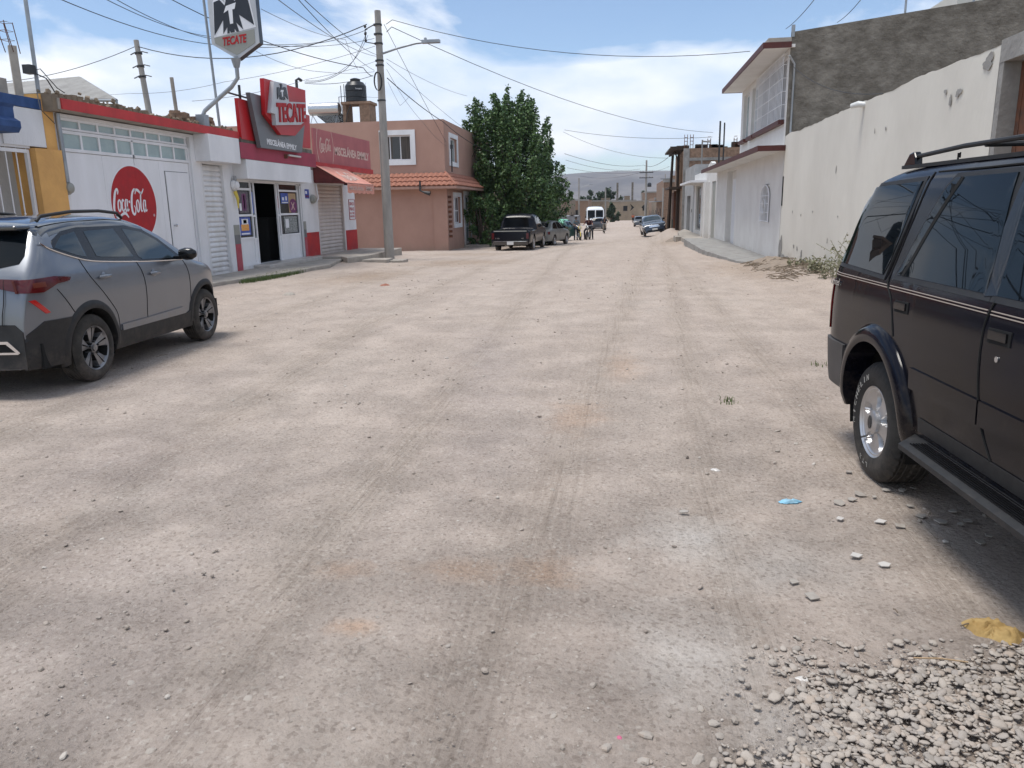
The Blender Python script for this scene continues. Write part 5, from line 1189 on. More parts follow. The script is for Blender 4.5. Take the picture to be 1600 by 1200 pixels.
for sg in (1,-1):
    # lower cladding
    part(c.patch([(-.79,.27),(-.79,.58),(-.62,.70),(-.30,.70),(-.36,.60),(-.42,.45),(-.43,.27)],.010,sg),'bumper_cladding','plastic_black',sl_)
    part(c.ring(.02,.345,.395,.475,-.10,math.pi+.25,.022,sg),'wheel_arch','plastic_black',sl_,smooth=50); part(c.ring(2.48,.345,.39,.465,-.28,math.pi+.1,.022,sg),'wheel_arch','plastic_black',sl_,smooth=50)
    part(c.patch([(.40,.25),(.44,.46),(.55,.43),(1.95,.43),(2.08,.46),(2.10,.25)],.014,sg),'sill_cladding','plastic_black',sl_)
    part(c.patch([(.52,.435),(.52,.50),(1.10,.505),(1.85,.52),(1.98,.475),(1.9,.435)],.020,sg),'sill_trim','silver_paint',sl_)
    part(c.patch([(2.86,.27),(2.88,.55),(2.98,.6),(3.06,.5),(3.07,.3)],.01,sg),'bumper_cladding','plastic_black',sl_)
    # greenhouse
    part(c.patch([(-.30,1.345),(-.22,1.42),(-.02,1.50),(.25,1.53),(1.1,1.53),(1.42,1.475),(1.66,1.36),(2.02,1.105),(1.75,1.105),(.97,1.145),(.35,1.19),(.05,1.235)],.004,sg),'window_surround','plastic_gloss',sl_,smooth=30)
    qg=part(c.patch([(-.24,1.35),(-.06,1.455),(.18,1.49),(.17,1.24),(.05,1.26)],.007,sg,thick=.008),'quarter_window','car_glass_light',sl_,smooth=30)
    part(c.patch([(.33,1.24),(.33,1.49),(.86,1.50),(.98,1.19),(.40,1.225)],.007,sg,thick=.008),'rear_door_window','car_glass_light',sl_,smooth=30)
    part(c.patch([(1.03,1.495),(1.36,1.45),(1.60,1.345),(1.86,1.155),(1.78,1.13),(1.13,1.15),(1.07,1.19)],.007,sg,thick=.008),'front_door_window','car_glass_light',sl_,smooth=30)
    mb=c.line([(-.40,1.40),(-.28,1.33),(.05,1.228),(.35,1.182),(.97,1.137),(1.45,1.112),(2.0,1.092)],sg,.0075,.006); part(mb,'chrome_strip','chrome',sl_,smooth=50)
    part(c.patch([(-.43,1.39),(-.38,1.47),(-.24,1.44),(-.27,1.345)],.006,sg),'pillar_garnish','silver_paint',sl_)
    mb=MB()
    for pts in ([(.03,1.23),(.09,1.05),(.30,.82),(.47,.62),(.49,.42)],[(.985,1.14),(1.04,1.0),(1.06,.8),(1.05,.42)],[(1.99,1.09),(2.07,.95),(2.09,.7),(2.08,.45)],[(-.44,.98),(-.30,.80),(-.22,.70)]):
        part(c.line(pts,sg,.004,.001),'panel_gap','seam',sl_)
    for y,z in ((.31,1.03),(1.27,.985)):
        h_=MB(); W_=c.W(y,z); h_.lathe([(.001,-.105),(.016,-.095),(.02,0),(.016,.095),(.001,.105)],12,Matrix.Translation((sg*(W_+.022),y,z))@Matrix.Rotation(R(90),4,'X')@Matrix.Diagonal((.75,1,1,1))); h_.lathe([(.045,-.001),(.04,.004),(.001,.005)],14,Matrix.Translation((sg*(W_-.001),y,z))@Matrix.Rotation(R(90)*sg,4,'Y'))
        part(h_,'door_handle','silver_paint',sl_,smooth=50)
    # tail lamp on the side
    tl=part(c.patch([(-.76,.97),(-.76,1.085),(-.44,1.10),(-.235,1.075),(-.27,1.045),(-.44,1.03),(-.60,.965)],.020,sg,dy=.012),'tail_lamp','lamp_red',sl_,smooth=30)
    part(c.patch([(-.68,1.01),(-.68,1.055),(-.56,1.06),(-.56,1.015)],.0205,sg,thick=.004),'lamp_amber','lamp_amber',tl)
    part(c.patch([(-.73,.90),(-.68,.905),(-.555,.775),(-.60,.77)],.010,sg),'side_reflector','reflector_red',sl_)
    q=MB(); W_=c.W(1.85,1.12)
    q.lathe([(.001,-.115),(.055,-.10),(.075,-.03),(.07,.05),(.04,.10),(.001,.11)],14,Matrix.Translation((sg*(W_+.16),1.86,1.165))@Matrix.Rotation(R(90),4,'Y')@Matrix.Diagonal((1,.8,1,1))); q.box(sg*(W_-.01),sg*(W_+.08),1.82,1.90,1.10,1.14)
    part(q,'side_mirror','plastic_gloss',sl_,smooth=50)
    q=MB(); q.tube([(sg*.60,-.20,1.60),(sg*.61,-.15,1.645),(sg*.615,.3,1.685),(sg*.61,.8,1.69),(sg*.60,1.15,1.665),(sg*.59,1.25,1.61)],.017,8); part(q,'roof_rail','silver_paint' if 0 else 'plastic_black',sl_,smooth=50)
# rear details
part(c.rpatch([(-.66,1.22),(-.68,1.29),(-.62,1.51),(.62,1.51),(.68,1.29),(.66,1.22),(.5,1.175),(-.5,1.175)],.006),'rear_window','car_glass',sl_,smooth=30)
part(MB().box(-.60,.60,-.50,-.28,1.515,1.565),'spoiler','roof_black',sl_); bevel(bpy.data.objects['spoiler'],.02,3)
part(c.rpatch([(-.70,.98),(-.70,1.085),(.70,1.085),(.70,.98),(.42,1.03),(-.42,1.03)],.010),'tail_lamp','lamp_deep',sl_,smooth=30)
part(c.rpatch([(-.52,1.048),(-.52,1.075),(.52,1.075),(.52,1.048)],.018),'chrome_bar','chrome',sl_)
part(c.rpatch([(-.735,.285),(-.735,.62),(-.66,.69),(.66,.69),(.735,.62),(.735,.285)],.008),'rear_bumper','plastic_black',sl_,smooth=40)
part(c.rpatch([(-.38,.29),(-.46,.40),(.46,.40),(.38,.29)],.022),'skid_plate','silver_paint',sl_)
for sg in (1,-1):
    mb=c.rpatch([(sg*.34,.52),(sg*.36,.545),(sg*.60,.545),(sg*.70,.44),(sg*.68,.425),(sg*.58,.52)],.03); part(mb,'exhaust_trim','chrome',sl_)
    mb=c.rpatch([(sg*.34,.50),(sg*.44,.425),(sg*.68,.425),(sg*.69,.445),(sg*.46,.445),(sg*.37,.51)],.03); part(mb,'exhaust_trim','chrome',sl_)
    part(c.rpatch([(sg*.38,.51),(sg*.58,.525),(sg*.67,.44),(sg*.46,.44)],.016),'exhaust_opening','seam',sl_)
q=MB()
for sg in (1,-1):
    P_=[(sg*.58,z) for z in (1.09,.98,.88,.78,.69)]; q.tube([(x*(1+.03*math.sin(i*1.2)),c.rearY(z)-.045*(1-(x/.86)**2)-.002,z) for i,(x,z) in enumerate(P_)],.004,5)
q.tube([(x,c.rearY(.69)-.045*(1-(x/.86)**2)-.004,.69) for x in np.linspace(-.60,.60,12)],.004,5); part(q,'tailgate_gap','seam',sl_)
part(c.rpatch([(-.26,.76),(-.26,.90),(.26,.90),(.26,.76)],.01),'number_plate','plate_white',sl_)
for y,x in ((.02,1),(.02,-1),(2.48,1),(2.48,-1)): make_wheel(sl_,x*.878,y,.338,.22,.222,x,'twin',True,'tyre_dusty','alloy_dark')
# ---------- black SUV, right foreground ----------
sv=empty('black_suv',(2.37,4.73,0),R(180)+math.atan2(.0556,.998),'old black sport utility vehicle with roof rack and running board, right edge','car')
OL=[(-.965,.42),(-.962,.50),(-.958,.62),(-.952,.72),(-.945,.80),(-.935,.95),(-.922,1.12),(-.908,1.22),(-.86,1.40),(-.80,1.60),(-.74,1.745),(-.67,1.80),(-.53,1.83),(-.1,1.855),(.6,1.865),(1.2,1.86),(1.60,1.83),(1.80,1.79),(2.05,1.60),(2.42,1.26),(2.52,1.21),(3.0,1.16),(3.35,1.09),(3.47,.98),(3.53,.75),(3.56,.55),(3.57,.40)]
WP=[(.3,.80),(.45,.855),(.60,.872),(.75,.882),(.95,.885),(1.10,.878),(1.20,.862),(1.26,.835),(1.5,.765),(1.76,.69),(1.84,.65),(1.9,.62)]
c=Car(OL,WP,[(-.965,.46),(-.5,.44),(.5,.46),(3.5,.42)],[(0.0,.40,.455),(2.83,.40,.44)],crown=.035,rs=.085,plan=(.06,.30,.14,.5),fine=.04,rows=18)
c.body(sv,lambda y,z,k:(0),['suv_paint'])
def grp(mb,q): mb.add(q.v,q.f)
for sg in (-1,1):   # passenger side is local +x after turning the car round
    part(c.ring(0,.40,.445,.55,-.10,math.pi+.10,.045,sg,48),'wheel_arch','suv_paint',sv,smooth=50); part(c.ring(2.83,.40,.43,.53,-.10,math.pi+.10,.045,sg,48),'wheel_arch','suv_paint',sv,smooth=50)
    part(c.patch([(-.958,.44),(-.958,.74),(-.50,.74),(-.52,.58),(-.56,.44)],.018,sg),'bumper_corner','suv_grey',sv)
    # door mouldings
    part(c.patch([(.50,.69),(.50,.80),(1.2,.80),(1.2,.69)],.010,sg),'rear_door_moulding','suv_paint',sv,smooth=20); part(c.patch([(1.215,.69),(1.215,.80),(2.36,.80),(2.36,.69)],.010,sg),'front_door_moulding','suv_paint',sv,smooth=20)
    part(c.patch([(.62,.49),(.62,.56),(2.34,.56),(2.34,.49)],.008,sg),'sill','plastic_black',sv)
    # glass
    for nm,poly in (('quarter_window',[(-.855,1.255),(-.735,1.735),(-.02,1.755),(-.05,1.235)]),('rear_door_window',[(.12,1.25),(.20,1.50),(.30,1.70),(.36,1.762),(.93,1.765),(1.08,1.25)]),('front_door_window',[(1.17,1.25),(1.05,1.765),(1.60,1.76),(1.80,1.66),(2.12,1.25)])):
        cy_=sum(p[0] for p in poly)/len(poly); cz_=sum(p[1] for p in poly)/len(poly)
        big=[(cy_+(a-cy_)*1.09,cz_+(b_-cz_)*1.10) for a,b_ in poly]
        f=part(c.patch(big,.004,sg),'window_frame','plastic_black',sv,smooth=30)
        part(c.patch(poly,.010,sg,thick=.008),nm,'car_glass',f,smooth=30)
    part(c.line([(.20,1.25),(.30,1.50),(.44,1.76)],sg,.012,.008),'window_divider','plastic_black',sv)
    part(c.patch([(1.0,1.27),(1.0,1.76),(1.05,1.765),(1.17,1.25),(1.08,1.24)],.009,sg),'door_pillar','plastic_gloss',sv)
    mb=MB()
    for pts in ([(.06,1.80),(.04,1.60),(.02,1.40),(.03,1.22),(.14,1.12),(.20,1.02),(.24,.92)],[(1.12,1.82),(1.13,1.60),(1.17,1.25),(1.155,1.1),(1.18,.85),(1.24,.68),(1.32,.56)],[(2.25,1.25),(2.32,1.0),(2.36,.8),(2.36,.5)],[(.10,1.80),(.6,1.80),(1.1,1.80),(1.7,1.77)]):
        part(c.line(pts,sg,.005,.001),'panel_gap','seam',sv)
    mb=MB()
    for a,b_ in ((-.90,.06),(.09,1.15),(1.18,2.25),(2.3,3.2)):
        for z in (1.172,1.186): grp(mb,c.line([(a,z),((a+b_)/2,z),(b_,z)],sg,.0028,.001))
    part(mb,'pinstripe','pinstripe',sv)
    for y in (.30,1.29):
        z=1.09; part(c.patch([(y-.085,z-.032),(y-.09,z+.03),(y+.085,z+.034),(y+.09,z-.028)],.004,sg),'handle_recess','seam',sv)
        h_=part(c.patch([(y-.07,z-.014),(y-.075,z+.022),(y+.065,z+.025),(y+.07,z-.012)],.013,sg,thick=.02),'door_handle','plastic_gloss',sv,smooth=40); bevel(h_,.006,2)
    part(MB().lathe([(.013,0),(.013,.004),(.001,.005)],12,Matrix.Translation((sg*c.W(1.30,1.0),1.30,1.0))@Matrix.Rotation(R(90)*sg,4,'Y')),'door_lock','steel',sv)
    part(c.patch([(-.948,.80),(-.925,1.14),(-.86,1.14),(-.88,.80)],.010,sg),'tail_lamp','lamp_red',sv)
    # running board
    rb_=MB(); P=[]
    prof=[(.80,.50),(.82,.47),(.88,.455),(.96,.455),(.985,.44),(.985,.415),(.95,.39),(.80,.38)]
    ys=[.56,.60,.68,.80,1.0,1.4,1.8,2.2,2.32,2.40]
    for y in ys:
        k_=1 if .66<y<2.3 else .35+.65*min(1,max(0,(y-.56)/.12 if y<1 else (2.42-y)/.12)); P.append([(sg*(.80+(a-.80)*k_),y,b_) for a,b_ in prof])
    rb_.grid(P if sg==1 else P[::-1]); rbo=part(rb_,'running_board','plastic_black',sv,smooth=35)
    q=MB()
    for i in range(7): q.box(sg*(.865+.014*i),sg*(.871+.014*i),.74,2.24,.4555,.4605)
    part(q,'tread_strip','plastic_gloss',rbo)
    # roof rack
    q=MB(); q.box(sg*.600,sg*.632,-.50,1.62,1.838,1.858); q.tube([(sg*.60,-.36,1.905),(sg*.60,.2,1.925),(sg*.60,1.55,1.925)],.013,8); rk=part(q,'roof_rack','plastic_black',sv,smooth=40)
    for y in (-.42,1.55):
        q=MB(); s_=1 if y<0 else -1; P=[(y-.09*s_,1.852),(y+.09*s_,1.852),(y+.08*s_,1.90),(y+.05*s_,1.935),(y-.01*s_,1.925),(y-.06*s_,1.88)]
        q.plate(P,(Vector((sg*.60-.022,0,0)),Vector((0,1,0)),Vector((0,0,1)),Vector((1,0,0))),.044); o=part(q,'rack_foot','plastic_gloss',rk); bevel(o,.008,2)
    q=MB(); q.tube([(sg*.615,.18,1.856),(sg*.615,.18,1.89),(sg*.615,.20,1.892),(sg*.615,.20,1.866)],.005,5)
    part(q,'tie_loop','plastic_gloss',rk)
    part(c.patch([(2.05,1.25),(2.05,1.33),(2.14,1.25)],.012,sg),'mirror_base','plastic_black',sv)
    q=MB(); q.box(sg*.90,sg*1.10,2.02,2.12,1.24,1.40); o=part(q,'side_mirror','plastic_gloss',sv); bevel(o,.03,3)
for y in (.42,1.2): part(MB().tube([(-.60,y,1.918),(.60,y,1.918)],.014,8),'cross_bar','plastic_black',sv)
part(c.rpatch([(-.66,1.27),(-.58,1.72),(.58,1.72),(.66,1.27)],.006),'rear_window','car_glass',sv,smooth=30)
part(c.rpatch([(-.76,.46),(-.76,.74),(.76,.74),(.76,.46)],.03),'rear_bumper','suv_grey',sv)
part(c.rpatch([(-.26,.85),(-.26,1.0),(.26,1.0),(.26,.85)],.01),'number_plate','plate_white',sv)
part(c.rpatch([(-.62,.70),(-.62,.95),(.62,.95),(.62,.70)],.01,front=True),'grille','plastic_black',sv)
for sg in (1,-1): part(c.rpatch([(sg*.64,.72),(sg*.64,.92),(sg*.78,.92),(sg*.78,.72)],.01,front=True),'headlight','lamp_glass',sv)
q=MB(); fr_=None
sgp=1
bd=(Vector((sgp*(c.W(-.72,1.13)+.006),-.89,1.10)),Vector((0,1,0)),Vector((0,0,1)),Vector((sgp,0,0)))
text(q,'Limited',bd,0.02,.005,.16,.045,.003,.002,0,shear=.3); part(q,'badge','chrome',sv)
q=MB(); bd=(Vector((.0,0,0)),)
for y,x in ((0.0,1),(0.0,-1),(2.83,1),(2.83,-1)):
    t_,Mx,ho=make_wheel(sv,x*.862,y,.362,.255,.215,x,'suv',True,'tyre','alloy')
    if x==1 or True:
        lm=MB(); word='MICHELIN'; 
        for k,chh in enumerate(word):
            a=R(-118)+(k-3.5)*R(-11.5)
            rad=.268
            ctr=Vector((rad*math.cos(a),rad*math.sin(a),ho+.0215)); up=Vector((math.cos(a),math.sin(a),-.07)).normalized(); rt=Vector((math.sin(a),-math.cos(a),0))
            M3=Mx.to_3x3(); fr_=(Mx@ctr,(M3@rt),(M3@up),(M3@Vector((0,0,1)))); text(lm,chh,fr_,-.016 if chh!='I' else -.004,-.016,.032 if chh!='I' else .008,.036,.003,0,0,bold=-.01)
        for k,chh in enumerate('LTX'):
            a=R(-12)+(k-1)*R(-11); rad=.268; ctr=Vector((rad*math.cos(a),rad*math.sin(a),ho+.0215)); up=Vector((math.cos(a),math.sin(a),-.07)).normalized(); rt=Vector((math.sin(a),-math.cos(a),0)); M3=Mx.to_3x3()
            text(lm,chh,(Mx@ctr,(M3@rt),(M3@up),(M3@Vector((0,0,1)))),-.012,-.012,.024,.026,.003,0,0,bold=-.01)
        part(lm,'tyre_lettering','letter_white',t_)
# ---------- smaller vehicles ----------
def small_car(name,loc,rz,label,cat,OL,WP,bot,arches,paint,wins,wr,wx,extra=None,tilt=0,glass='car_glass',rearwin=None,frontwin=None,tm='tyre_dusty',tail=None,head=None,crown=.04,plan=(.15,.4,.16,.5),rim='alloy'):
    root=empty(name,loc,rz,label,cat); root.rotation_euler=(0,tilt,rz)
    c=Car(OL,WP,bot,arches,crown=crown,rs=.08,plan=plan,fine=.12,rows=9); c.body(root,lambda y,z,k:0,[paint])
    for sg in (1,-1):
        for p in wins: part(c.patch(p,.008,sg,dy=.1,nz=3),'window',glass,root)
        if tail: part(c.patch(tail,.012,sg,dy=.05,nz=2),'tail_lamp','lamp_red',root)
        if head: part(c.patch(head,.012,sg,dy=.05,nz=2),'headlight','lamp_glass',root)
        q=MB(); y=wins[-1][0][0]; yy=max(p[0] for p in wins[-1])-.12; zz=min(p[1] for p in wins[-1])+.08; q.box(sg*(c.W(yy,zz)+.02),sg*(c.W(yy,zz)+.2),yy-.04,yy+.05,zz-.06,zz+.08); part(q,'side_mirror','plastic_gloss',root)
    if rearwin: part(c.rpatch(rearwin,.008,dx=.2,nz=3),'rear_window',glass,root)
    if frontwin: 
        q=MB();P=[]
        for y in np.linspace(frontwin[0],frontwin[1],6):
            z=float(c.zt(y)); w_=c.W(y,z)*.90; dz=float(c.zt(y+.02)-c.zt(y-.02))/.04; l=math.hypot(1,dz); P.append([(t_*w_,y+(-dz/l)*(c.crown*(1-t_*t_*.81)+.008),z+(1/l)*(c.crown*(1-t_*t_*.81)+.008)) for t_ in np.linspace(-1,1,7)])
        q.grid(P); part(q,'windscreen',glass,root)
    for yc,zc,r in arches:
        for x in (1,-1): make_wheel(root,x*wx,yc,wr,.20,wr*.62,x,'x',False,tm,rim)
    if extra: extra(c,root)
    return root
SED=[(-1.0,.30),(-.99,.5),(-.96,.75),(-.90,.93),(-.75,.98),(-.45,1.02),(-.05,1.32),(.25,1.40),(.9,1.42),(1.3,1.38),(1.95,.98),(2.1,.94),(2.7,.86),(3.05,.72),(3.15,.5),(3.18,.28)]
SW=[(.2,.76),(.5,.83),(.8,.84),(.95,.80),(1.2,.70),(1.45,.60)]
SWIN=[[(-.28,1.0),(0,1.25),(.25,1.33),(.62,1.35),(.62,.97)],[(.70,.97),(.70,1.35),(1.2,1.33),(1.75,1.0),(1.75,.96)]]
# black pickup
def pick_extra(c,root):
    q=MB(); q.box(-.80,.80,-1.22,.95,1.02,1.03); part(q,'cargo_bed','seam',root)
    part(c.rpatch([(-.80,.52),(-.80,.54),(.80,.54),(.80,.52)],.02,dx=.3),'bumper_trim','chrome',root)
    part(c.rpatch([(-.86,.36),(-.86,.55),(.86,.55),(.86,.36)],.014,dx=.3),'rear_bumper','plastic_black',root)
    part(c.rpatch([(-.15,.37),(-.15,.52),(.17,.52),(.17,.37)],.03),'number_plate','plate_white',root)
    part(c.rpatch([(-.80,.985),(-.80,1.03),(.80,1.03),(.80,.985)],.012,dx=.3),'tailgate_lip','meter_grey',root)
    for sg in (1,-1): part(c.rpatch([(sg*.78,.64),(sg*.78,.92),(sg*.90,.92),(sg*.90,.64)],.014),'tail_lamp','lamp_red',root)
    q=MB(); fr_=(Vector((0,c.rearY(.68)-.055,0)),Vector((1,0,0)),Vector((0,0,1)),Vector((0,-1,0))); text(q,'F-150',fr_,-.70,.65,.18,.05,.004,.002); text(q,'XLT',fr_,.55,.65,.12,.04,.004,.002); part(q,'badge','chrome',root)
PK=[(-1.28,.36),(-1.275,.5),(-1.265,.8),(-1.25,1.04),(-1.0,1.05),(.86,1.06),(.90,1.10),(1.02,1.55),(1.15,1.70),(1.5,1.78),(2.1,1.78),(2.4,1.72),(2.95,1.22),(3.1,1.17),(3.9,1.10),(4.15,1.0),(4.2,.7),(4.22,.4)]
small_car('black_pickup',(-5.15,38.25,-.49),R(-3.0),'black pickup truck seen from behind, dusty on its right flank','pickup',PK,[(.3,.80),(.5,.95),(.8,.97),(1.0,.955),(1.15,.93),(1.5,.82),(1.78,.72)],[(-1.3,.42),(4.2,.40)],[(0,.38,.46),(3.25,.38,.46)],'car_black',
 [[(1.12,1.12),(1.18,1.58),(1.45,1.64),(1.5,1.12)],[(1.56,1.12),(1.56,1.66),(2.25,1.64),(2.72,1.2),(2.72,1.12)]],.38,.95,pick_extra,rearwin=[(-.66,1.14),(-.60,1.60),(.60,1.60),(.66,1.14)],frontwin=(2.48,2.9),crown=.03,plan=(.05,.2,.1,.4),tm='tyre_dusty')
def dust(c,root): pass
small_car('grey_sedan',(-4.55,45.2,-.60),R(-13),'dull grey small sedan parked ahead of the black pickup','car',SED,SW,[(-1,.32),(3.2,.28)],[(0,.31,.36),(2.4,.31,.36)],'dusty_grey_paint',SWIN,.30,.83,tail=[(-.97,.68),(-.95,.84),(-.85,.84),(-.87,.68)],head=[(3.0,.6),(2.95,.72),(3.08,.66),(3.12,.58)],rearwin=[(-.52,1.05),(-.5,1.28),(.5,1.28),(.52,1.05)],frontwin=(1.4,1.85),plan=(.12,.3,.14,.4))
HAT=[(-.72,.32),(-.71,.5),(-.69,.8),(-.64,1.0),(-.50,1.22),(-.36,1.38),(-.1,1.44),(.8,1.48),(1.3,1.44),(1.95,1.02),(2.1,.98),(2.7,.90),(3.0,.76),(3.08,.5),(3.1,.3)]
HW=[(.2,.76),(.5,.83),(.8,.84),(.98,.80),(1.2,.72),(1.5,.60)]
HWIN=[[(-.40,1.05),(-.20,1.32),(.1,1.36),(.1,1.02)],[(.18,1.02),(.18,1.37),(.68,1.39),(.68,1.0)],[(.76,1.0),(.76,1.39),(1.2,1.37),(1.75,1.04),(1.75,1.0)]]
def green_extra(c,root):
    P=[[(x,y,float(c.zt(y))+.05+.03*math.sin(x*7+y*3)-(.25 if abs(x)>.66 else 0)) for x in np.linspace(-.80,.80,11)] for y in np.linspace(-.35,1.3,12)]
    part(MB().grid(P),'cloth_cover','green_cloth',root,smooth=60)
small_car('green_wagon',(-4.15,56.3,-.80),R(74),'green car with a pale green cloth over its roof, backed toward the street','car',HAT,HW,[(-.8,.34),(3.2,.3)],[(0,.33,.38),(2.4,.33,.38)],'green_paint',HWIN,.32,.83,green_extra,tail=[(-.70,.65),(-.66,1.02),(-.50,1.0),(-.56,.65)],rearwin=[(-.55,1.08),(-.5,1.32),(.5,1.32),(.55,1.08)],frontwin=(1.4,1.85))
small_car('charcoal_hatchback',(-2.65,92,-1.22),R(-3),'small charcoal hatchback seen from behind, in front of the white bus','car',HAT,HW,[(-.8,.34),(3.2,.3)],[(0,.33,.38),(2.4,.33,.38)],'charcoal_paint',HWIN,.32,.83,None,tail=[(-.70,.75),(-.66,1.0),(-.50,1.0),(-.56,.75)],rearwin=[(-.60,1.02),(-.54,1.34),(.54,1.34),(.60,1.02)],frontwin=(1.4,1.85))
NSED=[(-1.0,.30),(-.99,.5),(-.96,.85),(-.88,1.05),(-.4,1.10),(.1,1.40),(.4,1.46),(1.0,1.46),(1.3,1.42),(1.95,1.06),(2.15,1.0),(2.8,.92),(3.2,.78),(3.3,.5),(3.32,.26)]
def blue_extra(c,root):
    part(c.rpatch([(-.42,.62),(-.38,.76),(.38,.76),(.42,.62)],.02,front=True),'grille','chrome',root)
    part(c.rpatch([(-.20,.40),(-.20,.52),(.20,.52),(.20,.40)],.02,front=True),'number_plate','plate_white',root)
    part(c.rpatch([(-.6,.30),(-.6,.42),(.6,.42),(.6,.30)],.012,front=True),'lower_intake','seam',root)
small_car('blue_sedan',(2.55,65.4,-.70),R(180+3),'dark blue sedan facing us, tilted on the dirt bank before the wooden shed','car',NSED,[(.2,.80),(.5,.88),(.85,.90),(1.0,.86),(1.3,.72),(1.5,.62)],[(-1,.32),(3.3,.28)],[(0,.33,.38),(2.7,.33,.38)],'navy_paint',[[(-.18,1.1),(.15,1.33),(.6,1.38),(.6,1.08)],[(.70,1.08),(.70,1.38),(1.2,1.36),(1.78,1.08),(1.78,1.05)]],.33,.87,blue_extra,tilt=R(7.5),glass='car_glass_light',head=[(3.0,.68),(2.9,.82),(3.2,.74),(3.27,.66)],frontwin=(1.36,1.88))
small_car('dark_suv',(2.75,116,-1.50),R(180),'dark vehicle parked behind the tilted blue sedan','car',HAT,[(.2,.80),(.5,.88),(.85,.90),(1.0,.86),(1.3,.76),(1.5,.68)],[(-.8,.34),(3.2,.3)],[(0,.33,.38),(2.4,.33,.38)],'charcoal_paint',HWIN,.34,.85,None,head=[(2.9,.68),(2.85,.82),(3.0,.78),(3.06,.66)],frontwin=(1.36,1.88))
# white bus
BUS=[(-2.0,.35),(-1.99,.8),(-1.97,2.2),(-1.9,2.55),(-1.6,2.72),(0,2.80),(2.6,2.80),(3.2,2.72),(3.45,2.5),(3.75,1.35),(3.85,1.15),(4.2,1.0),(4.3,.7),(4.32,.35)]
def bus_extra(c,root):
    for sg in (1,-1):
        P=[]
        for z in np.linspace(1.42,2.40,6):
            y=c.frontY(z); P.append([(sg*x,y+.05*(1-(x/1.1)**2)+.012,z) for x in (.06,.4,.75,.98)])
        part(MB().grid(P if sg==-1 else P[::-1]),'windscreen','car_glass',root)
    part(c.rpatch([(-.5,.62),(-.5,.95),(.5,.95),(.5,.62)],.02,front=True),'grille','plastic_black',root)
small_car('white_bus',(-3.45,104.5,-1.35),R(180+4),'white minibus facing us far down the street','bus',BUS,[(.3,1.0),(.8,1.12),(2.2,1.10),(2.6,1.0),(2.85,.85)],[(-2,.4),(4.3,.4)],[(0,.42,.48),(3.3,.42,.48)],'bus_white',[[(-1.6,1.45),(-1.6,2.3),(-.4,2.3),(-.4,1.45)],[(-.2,1.45),(-.2,2.3),(1.2,2.3),(1.2,1.45)],[(1.4,1.45),(1.4,2.3),(2.9,2.3),(3.3,1.45)]],.42,1.08,bus_extra,head=[(4.1,.75),(4.1,.95),(4.22,.95),(4.26,.75)],plan=(.05,.3,.08,.5))
# grey tarp trailer
tr=empty('covered_trailer',(-4.9,77,-1.05),0,'boxy trailer under a grey tarp behind the motorcycles','trailer')
mb=MB(); P=[[(-.95+1.9*i/10,-.9+1.8*j/4,1.75+.06*math.sin(i*1.3+j)) for i in range(11)] for j in range(5)]; mb.grid(P); mb.box(-.95,.95,-.9,.9,.45,1.72); part(mb,'tarp_cover','tarp',tr)
for x in (-.9,.9): make_wheel(tr,x,0,.32,.18,.19,x,'x',False)
tn=empty('teal_tank',(-5.05,47.2,-.6),0,'teal drum shape standing behind the black pickup','tank')
part(MB().lathe([(.001,.9),(.42,.9),(.44,.95),(.44,1.85),(.36,1.95),(.001,2.0)],16),'drum','green_paint',tn,smooth=40); part(MB().box(-.35,.35,-.35,.35,0,.9),'stand','dark_metal',tn)
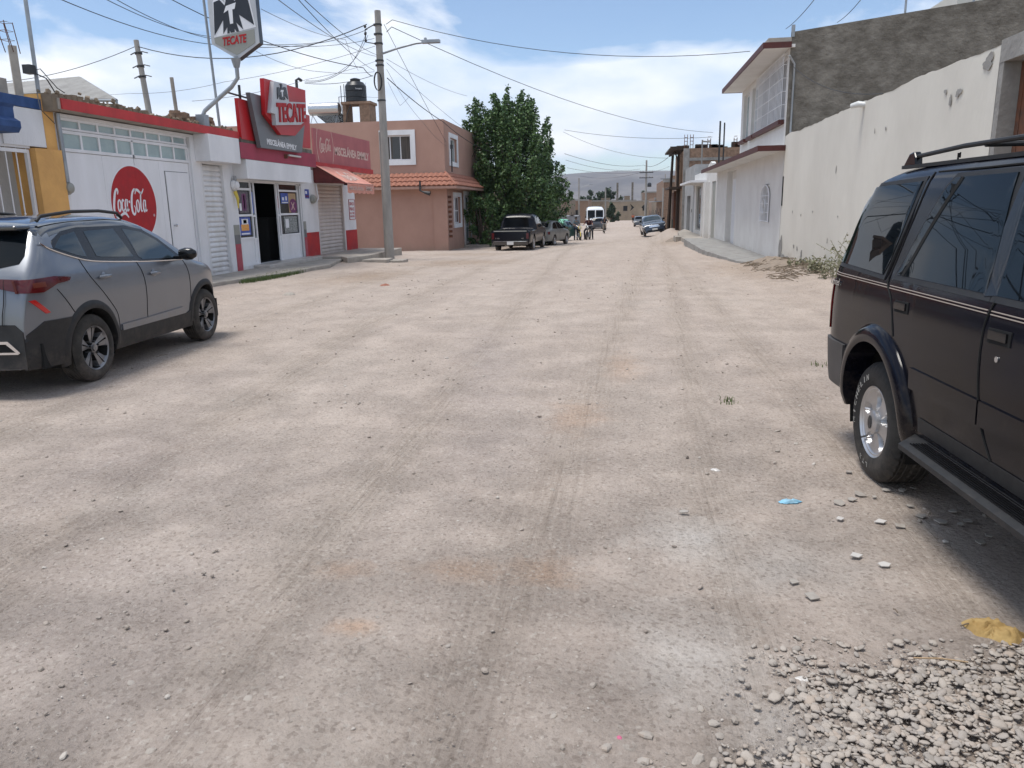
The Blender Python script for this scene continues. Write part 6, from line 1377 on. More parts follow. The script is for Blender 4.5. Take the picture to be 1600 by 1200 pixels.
# ======================= people and cycles =======================
def skin_obj(name,verts,edges,radii,matn,parent,root_i=0,sub=2):
    me=bpy.data.meshes.new(name); me.from_pydata(verts,edges,[]); me.materials.append(M[matn])
    o=bpy.data.objects.new(name,me); COL.objects.link(o); o.parent=parent
    md=o.modifiers.new('skin','SKIN'); sv_=me.skin_vertices if len(me.skin_vertices) else None
    if not len(me.skin_vertices):
        bm=bmesh.new(); bm.from_mesh(me); bm.verts.layers.skin.verify(); bm.to_mesh(me); bm.free()
    sk=me.skin_vertices[0].data
    for i,r_ in enumerate(radii): sk[i].radius=(r_,r_) if not isinstance(r_,tuple) else r_
    sk[root_i].use_root=True; md.use_smooth_shade=True
    s2=o.modifiers.new('sub','SUBSURF'); s2.levels=sub; s2.render_levels=sub
    return o
def person(loc,rz,label,J,shirt,pants,sleeves=True,cap=None,hands=True):
    """J: joint dict in metres, +y is the way the person faces"""
    root=empty('person',loc,rz,label,'person')
    names=['pel','spine','chest','neck','head','crown','shL','elL','wrL','fiL','shR','elR','wrR','fiR','hpL','knL','anL','toL','hpR','knR','anR','toR']
    D={'pel':(0,0,.95),'spine':(0,0,1.12),'chest':(0,.01,1.32),'neck':(0,0,1.47),'head':(0,.015,1.58),'crown':(0,0,1.70)}
    for s_,k in ((-1,'L'),(1,'R')): D.update({'sh'+k:(s_*.18,0,1.40),'el'+k:(s_*.24,-.02,1.13),'wr'+k:(s_*.25,.08,.90),'fi'+k:(s_*.25,.11,.81),'hp'+k:(s_*.09,0,.90),'kn'+k:(s_*.10,.03,.50),'an'+k:(s_*.10,-.01,.09),'to'+k:(s_*.11,.15,.04)})
    D.update(J); V=[D[n_] for n_ in names]; ix={n_:i for i,n_ in enumerate(names)}
    E_=[('pel','spine'),('spine','chest'),('chest','neck'),('neck','head'),('head','crown')]
    for k in 'LR': E_+=[('chest','sh'+k),('sh'+k,'el'+k),('el'+k,'wr'+k),('wr'+k,'fi'+k),('pel','hp'+k),('hp'+k,'kn'+k),('kn'+k,'an'+k),('an'+k,'to'+k)]
    Rr={'pel':(.13,.10),'spine':(.12,.09),'chest':(.14,.10),'neck':.055,'head':(.078,.09),'crown':(.055,.065),'sh':.058,'el':.042,'wr':.028,'fi':.022,'hp':.085,'kn':.056,'an':.038,'to':.035}
    rad=[Rr.get(n_,Rr.get(n_[:2])) for n_ in names]
    skin_obj('body',V,[(ix[a],ix[b_]) for a,b_ in E_],rad,'skin',root)
    def sub(nm,keys,ed,grow,matn):
        vv=[D[k] for k in keys]; skin_obj(nm,vv,[(keys.index(a),keys.index(b_)) for a,b_ in ed],[tuple(x+grow for x in (rad[ix[k]] if isinstance(rad[ix[k]],tuple) else (rad[ix[k]],)*2)) for k in keys],matn,root)
    sub('shirt',['pel','spine','chest','neck','shL','elL','shR','elR'],[('pel','spine'),('spine','chest'),('chest','neck'),('chest','shL'),('shL','elL'),('chest','shR'),('shR','elR')],.018,shirt)
    sub('trousers',['pel','hpL','knL','anL','hpR','knR','anR'],[('pel','hpL'),('hpL','knL'),('knL','anL'),('pel','hpR'),('hpR','knR'),('knR','anR')],.016,pants)
    for k in 'LR': a=Vector(D['an'+k]);b_=Vector(D['to'+k]); MB().tube([a+Vector((0,-.03,-.03)),a.lerp(b_,.5)-Vector((0,0,.012)),b_-Vector((0,0,.004))],[.05,.05,.035],8).build('shoe','cloth_dark',root,smooth=60)
    hd=Vector(D['head']); cw=Vector(D['crown']); ax=(cw-hd).normalized()
    MB().lathe([(.094,-.015),(.100,.03),(.090,.075),(.055,.115),(.001,.13)],14,Matrix.Translation(hd+Vector((0,-.012,0)))@ax.to_track_quat('Z','Y').to_matrix().to_4x4()).build('hair' if not cap else 'cap',cap or 'hair',root,smooth=60)
    f=MB(); f.lathe([(.001,.02),(.014,0),(.001,-.03)],6,Matrix.Translation(hd+Vector((0,.096,-.01)))); f.build('nose','skin',root)
    return root
def spoked(mb,c_,r,w_=.03,n=14,rim=True,axis=Vector((1,0,0))):
    c_=Vector(c_); mb.tube([c_+Vector((0,r*math.cos(a),r*math.sin(a))) for a in np.linspace(0,2*math.pi,29)],w_,6,0,False)
    for i in range(n): a=2*math.pi*i/n; mb.tube([c_,c_+Vector((0,r*math.cos(a),r*math.sin(a)))],.004,3,1,False)
    mb.lathe([(.03,-.06),(.03,.06)],8,Matrix.Translation(c_)@Matrix.Rotation(R(90),4,'Y'),1)
def motorcycle(loc,rz,label,tank,lean=0):
    r_=empty('motorcycle',loc,rz,label,'motorcycle'); r_.rotation_euler=(0,lean,rz)
    for y in (0,1.30):
        mb=MB(); spoked(mb,(0,y,.30),.27,.05,16); mb.build('wheel',['tyre','steel'],r_,smooth=60)
    mb=MB(); mb.tube([(0,1.30,.30),(0,1.08,.80),(0,1.0,1.02)],.03); mb.tube([(0,1.05,.85),(0,.55,.75),(0,.1,.78)],.03); mb.tube([(0,.05,.30),(0,.55,.30),(0,.95,.62),(0,1.06,.85)],.025); mb.tube([(0,0,.30),(0,.25,.72)],.03); mb.build('frame','dark_metal',r_)
    o=mb=MB(); mb.box(-.13,.13,.38,.75,.22,.55); bevel(mb.build('engine','galv',r_),.04,2)
    MB().tube([(0,.45,.84),(0,.60,.90),(0,.85,.92),(0,.98,.86)],[.07,.13,.14,.06],10).build('fuel_tank',tank,r_,smooth=60)
    MB().tube([(0,-.28,.86),(0,0,.86),(0,.45,.84)],[.07,.12,.09],8).build('seat','cloth_dark',r_,smooth=60)
    MB().tube([(-.36,.85,1.08),(-.2,.98,1.06),(0,1.0,1.03),(.2,.98,1.06),(.36,.85,1.08)],.014).build('handlebar','steel',r_,smooth=60)
    MB().lathe([(.001,.10),(.08,.08),(.09,0),(.001,0)],12,Matrix.Translation((0,1.1,.92))@Matrix.Rotation(R(-90),4,'X')).build('headlight','lamp_glass',r_,smooth=50)
    MB().tube([(.14,.5,.25),(.16,.1,.25),(.17,-.3,.32)],[.025,.035,.04]).build('exhaust','chrome',r_,smooth=60)
    MB().tube([(0,1.62,.34),(0,1.5,.58),(0,1.3,.64),(0,1.1,.6)],.03,6).tube([(0,-.32,.4),(0,-.25,.62),(0,0,.66)],.04,6).build('mudguard',tank,r_)
    return r_
motorcycle((-2.93,57.0,-.81),R(186),'green and yellow motorcycle with a standing rider, left one of the two','yellow_plastic',R(3))
motorcycle((-2.28,58.6,-.83),R(172),'dark motorcycle with rider, right one of the two','car_black',R(-3))
person((-3.22,57.2,-.82),R(200),'person in dark grey shirt and jeans standing beside the left motorcycle',{'elR':(.22,.10,1.16),'wrR':(.08,.30,1.08),'fiR':(.06,.36,1.06),'elL':(-.26,.05,1.14),'wrL':(-.12,.28,1.02),'fiL':(-.08,.35,1.0)},'cloth_grey','cloth_denim')
person((-2.30,58.5,-.83),R(172),'person in maroon shirt astride the right motorcycle',{'pel':(0,.05,.92),'hpL':(-.10,.05,.90),'hpR':(.10,.05,.90),'knL':(-.30,.36,.66),'anL':(-.30,.22,.10),'toL':(-.32,.38,.05),'knR':(.30,.36,.66),'anR':(.30,.22,.10),'toR':(.32,.38,.05),'spine':(0,.08,1.08),'chest':(0,.13,1.28),'neck':(0,.16,1.43),'head':(0,.19,1.54),'crown':(0,.18,1.66),'shL':(-.19,.14,1.36),'shR':(.19,.14,1.36),'elL':(-.30,.36,1.18),'wrL':(-.34,.60,1.08),'fiL':(-.34,.68,1.07),'elR':(.30,.36,1.18),'wrR':(.34,.60,1.08),'fiR':(.34,.68,1.07)},'cloth_maroon','cloth_dark')
bc=empty('bicycle',(-1.55,78,-1.09),R(178),'bicycle ridden down the middle of the dirt street','bicycle')
for y in (0,1.02):
    mb=MB(); spoked(mb,(0,y,.33),.32,.022,14); mb.build('wheel',['tyre','steel'],bc,smooth=60)
mb=MB()
for p in ([(0,0,.33),(0,.42,.30),(0,.30,.80),(0,0,.33)],[(0,.42,.30),(0,.85,.78),(0,.32,.76)],[(0,1.02,.33),(0,.86,.80),(0,.84,.95)]): mb.tube(p,.018,6)
mb.build('frame','dark_metal',bc); MB().tube([(-.28,.80,1.0),(0,.86,.98),(.28,.80,1.0)],.014).build('handlebar','steel',bc); MB().tube([(0,.16,.86),(0,.40,.86)],[.07,.03],8).build('saddle','cloth_dark',bc)
MB().tube([(.0,.42,.30),(.09,.42,.30),(.09,.42,.15),(.18,.42,.15)],.012,5).tube([(0,.42,.30),(-.09,.42,.30),(-.09,.42,.46),(-.18,.42,.46)],.012,5).build('pedals','dark_metal',bc)
person((-1.55,77.75,-1.09),R(178),'person in dark shirt and khaki trousers riding the bicycle',{'pel':(0,-.0,.95),'hpL':(-.09,.02,.93),'hpR':(.09,.02,.93),'knL':(-.12,.36,.80),'anL':(-.13,.20,.50),'toL':(-.13,.33,.46),'knR':(.12,.30,.58),'anR':(.13,.14,.22),'toR':(.13,.28,.17),'spine':(0,.06,1.10),'chest':(0,.17,1.27),'neck':(0,.26,1.40),'head':(0,.33,1.49),'crown':(0,.33,1.61),'shL':(-.19,.19,1.33),'shR':(.19,.19,1.33),'elL':(-.33,.36,1.16),'wrL':(-.27,.54,1.03),'fiL':(-.27,.60,1.0),'elR':(.33,.36,1.16),'wrR':(.27,.54,1.03),'fiR':(.27,.60,1.0)},'cloth_dark','cloth_khaki')
person((2.35,153,-1.77),R(175),'person in an orange top walking at the far end of the street',{'knL':(-.10,.14,.50),'anL':(-.10,.10,.10),'toL':(-.1,.25,.08),'anR':(.10,-.18,.12),'toR':(.1,-.05,.04)},'cloth_orange','cloth_dark')
# ======================= trees and plants =======================
def leaf_cloud(mb,pts,size,r_,m=0,droop=.4):
    for p in pts:
        s_=size*r_.uniform(.6,1.35); a=Vector((r_.gauss(0,1),r_.gauss(0,1),r_.gauss(0,.6)-droop)).normalized(); b_=a.cross(Vector((r_.gauss(0,1),r_.gauss(0,1),r_.gauss(0,1)))).normalized(); n_=a.cross(b_)
        P=[p,p+a*s_*.5+b_*s_*.36+n_*s_*.08,p+a*s_*1.1,p+a*s_*.5-b_*s_*.36+n_*s_*.08]
        mb.add(P,[(0,1,2),(0,2,3)],m)
def tree(name,base,H,rx,ry,label,shoots=150,leaves=190,seed=1,trunk_h=1.2,lsize=.15,matn='leaf',low=.02,group=None,shear=0):
    r_=random.Random(seed); root=empty(name,base,0,label,'tree',group); tb=MB(); cb=MB()
    for k in range(5):
        a=k*1.26+r_.random(); tb.tube([(0,0,-.3),(.2*math.cos(a),.2*math.sin(a),trunk_h),(rx*.3*math.cos(a),ry*.3*math.sin(a),H*.42),(rx*.45*math.cos(a),ry*.45*math.sin(a),H*.72)],[.15,.12,.07,.03],7)
    for k in range(shoots):
        # shoot tip on an irregular envelope
        a=r_.uniform(0,6.283); u_=r_.random()**.75; zf=low+(1-low)*r_.random()**.85
        env=max(0,1-((zf-.45)/.60)**4)**.5 if zf>.45 else .62+.38*(zf/.45)
        env*=.88+.22*math.sin(a*3+seed)+.12*math.sin(a*7+zf*9)
        rad=env*(.45+.62*u_)
        if shear: env*=1-.26*max(0,(zf-.4)/.6); rad=env*(.45+.62*u_)
        tip=Vector((rx*rad*math.cos(a)-shear*(zf-.35),ry*rad*math.sin(a),H*zf+(r_.uniform(-.7,.95)*H/8.7)*(zf>.6)+r_.uniform(-.2,.2)))
        L_=r_.uniform(.9,1.9)*H/8.7*(1.35 if zf>.6 else 1); dr=Vector((math.cos(a)*(.55 if zf<.6 else .28),math.sin(a)*(.55 if zf<.6 else .28),.9 if zf>.3 else .5)).normalized()
        st=tip-dr*L_; mid=(st+tip)/2+Vector((r_.uniform(-.1,.1),r_.uniform(-.1,.1),0)); tb.tube([st,mid,tip],[.025,.016,.006],4)
        pts=[]
        for i in range(leaves):
            t_=r_.random()**.8; q=st.lerp(tip,t_); w_=(.42 if zf<.62 else .27)*(1-t_)**.8+.05; w_*=H/8.7
            pts.append(q+Vector((r_.gauss(0,1)*w_*.62,r_.gauss(0,1)*w_*.62,r_.gauss(0,1)*w_*.62)))
        leaf_cloud(cb,pts,lsize,r_)
    tb.build('trunk','bark',root); cb.build('crown',matn,root); return root
tree('leafy_tree',(-6.0,46.6,-.65),8.4,3.6,3.1,'large dense dark green tree beside the pink house',340,200,seed=5,lsize=.145,shear=1.15)
tree('shrub',(-7.6,43.4,-.55),3.2,1.3,1.5,'dark low bush between the pink house door and the tree',40,130,seed=8,lsize=.13,trunk_h=.4)
far_t=tree('distant_tree',(-4.1,232,-2.3),8.4,4.6,4,'round dark green tree above the far beige wall',60,60,seed=3,lsize=.75,matn='leaf_far')
tree('distant_tree',(-8.6,226,-2.3),6.6,3.4,3,'paler green tree left of the round dark far tree',36,60,seed=4,lsize=.7,matn='leaf_far')
tree('distant_tree',(-1.9,168,-2.0),4.0,.8,.8,'small green tree beside the far bare pole',36,60,seed=6,lsize=.38,matn='leaf_far')
tree('distant_tree',(-1.3,185,-2.1),2.3,1.4,1.4,'low green bush before the far beige wall',20,50,seed=9,lsize=.35,matn='leaf_far')
for i,(x,y,h,l) in enumerate(((-16,250,6.5,'grey green treetops left of the paler far tree'),(-26,260,7.5,'grey green treetops farther left above the tan houses'),(9.5,240,8.2,'small treetops right of the far roof columns'))): tree('distant_tree',(x,y,-2.5),h,3.6,3,l,26,50,seed=20+i,lsize=.7,matn='leaf_far')
pr=empty('palm',(-4.75,51.5,-.72),0,'small palm with drooping fronds at the right foot of the leafy tree','palm')
MB().tube([(0,0,-.2),(.05,0,1.1)],[.14,.11],8).build('trunk','bark',pr)
mb=MB(); r_=random.Random(4)
for k in range(16):
    a=k*.4+r_.random()*.2; el=r_.uniform(.3,1.2); L_=r_.uniform(1.2,1.7); P=[]
    for i in range(9):
        t_=i/8; P.append(Vector((math.cos(a)*L_*t_*math.cos(el*(1-t_*.5)),math.sin(a)*L_*t_*math.cos(el*(1-t_*.5)),1.1+L_*t_*math.sin(el)*(1-.9*t_*t_)-.35*t_*t_)))
    mb.tube(P,.012,4)
    for i in range(1,9):
        for s_ in (1,-1):
            for j in range(3):
                q=P[i-1].lerp(P[i],j/3); sd_=Vector((-math.sin(a),math.cos(a),-.5))*s_; mb.add([q,q+sd_*.16+(P[i]-P[i-1])*1.2,q+(P[i]-P[i-1])*.35],[(0,1,2)])
mb.build('fronds','leaf',pr)
def tuft(name,x,y,z,n,h,w_,matn,label,cat,seed,group=None,ry=None):
    r_=random.Random(seed); mb=MB()
    for k in range(n):
        a=r_.uniform(0,6.283); q=r_.random()**.6; px,py=w_*q*math.cos(a),(ry or w_)*q*math.sin(a); hh=h*r_.uniform(.4,1.1); P=[Vector((px,py,-.02)),Vector((px+r_.gauss(0,.12)*hh,py+r_.gauss(0,.12)*hh,hh*.55)),Vector((px+r_.gauss(0,.3)*hh,py+r_.gauss(0,.3)*hh,hh))]
        if matn=='grass': 
            d_=Vector((r_.gauss(0,1),r_.gauss(0,1),0)).normalized()*.006; mb.add([P[0]-d_,P[0]+d_,P[1]+d_*.7,P[1]-d_*.7,P[2]],[(0,1,2,3),(3,2,4)])
        else:
            mb.tube(P,.005,3); leaf_cloud(mb,[P[0].lerp(P[1],r_.random()) if r_.random()<.4 else P[1].lerp(P[2],r_.random()) for _ in range(14)],.05,r_,0,.0)
    o=mb.build(name,matn,None,loc=(x,y,z)); tag(o,label,cat,group); return o
o=tuft('grass',-9.05,19.6,-.03,2600,.10,.28,'grass',None,None,1,ry=2.1); tag(o,'strip of short green grass along the shop pavement edge','grass',kind='stuff')
for i,(x,y,h,n,l) in enumerate(((4.25,15.2,.85,26,'tall dry pale weed against the cream wall, by the rear of the black vehicle'),(4.25,16.3,.45,26,'lower dry weed clump left of the tall weed'),(4.2,17.6,.34,30,'small grey green weed clump at the foot of the cream wall'),(4.2,19.2,.2,16,'little dry weed nearest the platform'),(4.05,14.2,.8,34,'weed clump half hidden by the black vehicle'))): tuft('weed',x,y,zg(x,y),n,h,.26,'weed',l,'weed',30+i)
for x,y,l in ((.92,6.55,'tiny green weed sprout on the dirt left of the black vehicle'),(2.05,8.1,'small green weed patch on the dirt behind the black vehicle')): tuft('weed',x,y,zg(x,y),22,.05,.10,'grass',l,'weed',int(x*99))
# ======================= litter, stones, gravel =======================
def stone_v(r_,s_,flat=.6,n=7,m_=5):
    ax=Vector((r_.uniform(.7,1.3),r_.uniform(.6,1.1),flat*r_.uniform(.6,1.1)))*s_; q=Matrix.Rotation(r_.uniform(0,6.28),3,'Z')@Matrix.Rotation(r_.uniform(-.5,.5),3,'X')@Matrix.Rotation(r_.uniform(-.4,.4),3,'Y')
    vs=[q@Vector((0,0,-ax.z))]
    ph=[r_.uniform(0,6.28) for _ in range(3)]
    for i in range(1,m_):
        la=-math.pi/2+math.pi*i/m_
        for j in range(n):
            lo=2*math.pi*j/n; k=1+.10*math.sin(2*lo+ph[0])+.08*math.sin(3*lo+ph[1]+la*2); c1=math.copysign(abs(math.cos(la))**.85,math.cos(la))
            vs.append(q@Vector((ax.x*c1*math.cos(lo)*k,ax.y*c1*math.sin(lo)*k,ax.z*math.sin(la))))
    vs.append(q@Vector((0,0,ax.z))); fs=[]
    for j in range(n): fs.append((0,1+(j+1)%n,1+j))
    for i in range(m_-2):
        for j in range(n): a=1+i*n; fs.append((a+j,a+(j+1)%n,a+n+(j+1)%n,a+n+j))
    a=1+(m_-2)*n; t_=len(vs)-1
    for j in range(n): fs.append((a+j,a+(j+1)%n,t_))
    return vs,fs
def heap(name,pts,matn,label,flat=.6,n=7,m_=5,seed=3,smooth=True):
    r_=random.Random(seed); V=[];F=[]
    for (x,y,z,s_) in pts:
        vs,fs=stone_v(r_,s_,flat,n,m_); b0=len(V); V+=[(v.x+x,v.y+y,v.z+z) for v in vs]; F+=[tuple(i+b0 for i in f) for f in fs]
    me=bpy.data.meshes.new(name); me.from_pydata(V,[],F); me.polygons.foreach_set('use_smooth',[smooth]*len(me.polygons)); me.materials.append(M[matn])
    o=bpy.data.objects.new(name,me); COL.objects.link(o); tag(o,label,kind='stuff'); return o
r_=random.Random(11)
def gz(pts): 
    z=zbase([p[0] for p in pts],[p[1] for p in pts])+zdet([p[0] for p in pts],[p[1] for p in pts]); return [float(q) for q in z]
# gravel pile region in world coordinates
def in_pile(x,y):
    e=1.02-.0*y; edge=2.80+.10*math.sin(x*5)+.06*math.sin(x*13)
    xl=.22+(y-1.9)*.62+.10*math.sin(y*9)+.05*math.sin(y*23)
    return min(x-xl,(edge-y)*1.2)
P=[]
while len(P)<15000:
    x=r_.uniform(.1,2.6); y=r_.uniform(1.35,2.85); d=in_pile(x,y)
    if d<-.16: continue
    pr_=1 if d>.25 else .16+.84*max(0,d)/.25 if d>0 else .06
    if r_.random()>pr_: continue
    s_=r_.choice((.004,.005,.0065,.0075,.009,.011,.013,.0155)) if r_.random()<.94 else r_.uniform(.016,.024)
    P.append([x,y,0,s_,d])
for k_ in range(6500):
    x=r_.uniform(.2,2.6); y=r_.uniform(1.35,2.85); d=in_pile(x,y)
    if d>-.05 and r_.random()<.3+min(.7,max(0,d)*3): P.append([x,y,0,r_.uniform(.0028,.0055),0])
zz=gz(P); P=[(p[0],p[1],z+.002+p[3]*.25+min(.018,max(0,p[4])*.05)*r_.random()**.5,p[3]) for p,z in zip(P,zz)]
heap('gravel','' or P,'pebble','heap of rounded grey river gravel in the bottom right corner',.40,7,5,5)
# fine stones strewn over the street (uncountable)
P=[]
for k in range(30000):
    y=.9+(r_.random()**2.3)*26; x=r_.uniform(-1,1)*(1.2+y*.72)-.1*y*.3; 
    if x<-8.5 or x>4.3: continue
    cl=float(vn(x*.9+4,y*.6)); 
    if r_.random()>.50+1.3*cl: continue
    s_=r_.uniform(.0018,.0048) if r_.random()<.93 else r_.uniform(.007,.014)
    P.append((x,y,0,s_*(1+.04*y)))
zz=gz(P); P=[(p[0],p[1],z+p[3]*.25,p[3]) for p,z in zip(P,zz)]
heap('loose_grit',P,'litter_stone','fine grit and crumbs of stone strewn over the dirt street',.6,6,4,6,False)
def one_stone(px,py,s_,label,matn='pebble',flat=.42,group=None,seed=0,nm='stone',cat='stone'):
    p=gp(px,py); r2=random.Random(seed); vs,fs=stone_v(r2,s_*.85,flat,6,5); o=MB().add(vs,fs).build(nm,matn,None,smooth=25,loc=(p.x,p.y,zg(p.x,p.y)+s_*flat*.05)); tag(o,label,cat,group); return o
ST=[(388,1092,.020),(440,1060,.016),(205,1070,.014),(662,860,.013),(795,728,.012),(863,765,.020),(985,690,.014),(815,825,.016),(858,918,.018),(988,948,.020),(1165,835,.016),(1215,705,.020),(1178,1008,.017),(1010,1150,.034),(948,1168,.030),(1090,1188,.032),(1115,1130,.026),(300,835,.013),(850,690,.012),(640,690,.014),(1060,560,.018),(1222,628,.026),(1214,675,.030),(1168,520,.022),(950,840,.014),(590,965,.014),(700,1008,.013),(770,985,.012),(865,1120,.024),(1095,1108,.020),(1125,1150,.024),(1195,1085,.022),(1235,1045,.026),(1290,1000,.018),(1005,1192,.026),(935,718,.022),(235,1175,.020),(120,1010,.012),(1260,560,.02),(1130,640,.018)]
SL={13:'large flat stone just left of the gravel heap, near the bottom edge',14:'rounded stone beside the tiny pink scrap at the bottom',15:'grey stone cut by the bottom edge left of the gravel',16:'pale flat stone at the left tip of the gravel heap',0:'flat dark grey stone alone in the lower left of the street',2:'small pale stone in the lower left of the street',21:'pale flat stone on the dirt left of the black vehicle rear wheel',22:'second pale flat stone left of the wheel, below its twin',5:'brown stone in the middle of the street left of the chalky patch',36:'stone beside a dark hollow above the chalky patch',37:'pale flat stone close to the bottom edge at left'}
for i,(a,b_,s_) in enumerate(ST): one_stone(a,b_,s_,SL.get(i,'small loose grey stone lying alone on the dirt street'),group='loose stones scattered on the dirt street',seed=i,matn='pebble')
TS=[(1312,790,.042,'a'),(1343,778,.038,'a'),(1377,822,.036,'w'),(1312,816,.026,'w'),(1385,770,.030,'a'),(1408,771,.024,'a'),(1422,796,.026,'a'),(1470,820,.038,'a'),(1440,811,.034,'a'),(1512,815,.030,'a'),(1500,822,.020,'a'),(1337,873,.032,'w'),(1382,890,.030,'w'),(1427,766,.018,'a'),(1366,782,.018,'a'),(1240,912,.034,'a'),(1270,935,.042,'a'),(1405,828,.034,'a'),(1475,852,.018,'w'),(1325,742,.030,'a'),(1068,800,.032,'a'),(1330,785,.03,'a'),(1545,840,.028,'a'),(1490,800,.026,'a'),(1530,850,.03,'a')]
for i,(a,b_,s_,k) in enumerate(TS):
    p=gp(a,b_); r2=random.Random(i+40); n=r2.choice((4,4,5,5)); ph=r2.uniform(0,6); P=[(s_*r2.uniform(.6,1.15)*math.cos(ph+6.283*j/n),s_*r2.uniform(.5,1.0)*math.sin(ph+6.283*j/n)) for j in range(n)]
    nrm=Vector((r2.uniform(-.12,.12),r2.uniform(-.2,.05),1)).normalized(); u_=Vector((1,0,0)); u_=(u_-nrm*u_.dot(nrm)).normalized(); v_=nrm.cross(u_)
    o=MB().plate(P,(Vector((0,0,0)),u_,v_,nrm),.006).build('tile_shard','tile_white' if k=='w' else 'tile_shard',None,loc=(p.x,p.y,zg(p.x,p.y)+.010)); bevel(o,.001,1)
    TL={2:'bright white tile piece, largest of those halfway between the blue wrapper and the running board',3:'small white tile piece just right of the blue wrapper',11:'white tile piece farther down toward the gravel, left one of two',12:'white tile piece farther down toward the gravel, right one of two',0:'flat pale tile piece closest to the blue wrapper',1:'flat pale tile piece in front of the rear wheel, wider than its neighbours',15:'pale tile piece lying alone above the gravel heap, smaller of the pair',16:'large flat tile piece lying alone above the gravel heap',20:'pale tile piece far left of the blue wrapper, in the middle of the street',19:'pale tile piece nearest the rear tyre of the black vehicle'}
    tag(o,TL.get(i,'flat pale piece of broken ceramic tile on the dirt by the black vehicle' if k=='a' else 'bright white tile crumb under the edge of the running board'),'tile shard','broken tile pieces by the black vehicle')
# crumpled things
def crumple(name,px,py,sx,sy,h,matn,label,cat,seed=1,rot=0,n=26,pin=None):
    p=gp(px,py); P=[]; r2=random.Random(seed); o1,o2=r2.random()*50,r2.random()*50
    for i in range(n+1):
        row=[]
        for j in range(n+1):
            u_=i/n*2-1;v_=j/n*2-1; a=math.atan2(v_,u_); rr_=max(abs(u_),abs(v_)); k=1+.22*math.sin(a*2+o1)+.10*math.sin(a*5+o2); x=sx*rr_*math.cos(a)*k; y=sy*rr_*math.sin(a)*k
            z=h*(1-rr_**2.6)*(.8+.5*float(vn(u_*2.2+o1,v_*2.2+o2)))+ .42*h*(abs(float(vn(u_*3.3+v_*1.5+o1,v_*3.3-u_*1.2)))*2-.4)*(1-rr_**5)+.16*h*abs(float(vn(u_*8+o2,v_*8)))*2; row.append((x*math.cos(rot)-y*math.sin(rot),x*math.sin(rot)+y*math.cos(rot),z))
        P.append(row)
    mb=MB().grid(P); bb_=[[ (q[0],q[1],-.004) for q in r__] for r__ in P]; mb.grid(bb_[::-1]); 
    o=mb.build(name,matn,None,smooth=60,loc=(p.x,p.y,zg(p.x,p.y)-.002)); tag(o,label,cat); return o
crumple('yellow_cloth',1553,990,.100,.078,.052,'cloth_yellow','crumpled mustard yellow cloth lying beside the gravel heap','cloth',2,.25)
crumple('blue_wrapper',1234,784,.065,.022,.022,'litter_blue','crumpled light blue plastic wrapper on the dirt left of the broken tiles','litter',5,.05,16)
crumple('pale_wrapper',1255,1058,.030,.018,.010,'tile_white','small pale blue-white scrap at the edge of the gravel','litter',7,.3,12)
crumple('pink_scrap',968,1153,.011,.009,.008,'litter_pink','tiny bright pink scrap near the bottom edge','litter',9,0,10)
crumple('paper_scrap',1118,733,.030,.018,.012,'tile_white','white paper scrap in the middle right of the street','litter',10,0,10)
crumple('pale_rubble',452,459,.14,.10,.06,'concrete','pale flat rubble piece on the dirt before the grass strip','rubble',12,0,10)
crumple('pink_rubble',602,444,.10,.07,.05,'litter_pink' if 0 else 'tile_clay','small reddish rubble piece on the dirt before the concrete chunks','rubble',13,0,10)
for i,(x0,y0,x1,y1,l) in enumerate(((1425,1048,1510,1055,'thin straw coloured stick lying on the gravel heap'),(1500,985,1520,982,'thin dark twig beside the yellow cloth'),(1395,958,1402,964,'short twig'),(245,560,262,556,'dark twig on the dirt right of the silver car'))):
    a=gp(x0,y0);b_=gp(x1,y1); z0=max(zg(a.x,a.y),zg(b_.x,b_.y))+(.045 if i==0 else .012); o=MB().tube([(a.x,a.y,z0),((a.x+b_.x)/2,(a.y+b_.y)/2,z0+.006),(b_.x,b_.y,z0)],.003,5).build('twig','dry_twig' if i!=0 else 'cardboard'); tag(o,l if l!='short twig' else 'short thin twig between the tile pieces and the gravel','twig')
# dirt heaps and dry debris at the foot of the cream wall
for i,(x,y,sx,sy,h,l,nm,m_) in enumerate(((4.0,22.0,.55,.8,.16,'low brown dirt heap at the corner of the cream wall','dirt_heap','dirt_clod'),(3.9,20.2,.6,1.1,.12,'low heap of dirt and dry branches along the cream wall','dirt_heap','dirt_clod'),(3.3,47,.7,2.2,.2,'dirt pile along the broken pavement beyond the white house','dirt_heap','dirt_clod'))):
    P=[[(x+sx*u_,y+sy*v_,0) for v_ in np.linspace(-1,1,30)] for u_ in np.linspace(-1,1,24)]
    Q=[[(a,b_,float(zbase(a,b_))-.02+h*max(0,1-((a-x)/sx)**2-((b_-y)/sy)**2)**.8+.06*float(vn(a*6,b_*6))*(1 if ((a-x)/sx)**2+((b_-y)/sy)**2<1 else -.5)) for a,b_,_ in row] for row in P]
    o=MB().grid(Q).build(nm,m_,smooth=70); tag(o,l,'dirt heap')
r2=random.Random(77)
mb=MB()
for k in range(150):
    x=r2.uniform(3.2,4.3); y=r2.uniform(17,22.6); z=zg(x,y)+.03+.05*r2.random(); a=r2.uniform(-.9,.9); L_=r2.uniform(.15,.7); mb.tube([(x,y,z),(x+L_*.5*math.cos(a),y+L_*.5*math.sin(a),z+.03),(x+L_*math.cos(a),y+L_*math.sin(a),z-.01)],.007,4)
o=mb.build('dry_brush','dry_twig'); tag(o,'scattered dry twigs and branches at the foot of the cream wall','dry brush',kind='stuff')
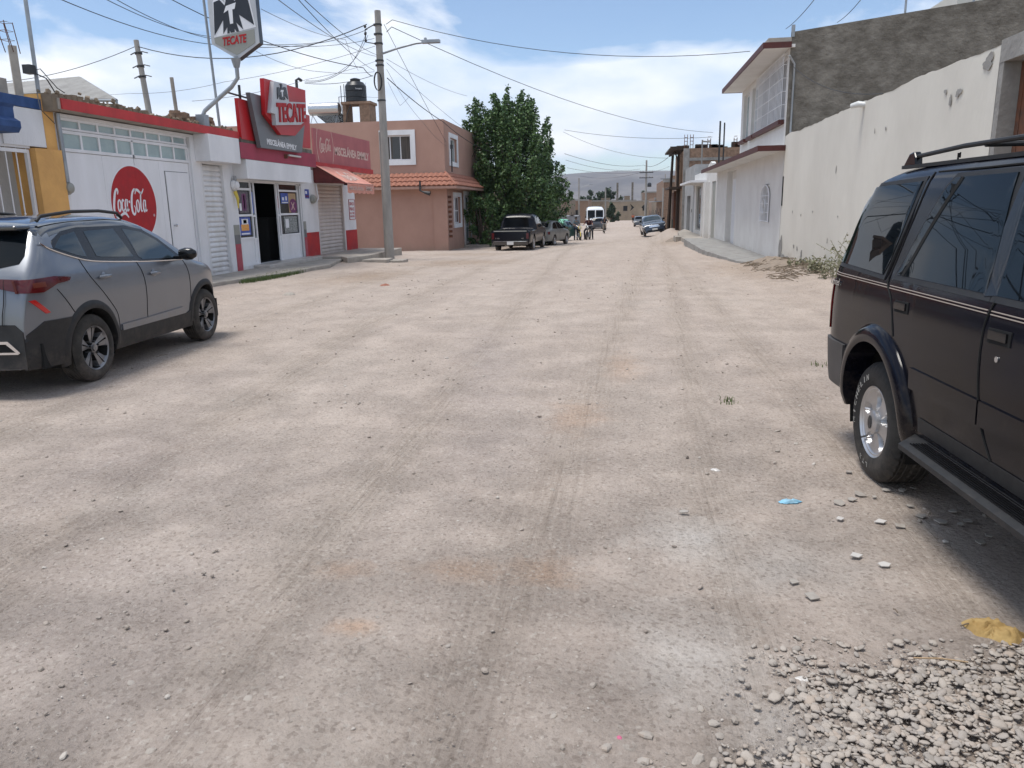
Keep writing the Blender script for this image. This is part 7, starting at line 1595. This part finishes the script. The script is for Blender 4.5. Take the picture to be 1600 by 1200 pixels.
# ======================= cables =======================
def cable(pts,sag,label,r=.012,matn='cable',nm='cable'):
    A=[at(*p) if len(p)==3 else Vector(p[:3]) for p in pts]; out=[]
    for i in range(len(A)-1):
        s_=sag if not isinstance(sag,(list,tuple)) else sag[i]; n=14
        for k in range(n+(i==len(A)-2)): t_=k/n; q=A[i].lerp(A[i+1],t_); q.z-=4*s_*t_*(1-t_); out.append(q)
    o=MB().tube(out,r*.75,5,0,False).build(nm,matn,smooth=80); tag(o,label,'cable'); return o
Yp=27.5
cable([(213,72,31),(573,38,Yp)],.75,'twisted black cable between the left bare pole and the street pole',.022)
cable([(213,72,31),(-40,130,33)],.35,'black cable leaving the left bare pole toward the left edge',.018)
cable([(204,146,31),(350,128,29),(586,72,Yp)],.12,'thin lower line from the left bare pole up to the street pole',.010,'cable_grey')
cable([(-20,150,34),(60,143,32),(203,146,31)],.1,'thin line from the left edge to the left bare pole',.008,'cable_grey')
cable([(262,-4,23),(568,106,Yp),(582,119,Yp)],[.28,.05],'thick black cable falling from the top edge to the street pole',.018)
cable([(88,-4,14),(340,70,22),(500,67,26),(574,46,Yp)],[.15,.10,.05],'black cable from the top left crossing behind the shield sign',.012)
cable([(160,-4,14),(335,58,21),(585,60,Yp)],[.12,.25],'upper thin cable behind the shield sign to the street pole',.010)
cable([(176,-4,14),(340,62,21.5),(500,66,25)],[.12,.1],'second upper thin cable running just beside its twin behind the shield sign',.010)
cable([(430,-4,12),(588,88,Yp)],.15,'thin cable from top edge to the street pole, left of three',.009,'cable_grey')
cable([(463,-4,12),(585,110,Yp)],.12,'thin cable from top edge to the street pole, middle of three',.009)
cable([(472,-4,12),(590,86,Yp)],.12,'thin cable from top edge to the street pole, right of three',.009)
cable([(408,14,16),(540,62,25),(560,110,Yp)],.1,'thin cable passing right of the shield sign',.008,'cable_grey')
cable([(400,80,20),(500,112,24),(585,112,Yp)],[.1,.05],'faint grey line below the shield sign to the pole',.008,'cable_grey')
cable([(476,128,26.4),(535,112,Yp),(573,50,Yp)],[.12,.2],'black cable looping from the shop mast up to the pole rack',.012)
cable([(478,126,26.4),(540,105,Yp),(575,55,Yp)],[.15,.15],'second black cable looping from the shop mast to the pole rack',.010)
cable([(476,130,26.4),(583,118,Yp)],.12,'low cable from the shop mast straight to the pole clamp',.012)
cable([(300,158,22),(480,124,25.5),(586,96,Yp)],[.1,.05],'pale thin line crossing above the layered roof sign',.008,'cable_grey')
cable([(603,38,Yp),(613,31,Yp+.1),(1172,80,27.5)],[0,.55],'long black cable from the street pole across the street to the white house eave',.014)
cable([(604,50,Yp),(612,42,Yp+.1),(1114,207,56.3)],[0,.75],'long cable from the street pole to the dark masts over the cream house',.016)
cable([(600,38,Yp),(697,222,38.7)],.05,'cable dropping steeply to the corner of the pink house',.012)
cable([(605,122,Yp),(692,190,38.0),(770,238,44)],[.08,.2],'thick cable from the street pole past the pink house corner into the tree',.022)
cable([(604,92,Yp),(730,150,44)],.15,'thin cable from the pole toward the top of the leafy tree',.010,'cable_grey')
cable([(604,98,Yp),(800,250,60)],.3,'lower thin cable from the pole vanishing behind the tree',.010,'cable_grey')
cable([(604,108,Yp),(660,190,36),(697,228,38.7)],[.15,.1],'slack thin line from the pole to the pink house wall',.009,'cable_grey')
cable([(606,128,Yp),(625,165,28.5),(640,150,29)],.02,'short dangling loop of cable right of the street pole',.007,'cable_grey')
cable([(572,128,Yp),(566,150,Yp),(592,152,Yp-.1)],.02,'short dangling loop of cable left of the street pole',.006,'cable_grey')
cable([(882,203,60),(1113,214,56.3)],.3,'upper cable from behind the tree to the dark masts',.018)
cable([(880,206,62),(1044,247,62)],.5,'second cable from behind the tree to the wooden shed',.016,'cable_grey')
cable([(882,240,70),(1006,258,112),(1044,246,62)],[.5,.4],'cable from the tree to the cross-armed pole and back to the shed',.026)
cable([(884,250,75),(1000,264,112)],.5,'lower cable from the tree to the cross-armed pole',.024,'cable_grey')
cable([(886,262,80),(1000,268,112),(1046,260,100)],[.4,.3],'lowest cable from the tree through the cross-armed pole',.022,'cable_grey')
cable([(1228,45,23.3),(1275,-4,16)],.05,'cable leaving the white house roof corner up to the top edge',.010)
cable([(1308,35,23.3),(1348,-4,17)],.05,'second cable from the white house roof to the top edge',.010)
cable([(1235,100,23.1),(1380,146,15.4)],.25,'drooping wire across the cement side wall down to the cream wall',.010)
cable([(604,36,Yp),(606,30,Yp),(640,60,28),(880,150,60)] if 0 else [(907,275,138),(1006,268,112)],.6,'far thin cable from the lamp pole to the cross-armed pole',.03,'cable_grey')
# ======================= haze =======================
hb_=bpy.data.materials.new('haze'); hb_.use_nodes=True; t=hb_.node_tree; t.nodes.clear(); o_=t.nodes.new('ShaderNodeOutputMaterial'); pv=t.nodes.new('ShaderNodeVolumePrincipled')
pv.inputs['Color'].default_value=(.80,.88,1,1); pv.inputs['Density'].default_value=.00013; pv.inputs['Anisotropy'].default_value=.2; t.links.new(pv.outputs[0],o_.inputs['Volume'])
hz=MB().box(-3400,3400,-60,5200,-9,215).build('haze',hb_); tag(hz,'thin bluish air haze over the far hills',kind='stuff')
